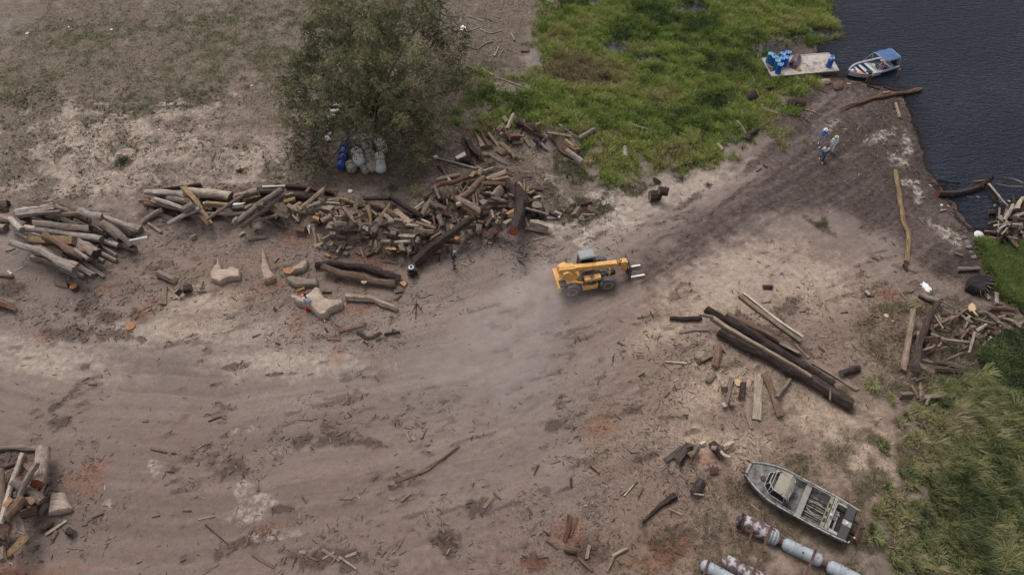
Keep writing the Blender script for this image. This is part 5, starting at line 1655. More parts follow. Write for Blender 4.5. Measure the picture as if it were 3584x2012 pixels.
xs_ = np.linspace(L*.60, L-.03, 12)
m = MB(); top = [(x, -(hb_at(x)-.05)) for x in xs_]+[(x, hb_at(x)-.05) for x in xs_[::-1]]
dz = [.80+.10*max(0, (p[0]/L-.5)/.5)**2 for p in top]
f = m.bm.faces.new([m.bm.verts.new((p[0], p[1], z-.04)) for p, z in zip(top, dz)]); bmesh.ops.triangulate(m.bm, faces=[f]); m.build('foredeck', ALU, OB)
MB().box((L-.04, 0, .95), (.12, .86, .10), bev=.02).build('bow_plate', PALEB, OB)
for s_ in (-1, 1): MB().tube([(L-.05, s_*.40, .92), (L+.22, s_*.46, .94)], [.07, .06], n=8).box((L-.06, s_*.40, .98), (.14, .12, .06), bev=.02).build('bow_roller', BLK, OB)
hx = L*.60
MB().lathe([(.17, .83), (.17, .88), (.15, .89)], c=(L*.84, .08, 0), n=18).build('deck_hatch', RUST, OB)
# cockpit coaming and windscreen
wsx = L*.74
MB().box((L*.765, 0, .86), (.34, 1.25, .04), bev=.015).build('moss_deck', MOSS, OB)
A_ = [(wsx+.42, -.45), (wsx+.42, .45), (wsx+.02, .82), (wsx-.85, .92)]; A2_ = [(wsx+.42, -.45), (wsx+.02, -.82), (wsx-.85, -.92)]
def up(p, z, k=.82): return ((p[0]-wsx+.5)*k+wsx-.5, p[1]*k, z)
for a, b2 in ((A_[0], A_[1]), (A_[1], A_[2]), (A_[2], A_[3]), (A2_[0], A2_[1]), (A2_[1], A2_[2])):
    m = MB(); q = [m.bm.verts.new(v) for v in ((a[0], a[1], .88), (b2[0], b2[1], .88), up(b2, 1.30), up(a, 1.30))]; m.bm.faces.new(q)
    bmesh.ops.solidify(m.bm, geom=m.bm.faces[:], thickness=.01); pane = m.build('window_pane', GLASS, OB)
    MB().tube([(a[0], a[1], .88), (b2[0], b2[1], .88), up(b2, 1.32), up(a, 1.32)], .035, n=5, closed=True).build('window_frame', RAIL, pane)
# cream canopy cover, sagging
m = MB(); rings = []
for x, w_, z in ((wsx-.08, .52, 1.34), (wsx-.2, .68, 1.42), (wsx-.5, .78, 1.46), (wsx-.75, .80, 1.44)):
    rings.append([(x, w_*t, z-.10*abs(t)**3-.03*math.sin(x*9+t*4)) for t in np.linspace(-1, 1, 9)])
open_loft(m, rings); bmesh.ops.solidify(m.bm, geom=m.bm.faces[:], thickness=.03); m.build('cab_cover', CREAM, OB, smooth=True)
m = MB(); rings = []
for k, (x, z) in enumerate(((wsx-.75, 1.44), (wsx-.98, 1.34), (wsx-1.12, 1.16))):
    rings.append([(x+.10*abs(t), (.80-.02*k)*t, z-.12*abs(t)**2) for t in np.linspace(-1, 1, 9)])
open_loft(m, rings); bmesh.ops.solidify(m.bm, geom=m.bm.faces[:], thickness=.03); m.build('cover_flap', CREAM, OB, smooth=True)
MB().tube([(wsx+.12, .78*math.cos(t), 1.05+.42*math.sin(t)) for t in np.linspace(.1, math.pi-.1, 12)], .022, n=5).build('canopy_hoop', RAIL, OB, smooth=True)
MB().tube([(wsx-1.05, .75, .85), (wsx-1.1, .74, 1.0), (wsx-1.0, .6, 1.25), (wsx-1.0, -.6, 1.25), (wsx-1.1, -.74, 1.0), (wsx-1.05, -.75, .85)], .022, n=5).build('canopy_hoop', RAIL, OB, smooth=True)
# interior
cw = 2.14
MB().box((L*.545, 0, .26), (L*.16, cw, .04)).build('cockpit_floor', ALU, OB)
MB().box((L*.445, 0, .52), (.34, 2.2, .34), bev=.02).build('thwart_bench', plain("bench_panel", (.23, .225, .205), .7, .2, 3), OB)
m = MB()
for k in range(9): m.box((L*.33, -.96+k*.24, .30+random.uniform(-.02, .02)), (L*.185, .17, .04), rz=random.uniform(-.02, .02))
m.build('floor_boards', BOARD, OB)
for y in (-.35, .0, .42): MB().box((L*.33, y, .40), (L*.18, .05, .05)).build('stringer', PALEB, OB)
for s_ in (-1, 1): MB().tube([(L*.40, s_*.18, .5), (L*.33, s_*.42, .52), (L*.27, s_*.30, .5)], .02, n=5).build('bent_pipe', RAIL, OB, smooth=True)
MB().box((L*.232, 0, .80), (.20, 2.18, .05), bev=.01).build('mossy_thwart', MOSS, OB)
for y in (-.45, .12, .58): MB().box((L*.232, y, .83), (.12, .26, .012)).build('thwart_opening', DKHOLE, OB)
MB().box((L*.205, 0, .84), (.05, 2.2, .04)).box((L*.192, 0, .83), (.03, 2.2, .03)).build('cross_rail', RAIL, OB)
wx0, wx1 = L*.075, L*.185
MB().box((L*.135, 0, .28), (L*.15, 2.05, .03)).build('well_floor', DKHOLE, OB)
MB().box((wx1, 0, .76), (.16, 2.1, .05)).box((L*.135, -.92, .76), (L*.09, .14, .05)).box((L*.135, .92, .76), (L*.09, .16, .05)).build('well_frame', PALEB, OB)
m = MB()
for k in range(4): m.box((L*.155, -.55+k*.17, .36), (L*.06, .14, .03), rz=.05)
m.box((L*.14, -.2, .42), (.5, .06, .03), rz=.9).box((L*.13, .1, .42), (.1, 1.2, .03), rz=0).build('loose_boards', PALEB, OB)
for y in (-.62, .64): MB().box((L*.048, y, .78), (L*.075, .82, .03)).build('stern_panel', plain("rubber_panel", (.055, .05, .05), .85, .25, 20), OB)
MB().box((L*.048, .03, .79), (L*.078, .34, .03)).build('stern_centre_panel', PALEB, OB)
MB().lathe([(.09, .82), (.07, .86)], c=(L*.05, .03, 0), n=14).build('fuel_cap', foamw, OB)
MB().lathe([(.05, .80), (.05, 1.02), (.08, 1.05), (.06, 1.09)], c=(L*.20, .16, 0), n=14).build('white_knob', foamw, OB)
MB().tube([(-.02, -1.10, .82), (-.10, -1.12, .86), (-.12, -1.0, .86)], .035, n=6).tube([(-.02, 1.10, .82), (-.10, 1.12, .86), (-.12, 1.0, .86)], .035, n=6).build('stern_rail_end', RAIL, OB, smooth=True)
TR = empty('boat_trailer', (stern[0], stern[1], zb), diryaw(stern, bow)); tag(TR, 'rusty trailer frame sticking out behind the derelict workboat', 'trailer')
MB().box((.2, 0, .12), (1.6, .10, .10)).box((-.42, -.1, .35), (.10, 1.2, .10)).box((-.2, .42, .38), (.55, .09, .09)).box((-.2, -.60, .38), (.55, .09, .09)).box((-.62, .1, .22), (.08, .9, .08)).build('frame', RUST, TR)
MB().tube([(-.45, -.62, .4), (-.52, .5, .42)], .04, n=6).build('roller_bar', RUST, TR)
MB().lathe([(.05, .43), (.06, .5), (.03, .53)], c=(-.38, .42, 0), n=8).build('pin', foamw, TR)

# open white motorboat at the landing
WHT = plain("boat_white", (.76, .77, .80), .45, .1, 3, dirt=(.36, .35, .34), dscale=3, dlo=.55, dhi=.7)
NAVY = plain("boat_navy", (.05, .055, .085), .4, .3, 3)
INNER = plain("boat_inner_blue", (.13, .17, .21), .6, .25, 3, dirt=(.05, .05, .055), dscale=4, dlo=.5, dhi=.65)
TARP = plain("canopy_blue", (.13, .26, .50), .6, .12, 2.0)
bow, stern = P(2950+200/9.64, 150+960/9.64, .45), P(2950+1790/9.64, 150+640/9.64, .45)
stern = P(3130, 210, .4)
L = float(np.linalg.norm((bow-stern)[:2])); print('motorboat', L)
MBt = empty('motorboat', (stern[0], stern[1], WL-.12), diryaw(stern, bow)); tag(MBt, 'open white motorboat with a blue canopy moored at the muddy landing', 'boat')
hbf = lambda t: (.86+.10*min(1, t/.3)) if t < .55 else .96*(1-((t-.55)/.45)**2.4*.93)
st = hull(L, hbf, lambda t: 0.0 if t < .7 else .25*((t-.7)/.3)**2, lambda t: .56+.22*max(0, (t-.4)/.6)**2)
make_hull(MBt, st, NAVY, INNER, .08, .18)
m = MB(); m2 = open_loft(m, [[(x, -(b-.13), g-.02), (x, -(b+.03), g+.03), (x, -(b+.05), g-.14)] for x, b, k, g in st]); m2 = open_loft(m, [[(x, (b-.13), g-.02), (x, (b+.03), g+.03), (x, (b+.05), g-.14)] for x, b, k, g in st]); bmesh.ops.solidify(m.bm, geom=m.bm.faces[:], thickness=.02)
m.build('white_rim', WHT, MBt, smooth=True)
m = MB(); open_loft(m, shell([(x, max(.02, b-.09), k, g-.04) for x, b, k, g in st], .0, .20), True); m.build('inner_liner', INNER, MBt, smooth=True)
m = MB(); open_loft(m, [[(x, -b-.015, g-.1), (x, -b*.955-.01, g-.42)] for x, b, k, g in st[9:]]); open_loft(m, [[(x, b+.015, g-.1), (x, b*.955+.01, g-.42)] for x, b, k, g in st[9:]]); bmesh.ops.solidify(m.bm, geom=m.bm.faces[:], thickness=.012); m.build('white_bow_side', WHT, MBt, smooth=True)
BEN = plain("boat_bench", (.42, .45, .48), .6, .15, 4)
for xk, w_ in ((.76, .30), (.64, .30), (.50, .36), (.16, .2)):
    x = L*xk; b = float(np.interp(x, [s_[0] for s_ in st], [s_[1] for s_ in st]))
    MB().box((x, 0, .42), (w_, 2*b-.16, .06), bev=.015).build('bench', BEN, MBt)
MB().box((L*.42, 0, .36), (.22, 1.6, .05)).build('plank_seat', PALEB, MBt)
MB().box((L*.36, 0, .26), (.45, 1.5, .04)).build('bottom_board', BEN, MBt)
cvx0, cvx1, cz = L*.05, L*.40, 1.55
m = MB(); rings = [[(x, .80*t, cz-.04*abs(t)**2-.03*math.sin(x*5+t*3)) for t in np.linspace(-1, 1, 9)] for x in np.linspace(cvx0, cvx1, 8)]
open_loft(m, rings); bmesh.ops.solidify(m.bm, geom=m.bm.faces[:], thickness=.02); can = m.build('canopy', TARP, MBt, smooth=True)
for x in (cvx0, cvx1):
    MB().tube([(x-.1, -.84, .6), (x, -.82, cz-.1), (x, -.6, cz), (x, .6, cz), (x, .82, cz-.1), (x-.1, .84, .6)], .014, n=6).build('canopy_pole', WHT, MBt, smooth=True)
MB().tube([(L*.58, -.9, .62), (cvx1+.02, -.80, cz-.05)], .010, n=5).build('canopy_stay', WHT, MBt)
MB().tube([(L*.60, .95, .62), (L*.54, .9, 1.35), (L*.46, .84, cz-.05)], .011, n=5).build('canopy_stay', WHT, MBt)
m = MB(); m.box((-.16, .05, .62), (.34, .26, .34), bev=.08).box((-.2, .05, .2), (.14, .1, .7)).tube([(-.05, .05, .72), (.35, .2, .74)], .025, n=6); m.build('outboard_motor', BLK, MBt, smooth=False)
MB().lathe([(.20, .52), (.22, .56), (.05, .6)], c=(L*.37, .05, 0), n=14).box((L*.37, .1, .42), (.2, .2, .4)).build('helm', BLK, MBt)
def cloth(name, parent, loc, r, mat, label=None, cat=None, sq=.5, st_=1.3):
    m = MB(); bmesh.ops.create_icosphere(m.bm, subdivisions=3, radius=r)
    for v in m.bm.verts:
        d_ = v.co.normalized(); v.co *= 1+.22*math.sin(d_.x*8+loc[0]*7)*math.sin(d_.y*7+loc[1]*5)+.14*math.sin(d_.z*15+d_.x*12); v.co.z *= sq; v.co.x *= st_
    o = m.build(name, mat, None)
    o.location = (MBt.matrix_basis @ Vector(loc)) if parent is None else loc
    if parent is None: o.rotation_euler = (0, 0, MBt.rotation_euler.z)
    else: o.parent = parent
    if label: tag(o, label, cat)
    return o
VEST = plain("vest_orange", (.80, .22, .07), .6, .2, 12); REDC = plain("cloth_red", (.22, .035, .04), .7, .3, 10, dirt=(.6, .5, .5), dscale=9, dlo=.55, dhi=.6)
BLUC = plain("cloth_blue", (.03, .05, .22), .7, .3, 8); ROPE = plain("rope_yellow", (.50, .32, .05), .8, .35, 22)
cloth('life_vest', None, (L*.80, .32, .50), .22, VEST, 'bright orange life vest in the bow of the motorboat', 'life vest')
cloth('life_vest', None, (L*.18, -.42, .50), .13, VEST, 'small orange red vest near the stern of the motorboat', 'life vest')
cloth('cloth_bundle', None, (L*.89, .10, .55), .24, REDC, 'red and white bundle at the tip of the motorboat', 'bundle')
cloth('cloth_bundle', None, (L*.83, -.35, .46), .18, BLUC, 'dark blue bundle in the bow of the motorboat', 'bundle')
cloth('plastic_bag', None, (L*.88, -.22, .52), .16, plast, 'white bag between the red and blue bundles in the motorboat', 'bag')
cloth('fuel_can', None, (L*.24, .28, .42), .22, REDC, 'dark red can under the blue canopy of the motorboat', 'can', .9, 1.0)
def coil(name, loc, r, label, mat, rz=0, turns=5, cat='rope'):
    m = MB(); rr = random.Random(int(r*1000)); pts = []
    for k in range(turns*14):
        a = k*2*math.pi/14; q = r*(.6+.4*math.sin(k*.13)+.12*rr.uniform(-1, 1)); pts.append((q*math.cos(a), q*math.sin(a), .03+.012*k/turns*.5+rr.uniform(0, .03)))
    m.tube(pts, .022, n=5); o = m.build(name, mat, None, smooth=True, loc=loc, rot=(0, 0, rz)); tag(o, label, cat); return o
q = MBt.matrix_basis @ Vector((L*.07, -.35, .44)); coil('rope_coil', q, .28, 'yellow rope heap at the stern of the motorboat', ROPE)
# mooring post leaning in the water
MB().tube([(0, 0, -1.6), (.05, -.05, -.3), (.12, -.1, .45), (.02, -.05, .8)], [.16, .17, .15, .08], n=9).build('mooring_post', WM['gry'], None, smooth=True, jit=.02, loc=(*P(3138, 262, 0)[:2], WL))
tag(bpy.data.objects['mooring_post'], 'dead tree stub standing in the water beside the motorboat', 'post')

# ------------------------------------------------------------ concrete platform with barrels
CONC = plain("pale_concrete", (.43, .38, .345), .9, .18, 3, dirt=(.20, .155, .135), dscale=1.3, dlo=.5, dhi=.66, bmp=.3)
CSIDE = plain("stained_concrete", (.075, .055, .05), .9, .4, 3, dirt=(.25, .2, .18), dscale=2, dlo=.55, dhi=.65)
DZ = .42
cor = [P(2600+a/3.963, 130+b/3.963, DZ)[:2] for a, b in ((265, 297), (1190, 225), (1330, 465), (400, 548))]
cen = np.mean(cor, 0); PF = empty('landing_platform', (cen[0], cen[1], 0)); tag(PF, 'pale concrete landing platform at the lake edge carrying blue barrels', 'platform')
lc = [tuple(c_-cen) for c_ in cor]
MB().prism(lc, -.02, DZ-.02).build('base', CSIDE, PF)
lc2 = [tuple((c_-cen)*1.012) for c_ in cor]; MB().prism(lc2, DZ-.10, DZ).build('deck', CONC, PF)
m = MB(); lin = [tuple((c_-cen)*.965) for c_ in cor]
for a, b in zip(lc2, lc2[1:]+lc2[:1]):
    mx_, my_ = (a[0]+b[0])/2, (a[1]+b[1])/2; ll = math.hypot(b[0]-a[0], b[1]-a[1]); k = .985
    m.box((mx_*k, my_*k, DZ+.02), (ll*.975, .10, .035), rz=math.atan2(b[1]-a[1], b[0]-a[0]))
m.build('edge_strip', CONC, PF)
e1, e2 = P(2650+240/8.587, 160+570/8.587, DZ), P(2650+520/8.587, 160+750/8.587, DZ)
MB().box(((e1[0]+e2[0])/2-cen[0]-.15, (e1[1]+e2[1])/2-cen[1]-.1, DZ+.006), (float(np.linalg.norm(e2-e1))*1.0, .62, .012), rz=diryaw(e1, e2)).build('dark_slot', CSIDE, PF)
BB = [plain("barrel_blue", (.012, .085, .38), .42, .12, 3), plain("barrel_cyan", (.03, .20, .33), .5, .15, 3), plain("barrel_teal", (.02, .12, .20), .5, .18, 3)]
BT = [plain("lid_blue", (.10, .30, .62), .45, .12, 5), plain("lid_cyan", (.16, .42, .55), .5, .12, 5), plain("lid_teal", (.14, .42, .50), .5, .12, 5)]
CORD = plain("white_cord", (.62, .62, .70), .8, .15, 8)
def make_barrel(k, rope=True):
    r, h = .275, .95; root = empty('plastic_barrel', (0, 0, 0)); m = MB()
    m.lathe([(r*.92, 0), (r, .05), (r, .28), (r*.985, .30), (r, .32), (r, .62), (r*.985, .64), (r, .66), (r*.99, .86), (r*.93, .915)], n=24).build('body', BB[k], root, smooth=True)
    MB().lathe([(r*.93, .91), (r*.95, h), (r*.86, h), (r*.84, h-.04)], n=24).build('rim', BT[k], root, smooth=True)
    MB().lathe([(r*.86, .905), (r*.84, .925)], n=24).build('lid', BT[k], root)
    for dx in (-.10, .10): MB().lathe([(.045, .925), (.04, .955), (.02, .957)], c=(dx, .05*(1 if dx > 0 else -1), 0), n=10).build('bung', BLK, root)
    MB().box((0, -.12, .93), (.16, .06, .015)).build('lid_opening', BLK, root)
    if rope: MB().tube([(r*math.cos(t)*1.02, r*math.sin(t)*1.02*.9, .97+.09*math.sin(t*1.5+1)) for t in np.linspace(-.8, 3.3, 14)]+[(-r*1.06, .02, .7)], .016, n=5).build('cord', CORD, root, smooth=True)
    return root
def copy_tree(o, parent=None):
    c_ = o.copy(); COL.objects.link(c_); c_.parent = parent
    for ch in list(o.children): copy_tree(ch, c_)
    return c_
protos = {}
for i, (tx, ty, k, rp, lab) in enumerate([(415, 240, 1, 0, 'cyan barrel without cord, leftmost on the platform'), (535, 320, 0, 1, 'blue barrel second from left, between the cyan and teal ones'),
        (785, 230, 0, 1, 'blue barrel at the back centre of the barrel group'), (940, 195, 0, 1, 'blue barrel at the back right beside the wrapped bundle'),
        (765, 375, 0, 1, 'blue barrel in the middle of the barrel group'), (895, 340, 0, 1, 'blue barrel right of the middle, nearest the wrapped bundle'),
        (630, 440, 2, 0, 'teal barrel with a pale cyan lid directly behind the front barrel'), (700, 560, 0, 1, 'blue barrel at the very front of the barrel group'),
        (2255, 365, 0, 1, 'lone blue barrel at the right end of the platform')]):
    p = P(2650+tx/8.587, 160+ty/8.587, DZ+.95)
    if (k, rp) not in protos: o = protos[(k, rp)] = make_barrel(k, rp)
    else: o = copy_tree(protos[(k, rp)])
    o.location = (p[0], p[1], DZ+.001); o.rotation_euler = (0, 0, i*1.7); tag(o, lab, 'barrel', 'barrels on the concrete platform')
PUR = plain("wrap_plum", (.125, .075, .085), .45, .35, 3, dirt=(.38, .33, .36), dscale=2.2, dlo=.52, dhi=.62)
p0, p1 = P(2650+1100/8.587, 160+700/8.587, DZ), P(2650+1290/8.587, 160+400/8.587, DZ)
m = MB(); rings = []
for t in np.linspace(-1, 1, 7):
    k = 1-.12*t*t; rings.append([(.78*t, -.42*k, 0), (.80*t, -.40*k, .38), (.74*t, -.06, .72+.03*math.sin(t*5)), (.74*t, .10, .74), (.80*t, .40*k, .42), (.78*t, .44*k, 0)])
m.loft(rings); q = (p0+p1)/2
W_ = m.build('wrapped_bundle', PUR, None, jit=.02, loc=(q[0]-.25, q[1], DZ+.001), rot=(0, 0, diryaw(p0, p1))); tag(W_, 'plum coloured wrapped bundle beside the barrels on the platform', 'bundle')
MB().prism([(-.805, -.02), (-.8, -.02), (-.8, .28), (-.805, .28)], .18, .50).build('dark_opening', BLK, W_)
w = P(2650+1265/8.587, 160+740/8.587, DZ); coil('rope_coil', (w[0], w[1], DZ), .20, 'yellow rope coil in front of the wrapped bundle on the platform', ROPE, 1)
w = P(2650+1460/8.587, 160+600/8.587, DZ+.02)
MB().tube([(-.3, .3, .02), (0, .32, .03), (.15, .1, .02), (.25, -.15, .03), (0, -.1, .02)], .018, n=5).build('rope_piece', plain("rope_grey", (.14, .12, .11), .9), None, smooth=True, loc=w); tag(bpy.data.objects['rope_piece'], 'loose dark rope end lying right of the wrapped bundle', 'rope')

# ------------------------------------------------------------ float tanks
TANK = plain("tank_blue_grey", (.32, .345, .375), .55, .15, 3, dirt=(.085, .05, .042), dscale=3.2, dlo=.60, dhi=.655, bmp=.2)
TANKR = plain("tank_peeling", (.43, .40, .395), .6, .2, 3, dirt=(.10, .062, .058), dscale=2.6, dlo=.44, dhi=.52, bmp=.2)
TANKB = plain("tank_bare_rust", (.075, .048, .045), .8, .35, 3, dirt=(.36, .33, .32), dscale=5, dlo=.56, dhi=.62)
def tank(parent, a, b, r, mat, name='tank', z=None):
    z = r if z is None else z; a, b = np.array([*a, z]), np.array([*b, z]); L_ = float(np.linalg.norm(b-a)); m = MB()
    prof = [(r*math.sin(t), r*.75*(1-math.cos(t))) for t in np.linspace(.05, math.pi/2, 7)]
    prof = prof+[(r, L_*.25), (r*1.012, L_*.25+.01), (r*1.012, L_*.25+.04), (r, L_*.25+.05), (r, L_*.7), (r*1.012, L_*.7+.01), (r*1.012, L_*.7+.04), (r, L_*.7+.05)]+[(rr_, L_-x) for rr_, x in prof[::-1]]
    m.lathe(prof, n=28, axis='X'); o = m.build(name, mat, parent, smooth=True, loc=tuple(a), rot=(0, 0, diryaw(a, b))); return o
def tp(x, y, z=.35): return P(2450+x/3.129, 1550+y/3.129, z)[:2]
g0 = h_at(*tp(900, 1100), GH)
F1 = empty('pontoon_float', (*tp(860, 1050), g0)); o0 = np.array(F1.location[:2]); tag(F1, 'longest rusty pontoon of three joined grey tanks beside the derelict boat', 'pontoon')
tank(F1, tp(405, 835)-o0, tp(865, 1055)-o0, .44, TANKR); tank(F1, tp(720, 1000)-o0, tp(868, 1062)-o0, .445, TANK, 'tank_end')
tank(F1, tp(392, 830)-o0, tp(500, 880)-o0, .443, TANKB, 'tank_end')
tank(F1, tp(895, 1085)-o0, tp(1345, 1300)-o0, .36, TANK, z=.36); tank(F1, tp(1385, 1335)-o0, tp(1850, 1570)-o0, .38, TANK, z=.38)
for a, b in (((850, 1062), (920, 1098)), ((1325, 1300), (1410, 1345))): MB().tube([(*(tp(*a)-o0), .34), (*(tp(*b)-o0), .34)], .17, n=14).build('joint_pipe', RUST, F1, smooth=True)
for (x, y) in ((995, 1100), (1130, 1195), (1120, 1245), (1490, 1350), (1540, 1380)):
    w = tp(x, y, .7)-o0; MB().lathe([(.06, -.02), (.05, .012)], c=(w[0], w[1], .70), n=9).build('rust_hole', RUST, F1)
F2 = empty('pontoon_float', (*tp(250, 1280), g0)); o0 = np.array(F2.location[:2]); tag(F2, 'white and rust peeling tank with a round end at the bottom frame edge', 'pontoon')
tank(F2, tp(232, 1275)-o0, tp(760, 1560)-o0, .42, TANKR)
F3 = empty('pontoon_float', (*tp(20, 1320), g0)); o0 = np.array(F3.location[:2]); tag(F3, 'leftmost bluish grey tank with dark specks at the bottom frame edge', 'pontoon')
tank(F3, tp(8, 1315)-o0, tp(500, 1580)-o0, .34, TANK)
def beam(a, b, za, zb_, lab, w_=.13):
    A_, B_ = P(2450+a[0]/3.129, 1550+a[1]/3.129, za), P(2450+b[0]/3.129, 1550+b[1]/3.129, zb_); L_ = float(np.linalg.norm(B_-A_)); d_ = B_-A_
    o = MB().box((L_/2, 0, 0), (L_, w_, .03)).box((L_/2, w_/2-.015, -.06), (L_, .03, .12)).build('angle_beam', RUST, None, loc=(A_[0], A_[1], A_[2]+g0), rot=(0, -math.asin(d_[2]/L_), diryaw(A_, B_)))
    MB().tube([(-.05, 0, .0), (.12, 0, .02)], .06, n=8).build('pipe_stub', RUST, o); tag(o, lab, 'beam', 'rusty beams across the pontoons')
beam((575, 960), (450, 1300), .75, .78, 'shortest rusty beam, leftmost across the upper pontoon')
beam((785, 908), (570, 1450), .93, .88, 'long rusty beam linking the long pontoon to the peeling tank')
beam((1268, 1165), (1140, 1500), .76, .70, 'right rusty beam resting on the middle tank of the long pontoon')
beam((100, 1280), (20, 1500), .72, .70, 'rusty beam across the leftmost tank at the bottom edge')
MB().box((0, 0, 0), (.34, .16, .04)).build('rust_plate', RUST, None, loc=(*tp(525, 955, .8), g0+.82), rot=(0, .3, -.45)); tag(bpy.data.objects['rust_plate'], 'short rusty plate on the first tank beside the shortest beam', 'plate')
MB().tube([(0, 0, .02), (-.15, -.5, .03), (-.05, -1.0, .05), (.2, -1.3, .03)], .012, n=4).build('wire', BLK, None, smooth=True, loc=(*tp(440, 1010, 0), g0)); tag(bpy.data.objects['wire'], 'thin dark wire curving on the dirt left of the shortest beam', 'wire')

# white and blue floats under the tree
DRW = plain("float_white", (.62, .60, .57), .6, .12, 3, dirt=(.27, .22, .17), dscale=3, dlo=.56, dhi=.68); DRG = plain("float_dirty", (.40, .36, .31), .7, .2, 3, dirt=(.16, .12, .09), dscale=3, dlo=.48, dhi=.62)
def up_(x, y, z=.45): return P(900+x/2.224, y/2.224, z)[:2]
for i, (a, b, r, mt, lab) in enumerate([((770, 1165), (806, 1290), .50, DRW, 'cleanest white float tank, in the front row under the tree'),
        ((735, 1060), (790, 1130), .45, DRG, 'dirty white float tank behind the cleanest one under the tree'), ((715, 1260), (745, 1330), .42, DRG, 'dirty float tank left of the cleanest one, low in front'),
        ((820, 1060), (870, 1180), .46, DRG, 'grey brown float tank in the middle column under the tree'), ((870, 1180), (905, 1330), .48, DRG, 'leaf covered float tank at the front of the middle column'),
        ((940, 1080), (985, 1180), .44, DRW, 'white float tank at the upper right of the float group'), ((945, 1200), (965, 1335), .46, DRW, 'white float tank at the lower right corner of the float group'),
        ((822, 1290), (852, 1335), .34, DRG, 'small end of a dirty float between two front tanks')]):
    A_, B_ = up_(*a), up_(*b); g_ = h_at(*A_, GH); e = empty('float_tank', (*A_, g_)); tank(e, (0, 0), B_-A_, r, mt, z=r); tag(e, lab, 'float tank', 'float tanks under the tree')
    MB().lathe([(r*1.005, -.03), (r*1.02, 0), (r*1.005, .03)], n=24, axis='X').build('band', RUST, e, smooth=True, loc=(*(B_-A_)*.5, r), rot=(0, 0, diryaw(A_, B_)))
for i, (x, y) in enumerate([(682, 1135), (672, 1190), (663, 1240), (655, 1290)]):
    w = up_(x, y, .3); e = empty('blue_drum', (*w, h_at(*w, GH)), -.25); r, h = .36, .62
    MB().lathe([(r*.9, -h/2), (r, -h/2+.05), (r, -.03), (r*.97, 0), (r, .03), (r, h/2-.05), (r*.9, h/2)], n=22, axis='Y').build('body', plain("drum_blue", (.03, .09, .36), .5, .2, 3) if i == 0 else bpy.data.materials["drum_blue"], e, smooth=True, loc=(0, 0, r))
    MB().lathe([(.06, -.01), (.05, .03)], c=(.15, -h/2-.02, r), n=10, axis='Y').build('bung', BLK, e)
    tag(e, ['topmost blue drum', 'second blue drum from the top', 'third blue drum from the top', 'lowest blue drum'][i]+' of the lying row under the tree', 'drum', 'blue drums under the tree')
m = MB()
for k, (x, y) in enumerate([(625, 815), (600, 860), (575, 900), (555, 960), (560, 1020), (548, 1075)]):
    w = up_(x, y, .25); m.box((w[0], w[1], .16+.05*(k % 2)), (.75, .42, .10), rz=.4*k, rx=.2*(k % 3-1), bev=.03)
c_ = up_(575, 950, .2)
for v in m.bm.verts: v.co -= Vector((c_[0], c_[1], 0))
m.build('torn_white_sheet', DRW, None, jit=.03, loc=(*c_, h_at(*c_, GH))); tag(bpy.data.objects['torn_white_sheet'], 'long strip of torn white sheet under the left side of the tree', 'sheet')
# camera tripod on the dirt, small litter of the work site
def trip(px, py, h, label):
    w = P(px, py, 0); r = empty('tripod', (w[0], w[1], h_at(w[0], w[1]))); tag(r, label, 'tripod')
    for k in range(3): a = 1.57+k*2.094; MB().tube([(0, 0, h), (.45*math.cos(a), .45*math.sin(a), .01)], [.035, .025], n=6).build('leg', BLK, r)
    MB().box((0, 0, h+.04), (.12, .14, .1), bev=.02).build('head', BLK, r)
trip(1462, 1084, .75, 'small black tripod standing on the dirt right of the bent log')
RCAN = plain("can_red", (.52, .012, .02), .4, .12, 4)
for i, (px, py) in enumerate([(1073, 1083), (1081, 1084)]):
    w = P(px, py, .1); r = empty('fuel_canister', (w[0], w[1], h_at(*w[:2], GH)), .2); tag(r, ['left', 'right'][i]+' one of two small red canisters below the star shaped stump', 'canister', 'red canisters below the star stump')
    MB().box((0, 0, .17), (.13, .22, .32), bev=.03).build('body', RCAN, r); MB().tube([(0, -.08, .33), (0, -.05, .38), (0, .05, .38), (0, .08, .33)], .012, n=5).build('handle', RCAN, r)
    MB().lathe([(.025, .33), (.025, .37)], c=(.03, .08, 0), n=8).build('cap', BLK, r)

# ------------------------------------------------------------ people
SKIN = plain("skin", (.20, .105, .07), .6, .08, 3); HAIR = plain("hair_black", (.012, .010, .009), .6, .2, 20)
def skin_mesh(name, J, E, R, mat, parent, sub=1, root=0):
    me = bpy.data.meshes.new(name); me.from_pydata([tuple(j) for j in J], E, []); me.update()
    o = link(name, me, parent); md = o.modifiers.new("Skin", 'SKIN')
    lay = me.skin_vertices[0].data
    for i, r in enumerate(R): lay[i].radius = (r if isinstance(r, tuple) else (r, r)); lay[i].use_root = (i == root)
    s_ = o.modifiers.new("Sub", 'SUBSURF'); s_.levels = sub; s_.render_levels = sub
    dg = bpy.context.evaluated_depsgraph_get(); ev = o.evaluated_get(dg); nm = bpy.data.meshes.new_from_object(ev, depsgraph=dg)
    o.modifiers.clear(); o.data = nm; nm.materials.clear(); nm.materials.append(mat)
    nm.polygons.foreach_set("use_smooth", np.ones(len(nm.polygons), dtype=bool)); return o
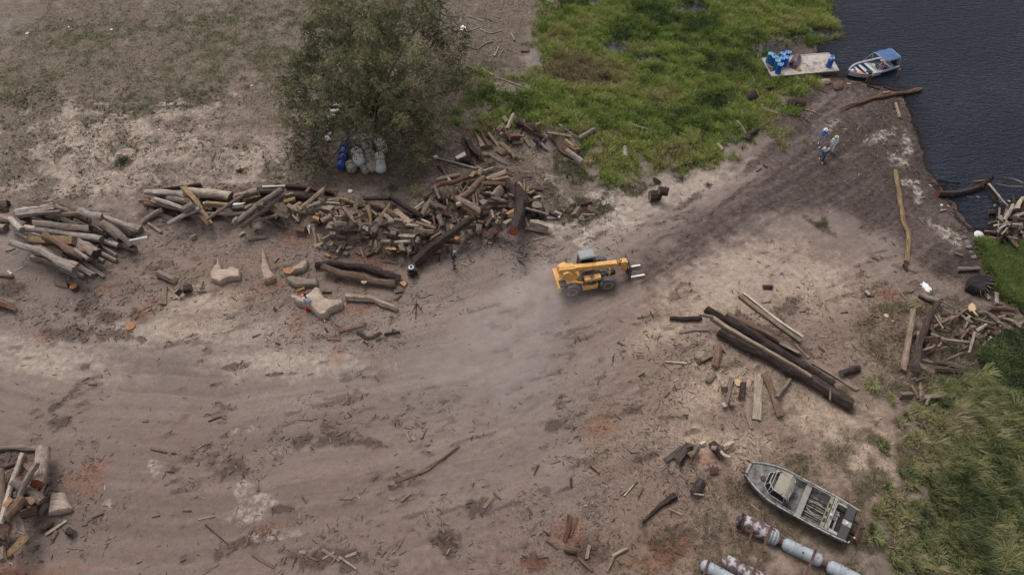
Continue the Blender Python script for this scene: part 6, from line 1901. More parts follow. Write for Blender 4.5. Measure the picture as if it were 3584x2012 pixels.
def person(px, py, z, yaw, label, pose, shirt, legs, shoe, hat=None, hair=True, s=1.0, sleeves=True, skirt=None, ground=None):
    w = P(px, py, z); g = h_at(w[0], w[1], GH if ground is None else PH) if z < .25 else z
    root = empty('person', (w[0], w[1], g), yaw); root.scale = (s, s, s); tag(root, label, 'person', None)
    V = lambda *a: Vector(a)
    if pose['k'] == 'stand':
        st_, ln, ar = pose.get('stride', .2), pose.get('lean', .03), pose.get('arm', .1)
        pel, spi, che, nek, hed = V(0, 0, .93), V(0, ln*.4, 1.12), V(0, ln*.9, 1.33), V(0, ln*1.3, 1.47), V(0, ln*1.6, 1.60)
        K = [V(-.10, st_*.35+.05, .50), V(.10, -st_*.25+.03, .50)]; An = [V(-.11, st_*.6, .09), V(.11, -st_*.6, .10)]
        El = [V(-.27, -ar*.5, 1.13), V(.27, ar*.5, 1.13)]; Wr = [V(-.27, ar*.3-.02, .90), V(.27, ar*1.5, .92)]
    elif pose['k'] == 'bend':
        pel, spi, che, nek, hed = V(0, -.05, .92), V(0, .12, 1.06), V(0, .34, 1.13), V(0, .47, 1.12), V(0, .60, 1.10)
        K = [V(-.11, .03, .50), V(.11, .0, .50)]; An = [V(-.13, -.05, .09), V(.13, -.08, .09)]
        El = [V(-.22, .50, .95), V(.22, .50, .95)]; Wr = [V(-.14, .66, .78), V(.14, .66, .78)]
    else:   # crouch
        pel, spi, che, nek, hed = V(0, -.05, .32), V(0, .03, .48), V(0, .12, .66), V(0, .18, .80), V(0, .24, .92)
        K = [V(-.20, .38, .46), V(.20, .38, .46)]; An = [V(-.16, .14, .08), V(.16, .14, .08)]
        El = [V(-.26, .28, .52), V(.26, .28, .52)]; Wr = [V(-.12, .48, .46), V(.12, .48, .46)]
    Hp = [pel+V(-.09, 0, -.03), pel+V(.09, 0, -.03)]; up = (che-spi).normalized(); Sh = [che+V(-.18, 0, 0)+up*.07, che+V(.18, 0, 0)+up*.07]
    J = [pel, spi, che, nek, hed, *Hp, *K, *An, *Sh, *El, *Wr]; R = [.125, .115, (.15, .11), .055, .095, .085, .085, .06, .06, .038, .038, .055, .055, .04, .04, .028, .028]
    E = [(0, 1), (1, 2), (2, 3), (3, 4), (0, 5), (0, 6), (5, 7), (6, 8), (7, 9), (8, 10), (2, 11), (2, 12), (11, 13), (12, 14), (13, 15), (14, 16)]
    fw = V(0, 1, 0)
    for k, (an, lo_) in enumerate(((9, -1), (10, 1))):
        J.append(J[an]+V(0, .13, -.06)); R.append(.035); E.append((an, len(J)-1))
    for wi, sg in ((15, -1), (16, 1)):
        d_ = (J[wi]-J[wi-2]).normalized(); pal = J[wi]+d_*.06; J.append(pal); R.append((.032, .018)); E.append((wi, len(J)-1)); pi_ = len(J)-1
        sd_ = V(0, 1, 0) if abs(d_.z) > .6 else V(1, 0, 0)
        for f_ in range(4):
            off = sd_*(f_-1.5)*.018; ln_ = (.062, .072, .068, .052)[f_]
            a_ = pal+off+d_*.03; b_ = a_+d_*ln_*.6; c2 = b_+(d_*.6+V(-sg*.4, .1, -.3)).normalized()*ln_*.4
            J += [a_, b_, c2]; R += [.009, .008, .007]; n_ = len(J); E += [(pi_, n_-3), (n_-3, n_-2), (n_-2, n_-1)]
        a_ = pal+sd_*.035; b_ = a_+d_*.03+sd_*.012; J += [a_, b_]; R += [.010, .008]; n_ = len(J); E += [(pi_, n_-2), (n_-2, n_-1)]
    body = skin_mesh('body', J, E, R, SKIN, root, 1)
    bmh = bmesh.new(); bmh.from_mesh(body.data); r = bmesh.ops.create_uvsphere(bmh, u_segments=14, v_segments=10, radius=.1)
    for v in r["verts"]:
        c2 = v.co; fy_ = max(0, c2.y/.1)
        nose = .022*math.exp(-((c2.x/.015)**2+(c2.z/.022)**2))*(c2.y > 0); chin = .010*math.exp(-((c2.x/.03)**2+((c2.z+.08)/.03)**2))*(c2.y > 0)
        ear = .016*math.exp(-((c2.y/.02)**2+(c2.z/.03)**2))*(1 if c2.x > 0 else -1)
        v.co = Vector((c2.x*.78+ear*(abs(c2.x) > .06), c2.y*.95+nose+chin, c2.z*1.12))+hed+V(0, .01, .02)
    bmh.to_mesh(body.data); bmh.free()
    for sx in (-1, 1):
        MB().lathe([(.010, 0), (.008, .006)], c=(hed.x+sx*.03, hed.y+.098, hed.z+.035), n=8, axis='Y').build('eye', BLK, root)
    sh = skin_mesh('shirt', [spi-up*.16, spi, che, Sh[0], Sh[1], (El[0] if sleeves else Sh[0]*.5+El[0]*.5), (El[1] if sleeves else Sh[1]*.5+El[1]*.5)]+([Wr[0]*.8+El[0]*.2, Wr[1]*.8+El[1]*.2] if sleeves == 2 else []),
                   [(0, 1), (1, 2), (2, 3), (2, 4), (3, 5), (4, 6)]+([(5, 7), (6, 8)] if sleeves == 2 else []), [.155, .15, (.175, .135), .085, .085, .062, .062]+([.05, .05] if sleeves == 2 else []), shirt, root, 1)
    skin_mesh('trousers', [pel, Hp[0], Hp[1], K[0], K[1], An[0]*.9+K[0]*.1, An[1]*.9+K[1]*.1], [(0, 1), (0, 2), (1, 3), (2, 4), (3, 5), (4, 6)], [.15, .11, .11, .078, .078, .06, .06], legs, root, 1)
    for an in An: MB().box((an.x, an.y+.06, .045), (.095, .26, .085), bev=.03).build('shoe', shoe, root)
    if skirt: MB().lathe([(.22, .52), (.20, .75), (.165, .98)], n=14).build('skirt', skirt, root, smooth=True)
    if hair: MB().lathe([(.088, -.045), (.096, 0), (.098, .05), (.075, .10), (.03, .13)], c=(hed.x, hed.y-.015, hed.z+.02), n=14).build('hair', HAIR, root, smooth=True)
    if hat:
        m_, br, h_ = hat; prof = [(br, .075), (br*.98, .085), (.105, .085), (.10, .15), (.075, .18), (.02, .19)]
        MB().lathe(prof, c=(hed.x, hed.y, hed.z+.0), n=20).build('hat', m_, root, smooth=True)
    return root
C = lambda n, c_: plain("cloth_"+n, c_, .8, .12, 8)
cb, cw_, cbk, cgr, cjn, cst = C('royal', (.09, .19, .55)), C('white', (.66, .68, .72)), C('black', (.012, .013, .018)), C('palegrey', (.33, .32, .34)), C('denim', (.11, .13, .17)), C('straw', (.60, .52, .36))
ctl, clb = C('teal_skirt', (.03, .16, .30)), C('light_blue', (.22, .26, .34)); shw, shb = C('shoe_white', (.5, .48, .46)), C('shoe_dark', (.03, .03, .035))
person(2868, 507, 0, math.radians(150), 'person in a loose blue shirt, pale trousers and white hat walking on the mud', dict(k='stand', stride=.38, lean=.05, arm=.15), cb, cgr, shw, (cw_, .17, .1), s=1.05, sleeves=2)
person(2906, 530, 0, math.radians(160), 'person in a white shirt and straw hat partly behind the blue skirted person', dict(k='stand', stride=.2, lean=.04), cw_, cw_, shb, (cst, .17, .1), s=1.0, sleeves=2)
p3 = person(2874, 560, 0, math.radians(165), 'person with black hair, black and white top and blue skirt on the mud', dict(k='stand', stride=.42, lean=.08), cw_, cbk, shw, None, skirt=ctl, s=1.02)
MB().box((-.08, -.145, 1.2), (.26, .06, .34), bev=.03).build('backpack', cbk, p3); MB().box((.12, -.2, .72), (.14, .06, .16), bev=.02).build('pouch', clb, p3)
person(1588, 937, 0, math.radians(-60), 'person in a black top, jeans and light blue cap standing below the long felled log', dict(k='stand', stride=.12, lean=.12, arm=.5), cbk, cjn, shb, (clb, .13, .1), s=1.0, sleeves=False)
person(1455, 963, 0, math.radians(100), 'person crouching in black clothes with a white ring shaped hat beside the felled log', dict(k='crouch'), cbk, cbk, shb, None, hair=True, s=.98, sleeves=2)
hp = bpy.data.objects[-1] if False else None
pr = [o for o in COL.objects if o.get('label', '').startswith('person crouching in black clothes')][0]
MB().lathe([(.20, 1.02), (.20, 1.035), (.11, 1.05), (.11, 1.03)], c=(0, .24, 0), n=22).build('hat_brim', cw_, pr, smooth=True); MB().lathe([(.11, 1.03), (.105, 1.10), (.06, 1.12)], c=(0, .24, 0), n=18).build('hat_crown', cbk, pr, smooth=True)
person(1435, 962, 0, math.radians(-80), 'dark haired person crouching just left of the one with the white ring hat', dict(k='crouch'), cbk, cbk, shb, None, s=.92, sleeves=2)
pw = person(1080, 1062, .6, math.radians(40), 'person in a white shirt bending over a saw on the star shaped stump', dict(k='crouch'), cw_, cgr, shb, (cbk, .12, .1), s=.85, sleeves=2)
ps = person(3037, 284, 0, math.radians(5), 'barelegged person in black leaning over the side of the white motorboat', dict(k='bend'), cbk, cbk, SKIN, None, s=1.0)
for ch in list(ps.children):
    if ch.name.startswith('trousers'): ch.data.materials[0] = SKIN
MB().lathe([(.15, .72), (.165, .85), (.15, 1.0)], c=(0, -.04, 0), n=14).build('shorts', cbk, ps, smooth=True)
w = P(1060, 1038, .62); cs = empty('chainsaw', (w[0], w[1], star.location[2]+.63), 2.3); tag(cs, 'orange chainsaw lying on the star shaped stump in front of the kneeling person', 'chainsaw')
MB().box((0, 0, .1), (.32, .18, .2), bev=.03).build('motor_body', VEST, cs); MB().box((.42, 0, .08), (.55, .02, .10), bev=.008).build('guide_bar', BLK, cs); MB().tube([(-.15, 0, .2), (0, .02, .28), (.15, 0, .2)], .015, n=5).build('handle', BLK, cs)
# ------------------------------------------------------------ grass, weeds, straw, wood crumbs
def leafmat(name, stops, tr=.25, rough=.75):
    m, nt, b = nmat(name); c = ramp(nt, stops, attr(nt, "tint")); nt.links.new(c, b.inputs["Base Color"])
    b.inputs["Roughness"].default_value = rough; b.inputs["Specular IOR Level"].default_value = .2
    t = nt.nodes.new("ShaderNodeBsdfTranslucent"); nt.links.new(c, t.inputs["Color"]); mx = nt.nodes.new("ShaderNodeMixShader"); mx.inputs[0].default_value = tr
    nt.links.new(b.outputs[0], mx.inputs[1]); nt.links.new(t.outputs[0], mx.inputs[2]); nt.links.new(mx.outputs[0], nt.nodes["Material Output"].inputs[0]); return m
def view_pts(n, pix):
    """n spots spread evenly over the ground under a box of the photo"""
    x0, y0, x1, y1 = pix; c = [P(x0, y0), P(x1, y0), P(x0, y1), P(x1, y1)]
    ax, bx = min(p[0] for p in c), max(p[0] for p in c); ay, by = min(p[1] for p in c), max(p[1] for p in c)
    return rng.uniform(ax, bx, n), rng.uniform(ay, by, n)
def blades(name, bx, by, length, width, lean, az, tint, mat, seg=2, label=None, zoff=0.0):
    """all arrays per blade; lean 0 upright .. 1.5 flat"""
    n = len(bx); bz = samp(H, bx, by)-.02+zoff
    dx, dy = np.cos(az), np.sin(az); px, py = -dy*width/2, dx*width/2
    l1 = lean*.55; l2 = lean*1.25
    mx, my, mz = bx+dx*np.sin(l1)*length*.55, by+dy*np.sin(l1)*length*.55, bz+np.cos(l1)*length*.55
    tx, ty, tz = mx+dx*np.sin(l2)*length*.5, my+dy*np.sin(l2)*length*.5, np.maximum(mz+np.cos(l2)*length*.45, bz+.01)
    if seg == 2:
        V = np.stack([np.stack([bx-px, by-py, bz], -1), np.stack([bx+px, by+py, bz], -1), np.stack([mx-px*.8, my-py*.8, mz], -1), np.stack([mx+px*.8, my+py*.8, mz], -1), np.stack([tx, ty, tz], -1)], 1)
        k = np.arange(n)[:, None]*5; q = k+np.array([[0, 1, 3, 2]]); t = k+np.array([[2, 3, 4]]); tt = np.repeat(tint, 5)
        me = mesh_np(name, V.reshape(-1, 3), tris=t, quads=q, mats=[mat], attrs={"tint": ('FLOAT', tt)})
    else:
        V = np.stack([np.stack([bx-px, by-py, bz], -1), np.stack([bx+px, by+py, bz], -1), np.stack([tx, ty, tz], -1)], 1)
        me = mesh_np(name, V.reshape(-1, 3), tris=np.arange(n)[:, None]*3+np.array([[0, 1, 2]]), mats=[mat], attrs={"tint": ('FLOAT', np.repeat(tint, 3))})
    return tag(link(name, me), kind="stuff")
def tufts(tx, ty, per, rad):
    n = len(tx); r = np.abs(rng.normal(0, rad, (n, per))); a = rng.uniform(0, 2*np.pi, (n, per))
    return (tx[:, None]+r*np.cos(a)).ravel(), (ty[:, None]+r*np.sin(a)).ravel(), a.ravel(), r.ravel()
solid = PH-GH                                    # where something already lies, no blades grow through
def free(x, y):
    i = np.clip(((x-fx[0])/STEP).astype(int), 0, len(fx)-1); j = np.clip(((y-fy[0])/STEP).astype(int), 0, len(fy)-1); return solid[j, i] < .06
LUSH = leafmat("grass_lush", [(0, (.042, .064, .026)), (.25, (.105, .150, .042)), (.45, (.205, .268, .062)), (.62, (.30, .355, .090)), (.80, (.36, .34, .13)), (1, (.23, .165, .11))])
pfw = np.array([cen[0], cen[1]])
tx, ty = view_pts(95000, (1500, -90, 3700, 720)); g = samp(green, tx, ty); wt = samp(wet, tx, ty)
big = fbm(tx*.22, ty*.22, 71, 3); med = fbm(tx*.9, ty*.9, 72, 3)
browns = sst(1.15, .3, np.hypot((tx-P(2080, 260)[0])/5.2, (ty-P(2080, 260)[1])/4.0))+.8*sst(1.1, .3, np.hypot((tx-P(2250, 170)[0])/5, (ty-P(2250, 170)[1])/1.2))+.7*sst(1.1, .3, np.hypot((tx-P(2830, 60)[0])/4, (ty-P(2830, 60)[1])/3))
keep = (g > rng.uniform(.12, .95, len(tx))) & (wt < .4) & free(tx, ty) & (rng.random(len(tx)) < .85) & (ty < 76)
inp = np.zeros(len(tx), bool); cw2 = [tuple(c_) for c_ in cor]
for (x0, y0_), (x1, y1_) in zip(cw2, cw2[1:]+cw2[:1]): inp ^= ((y0_ > ty) != (y1_ > ty)) & (tx < (x1-x0)*(ty-y0_)/(y1_-y0_+1e-12)+x0)
keep &= ~inp; tx, ty, big, med, browns = tx[keep], ty[keep], big[keep], med[keep], np.clip(browns[keep], 0, 1); print('lush tufts', len(tx))
per = 9; bx, by, az, rr_ = tufts(tx, ty, per, .15)
R_ = lambda a: np.repeat(a, per)
ts_ = .27+.95*(big-.30)+.8*(med-.5)+.22*(rng.random(len(tx))-.5); ts_ = ts_*(1-browns)+browns*(.86+.3*(med-.5))
ts_ = ts_+sst(1.1, .2, np.hypot((tx-P(2000, 170)[0])/6, (ty-P(2000, 170)[1])/7))*.18-sst(1.1, .2, np.hypot((tx-P(2330, 400)[0])/9, (ty-P(2330, 400)[1])/3.5))*.14
tint = np.clip(R_(ts_)+rng.normal(0, .10, len(bx)), 0, 1)
hv = fbm(tx*1.6, ty*1.6, 73, 2); ln = R_(.22+.95*np.clip(hv-.25, 0, 1)*(.6+med))*rng.uniform(.6, 1.25, len(bx))
blades('lush_grass', bx, by, ln, rng.uniform(.03, .055, len(bx)), np.clip(.30+rr_*2+rng.normal(0, .25, len(bx)), .1, 1.3), az+rng.normal(0, .5, len(bx)), tint, LUSH)
# second meadow at the right frame edge
tx, ty = view_pts(26000, (3380, 830, 3750, 1130)); g = samp(green, tx, ty); keep = (g > .5) & free(tx, ty) & (tx < 50); tx, ty = tx[keep], ty[keep]
bx, by, az, rr_ = tufts(tx, ty, 9, .12); yl = np.repeat(sst(1.6, .0, samp(water_sd, tx, ty)*-1)+fbm(tx*.8, ty*.8, 75, 3)*.4, 9)
BGM = leafmat('grass_bank', [(0, (.045, .066, .025)), (.35, (.120, .165, .045)), (.6, (.22, .26, .075)), (.8, (.31, .27, .12)), (1, (.27, .19, .12))]); blades('bank_grass', bx, by, rng.uniform(.3, .6, len(bx)), rng.uniform(.03, .05, len(bx)), np.clip(.4+rr_*3, .1, 1.2), az, np.clip(.30+.5*yl+rng.normal(0, .14, len(bx)), 0, 1), BGM)
# long arching grass in the lower right
LONG = leafmat("grass_long", [(0, (.048, .058, .028)), (.3, (.110, .132, .052)), (.55, (.19, .205, .078)), (.75, (.29, .28, .12)), (1, (.35, .28, .18))])
tx, ty = view_pts(4200, (2850, 1330, 3750, 2150)); g = samp(rough_g, tx, ty); bu = samp(bushy, tx, ty); md = fbm(tx*.5, ty*.5, 81, 3)
thr = .25+.75*(1-np.clip((tx-P(3150, 1750)[0])/6, 0, 1))
keep = (g*(.30+md)*rng.uniform(.6, 1.3, len(tx)) > .42*thr) & (bu < .5) & free(tx, ty); tx, ty, md = tx[keep], ty[keep], md[keep]; print('long tufts', len(tx))
per = 46; bx, by, az, rr_ = tufts(tx, ty, per, .13); n = len(bx)
edge = sst(0, 5, tx-P(3150, 1750)[0]); ca = np.repeat(-.55+2.2*(fbm(tx*.3, ty*.3, 83, 2)-.5)+rng.normal(0, .35, len(tx)), per); az2 = np.where(rng.random(n) < .72, ca+rng.normal(0, .38, n), az)
ln = np.repeat((.55+.95*md)*(.5+.5*edge)*rng.uniform(.6, 1.35, len(tx)), per)*rng.uniform(.55, 1.2, n)
tcol = np.repeat(.12+rng.normal(0, .24, len(tx))+.9*(fbm(tx*.35, ty*.35, 82, 3)-.25)+.12*(1-edge)+.25*sst(1.1, .2, np.hypot((tx-P(3330, 1560)[0])/4.5, (ty-P(3330, 1560)[1])/3.5)), per)
ty_ = np.repeat((fbm(tx*.45, ty*.45, 86, 3)+.25*(1-sst(0, 5, tx-P(3150, 1750)[0]))+rng.normal(0, .06, len(tx))) > .55, per)
az2 = np.where(ty_, az, az2); ln = np.where(ty_, ln*.62, ln); tcol = tcol+.14*ty_
blades('long_grass', bx, by, ln, rng.uniform(.024, .044, n)*np.where(ty_, 1.5, 1), np.clip(.75+rng.normal(0, .3, n), .15, 1.5), az2, np.clip(tcol+rng.normal(0, .13, n), 0, 1), LONG)
# low dark leafy thicket at the right edge
BUSHM = leafmat("thicket_leaf", [(0, (.016, .024, .011)), (.4, (.055, .075, .028)), (.75, (.12, .15, .050)), (1, (.24, .24, .10))])
tx, ty = view_pts(60000, (3380, 1120, 3760, 1450)); bu = samp(bushy, tx, ty); keep = (bu > .4) & free(tx, ty); tx, ty = tx[keep], ty[keep]; n = len(tx); print('thicket', n)
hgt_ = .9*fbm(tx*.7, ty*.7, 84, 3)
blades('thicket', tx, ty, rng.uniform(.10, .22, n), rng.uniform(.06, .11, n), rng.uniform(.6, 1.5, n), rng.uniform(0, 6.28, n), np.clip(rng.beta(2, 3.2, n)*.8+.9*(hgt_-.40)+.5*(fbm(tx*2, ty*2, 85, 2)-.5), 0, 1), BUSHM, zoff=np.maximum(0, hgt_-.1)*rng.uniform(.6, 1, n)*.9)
# dry turf and little weeds on the upper left slope and elsewhere
DRY = leafmat("turf_dry", [(0, (.060, .047, .034)), (.22, (.115, .090, .062)), (.42, (.195, .155, .108)), (.58, (.145, .145, .068)), (.74, (.090, .130, .045)), (.88, (.20, .13, .06)), (1, (.30, .235, .15))])
tx, ty = view_pts(52000, (-120, -90, 2000, 700)); d_ = samp(dryg, tx, ty); sg = samp(sparse_g, tx, ty); keep = (d_ > rng.uniform(.15, .9, len(tx))) | (rng.random(len(tx)) < .10*samp(upper, tx, ty)) | (sg > .5)
keep &= free(tx, ty) & (samp(pinkg, tx, ty) < .6); tx, ty, sg = tx[keep], ty[keep], sg[keep]; n0 = len(tx); print('dry tufts', n0)
per = 8; bx, by, az, rr_ = tufts(tx, ty, per, .10); n = len(bx); f1 = fbm(tx*.5, ty*.5, 91, 3)
tc_ = np.where(sg > .40, .70+.2*(f1-.4), np.where(rng.random(n0) < .25, .62, .05+.75*f1*rng.uniform(.3, 1.1, n0))); org_ = samp(dryg, tx, ty)*sst(.50, .62, fbm(tx*.4, ty*.4, 93, 3))
tc_ = np.where((org_ > .5) & (rng.random(n0) < .35), .9, tc_)
blades('dry_turf', bx, by, rng.uniform(.04, .12, n)*np.repeat(1+.5*(sg > .5), per), rng.uniform(.03, .06, n), np.clip(.5+rr_*4+rng.normal(0, .3, n), .1, 1.5), az, np.clip(np.repeat(tc_, per)+rng.normal(0, .05, n), 0, 1), DRY, seg=1)
# dark little rosettes on the pale sand
tx, ty = view_pts(14000, (-100, 250, 1100, 720)); keep = (samp(sand, tx, ty) > .2) & free(tx, ty) & (fbm(tx*.8, ty*.8, 95, 3) > .44) & (rng.random(len(tx)) < .8); tx, ty = tx[keep], ty[keep]
per = 12; bx, by, az, rr_ = tufts(tx, ty, per, .055); n = len(bx); sz = np.repeat(rng.uniform(.45, 1.15, len(tx)), per)
blades('weed_rosettes', bx, by, rng.uniform(.08, .17, n)*sz, rng.uniform(.045, .075, n)*sz, np.clip(1.0+rng.normal(0, .25, n), .3, 1.5), az, np.clip(np.repeat(rng.choice([.06, .13, .2, .62, .7], len(tx), p=[.35, .25, .2, .1, .1]), per)+rng.normal(0, .04, n), 0, 1), DRY, seg=1)
# weeds in the lower right and by the road
tx, ty = view_pts(30000, (2200, 1000, 3450, 2100)); d_ = np.maximum(samp(dryg, tx, ty), samp(sparse_g, tx, ty)); keep = (d_ > rng.uniform(.3, 1.0, len(tx))) & free(tx, ty); tx, ty = tx[keep], ty[keep]
per = 8; bx, by, az, rr_ = tufts(tx, ty, per, .10); n = len(bx)
blades('weed_turf', bx, by, rng.uniform(.10, .30, n), rng.uniform(.018, .035, n), np.clip(.8+rng.normal(0, .35, n), .1, 1.5), az, np.clip(np.repeat(.12+.85*fbm(tx*.6, ty*.6, 97, 3)*rng.uniform(.5, 1.1, len(tx)), per)+rng.normal(0, .07, n), 0, 1), DRY, seg=1)
tx, ty = view_pts(16000, (1950, 520, 2800, 800)); keep = (fbm(tx*.7, ty*.7, 98, 3) > .52) & free(tx, ty) & (samp(mud, tx, ty) < .3) & (np.abs(samp(T2, tx, ty)) > 5) & (samp(upper, tx, ty) < .9); tx, ty = tx[keep], ty[keep]
per = 8; bx, by, az, rr_ = tufts(tx, ty, per, .10); n = len(bx)
blades('roadside_weeds', bx, by, rng.uniform(.10, .26, n), rng.uniform(.025, .045, n), np.clip(.7+rng.normal(0, .35, n), .1, 1.5), az, np.clip(rng.normal(.62, .12, n), 0, 1), DRY, seg=1)
# straw and leaf litter
STRAW = leafmat("straw", [(0, (.06, .038, .022)), (.35, (.14, .09, .055)), (.7, (.27, .20, .13)), (1, (.40, .32, .22))], .1)
tx, ty = view_pts(90000, (1250, 150, 3584, 1480)); l_ = np.maximum(samp(litter, tx, ty)*.8, samp(rlit, tx, ty)); l_ = np.maximum(l_, .5*sst(1.2, .4, np.hypot((tx-P(1960, 690)[0])/4, (ty-P(1960, 690)[1])/3)))
keep = (l_ > rng.uniform(.2, 1.2, len(tx))) & (ty < 74) & (samp(water_sd, tx, ty) < -.3); tx, ty = tx[keep], ty[keep]; n = len(tx); print('straw', n)
blades('straw_litter', tx, ty, rng.uniform(.12, .55, n), rng.uniform(.015, .04, n), np.full(n, 1.42)+rng.normal(0, .06, n), rng.uniform(0, 6.28, n), np.clip(rng.beta(2, 3, n)+.1*(samp(rlit, tx, ty) > .5), 0, 1), STRAW, zoff=.03+rng.uniform(0, .04, n))
# bark, chips and splinters
def chips(name, cx_, cy_, L_, W_c, T_c, az, tint, mat):
    n = len(cx_); cz_ = samp(H, cx_, cy_); u = np.stack([np.cos(az), np.sin(az), rng.normal(0, .10, n)], -1); v = np.stack([-np.sin(az), np.cos(az), rng.normal(0, .15, n)], -1)
    c_ = np.stack([cx_, cy_, cz_+T_c*.4], -1); tp_ = rng.uniform(.3, 1, n); out = []
    for su, sv, sz_ in ((-1, -1, -1), (1, -1, -1), (1, 1, -1), (-1, 1, -1), (-1, -1, 1), (1, -1, 1), (1, 1, 1), (-1, 1, 1)):
        w_ = W_c*(tp_ if su > 0 else 1)*.5*(1 if sz_ < 0 else .7); out.append(c_+u*(su*L_/2)[:, None]+v*(sv*w_)[:, None]+np.array([0, 0, 1.])*(sz_*T_c/2)[:, None])
    V = np.stack(out, 1).reshape(-1, 3); k = np.arange(n)[:, None]*8
    q = np.concatenate([k+np.array([f_]) for f_ in ((4, 5, 6, 7), (0, 1, 5, 4), (1, 2, 6, 5), (2, 3, 7, 6), (3, 0, 4, 7))])
    return tag(link(name, mesh_np(name, V, quads=q, mats=[mat], attrs={"tint": ('FLOAT', np.repeat(tint, 8))})), kind="stuff")
CHIP = leafmat("wood_crumbs", [(0, (.04, .028, .022)), (.3, (.10, .074, .058)), (.55, (.165, .125, .10)), (.8, (.27, .215, .17)), (.93, (.42, .35, .28)), (1, (.45, .21, .09))], .0, .9)
work = np.zeros_like(X)
for a in [(1250, 880, 420, 80, 0), (800, 840, 330, 60, 0), (1150, 1000, 420, 150, 0), (500, 990, 300, 80, 0), (1200, 1180, 280, 60, 0), (2450, 1300, 330, 160, 0), (2300, 1700, 420, 260, 10), (2050, 1850, 300, 150, 0), (1300, 1900, 450, 110, 0), (1520, 1480, 110, 80, 0),
          (900, 1560, 300, 90, 20), (300, 1100, 260, 90, 0), (150, 1800, 260, 220, 0), (2900, 1150, 280, 160, 0), (3180, 1200, 140, 220, 0), (1750, 880, 220, 80, 0), (2150, 1480, 250, 90, 0), (2080, 790, 100, 80, 0), (3480, 850, 110, 60, 0), (3100, 330, 130, 60, 0), (2750, 420, 110, 60, 0), (1700, 560, 260, 90, 0), (1380, 1090, 120, 120, 0)]:
    work = np.maximum(work, spot(*a, rough=1.0))
tx, ty = view_pts(230000, (-80, 250, 3650, 2080)); cl_ = sst(.42, .62, fbm(tx*.55, ty*.55, 63, 4)); l_ = samp(work, tx, ty)*(.12+1.0*cl_)+samp(dark, tx, ty)*.6+.03
l_ = np.maximum(l_, samp(np.maximum(pile1, pile2), tx, ty)*.8); keep = (rng.random(len(tx)) < l_) & (samp(water_sd, tx, ty) < -.1); tx, ty = tx[keep], ty[keep]; n = len(tx); print('chips', n)
L_ = .035+.15*rng.random(n)**3.2; sc_ = np.where(rng.random(n) < .035, 2.0, 1.0); az_ = rng.uniform(0, 6.28, n); az_ = az_
chips('wood_crumbs', tx, ty, L_*1.8*sc_, L_*.42*sc_, np.minimum(L_*.25, .035)*sc_, az_, np.clip(rng.beta(1.9, 2.6, n)-.18*(samp(dark, tx, ty) > .5), 0, .97), CHIP)

# ------------------------------------------------------------ tree, shrubs
TL = leafmat("tree_leaf", [(0, (.038, .042, .024)), (.3, (.110, .116, .060)), (.6, (.215, .215, .110)), (.85, (.36, .34, .18)), (1, (.52, .43, .18))], .3)
BARK = plain("tree_bark", (.085, .07, .058), .9, .4, 6, bmp=.5)
def sprigs(c, r, n, flat=.8, droop=1.0):
    d_ = rng.normal(0, 1, (n, 3)); d_ /= np.linalg.norm(d_, axis=1)[:, None]; q = rng.uniform(.15, 1, n)**.45
    lump = .72+.55*vn(d_[:, 0]*2.2+c[0], d_[:, 1]*2.2+d_[:, 2]*1.7+c[1], 55); p = d_*(q*r*lump)[:, None]; p[:, 2] *= flat; return p+np.array(c)
def leaves_from(pts, per, ln_, wd_, tint_fn):
    n = len(pts); az0 = rng.uniform(0, 2*np.pi, n); P0 = np.repeat(pts, per, 0); a0 = np.repeat(az0, per); t = np.tile(np.linspace(.1, 1, per), n); sl_ = np.repeat(rng.uniform(.25, .55, n), per)
    dx, dy = np.cos(a0), np.sin(a0); P1 = P0+np.stack([dx*t*sl_, dy*t*sl_, -t*t*sl_*.75], -1)
    side_ = np.where(np.arange(len(P1)) % 2 == 0, 1, -1); la = a0+side_*rng.uniform(.5, 1.3, len(P1)); l = ln_*rng.uniform(.7, 1.3, len(P1)); dz = -rng.uniform(.4, 1.3, len(P1))
    u = np.stack([np.cos(la), np.sin(la), dz], -1); u /= np.linalg.norm(u, axis=1)[:, None]; w_ = np.cross(u, rng.normal(0, 1, u.shape)); w_ /= np.linalg.norm(w_, axis=1)[:, None]+1e-9
    A_ = P1; M_ = P1+u*(l*.5)[:, None]; E_ = P1+u*l[:, None]; ww = w_*(wd_*rng.uniform(.7, 1.3, len(P1)))[:, None]/2
    V = np.stack([A_, M_-ww, E_, M_+ww], 1).reshape(-1, 3); tt = np.repeat(tint_fn(P1), 4); return V, tt
base_ = P(1318, 470); bz = h_at(base_[0], base_[1], GH); TREE = empty('tree', (base_[0], base_[1], bz)); tag(TREE, 'large sparse olive brown tree spreading over the white and blue floats', 'tree')
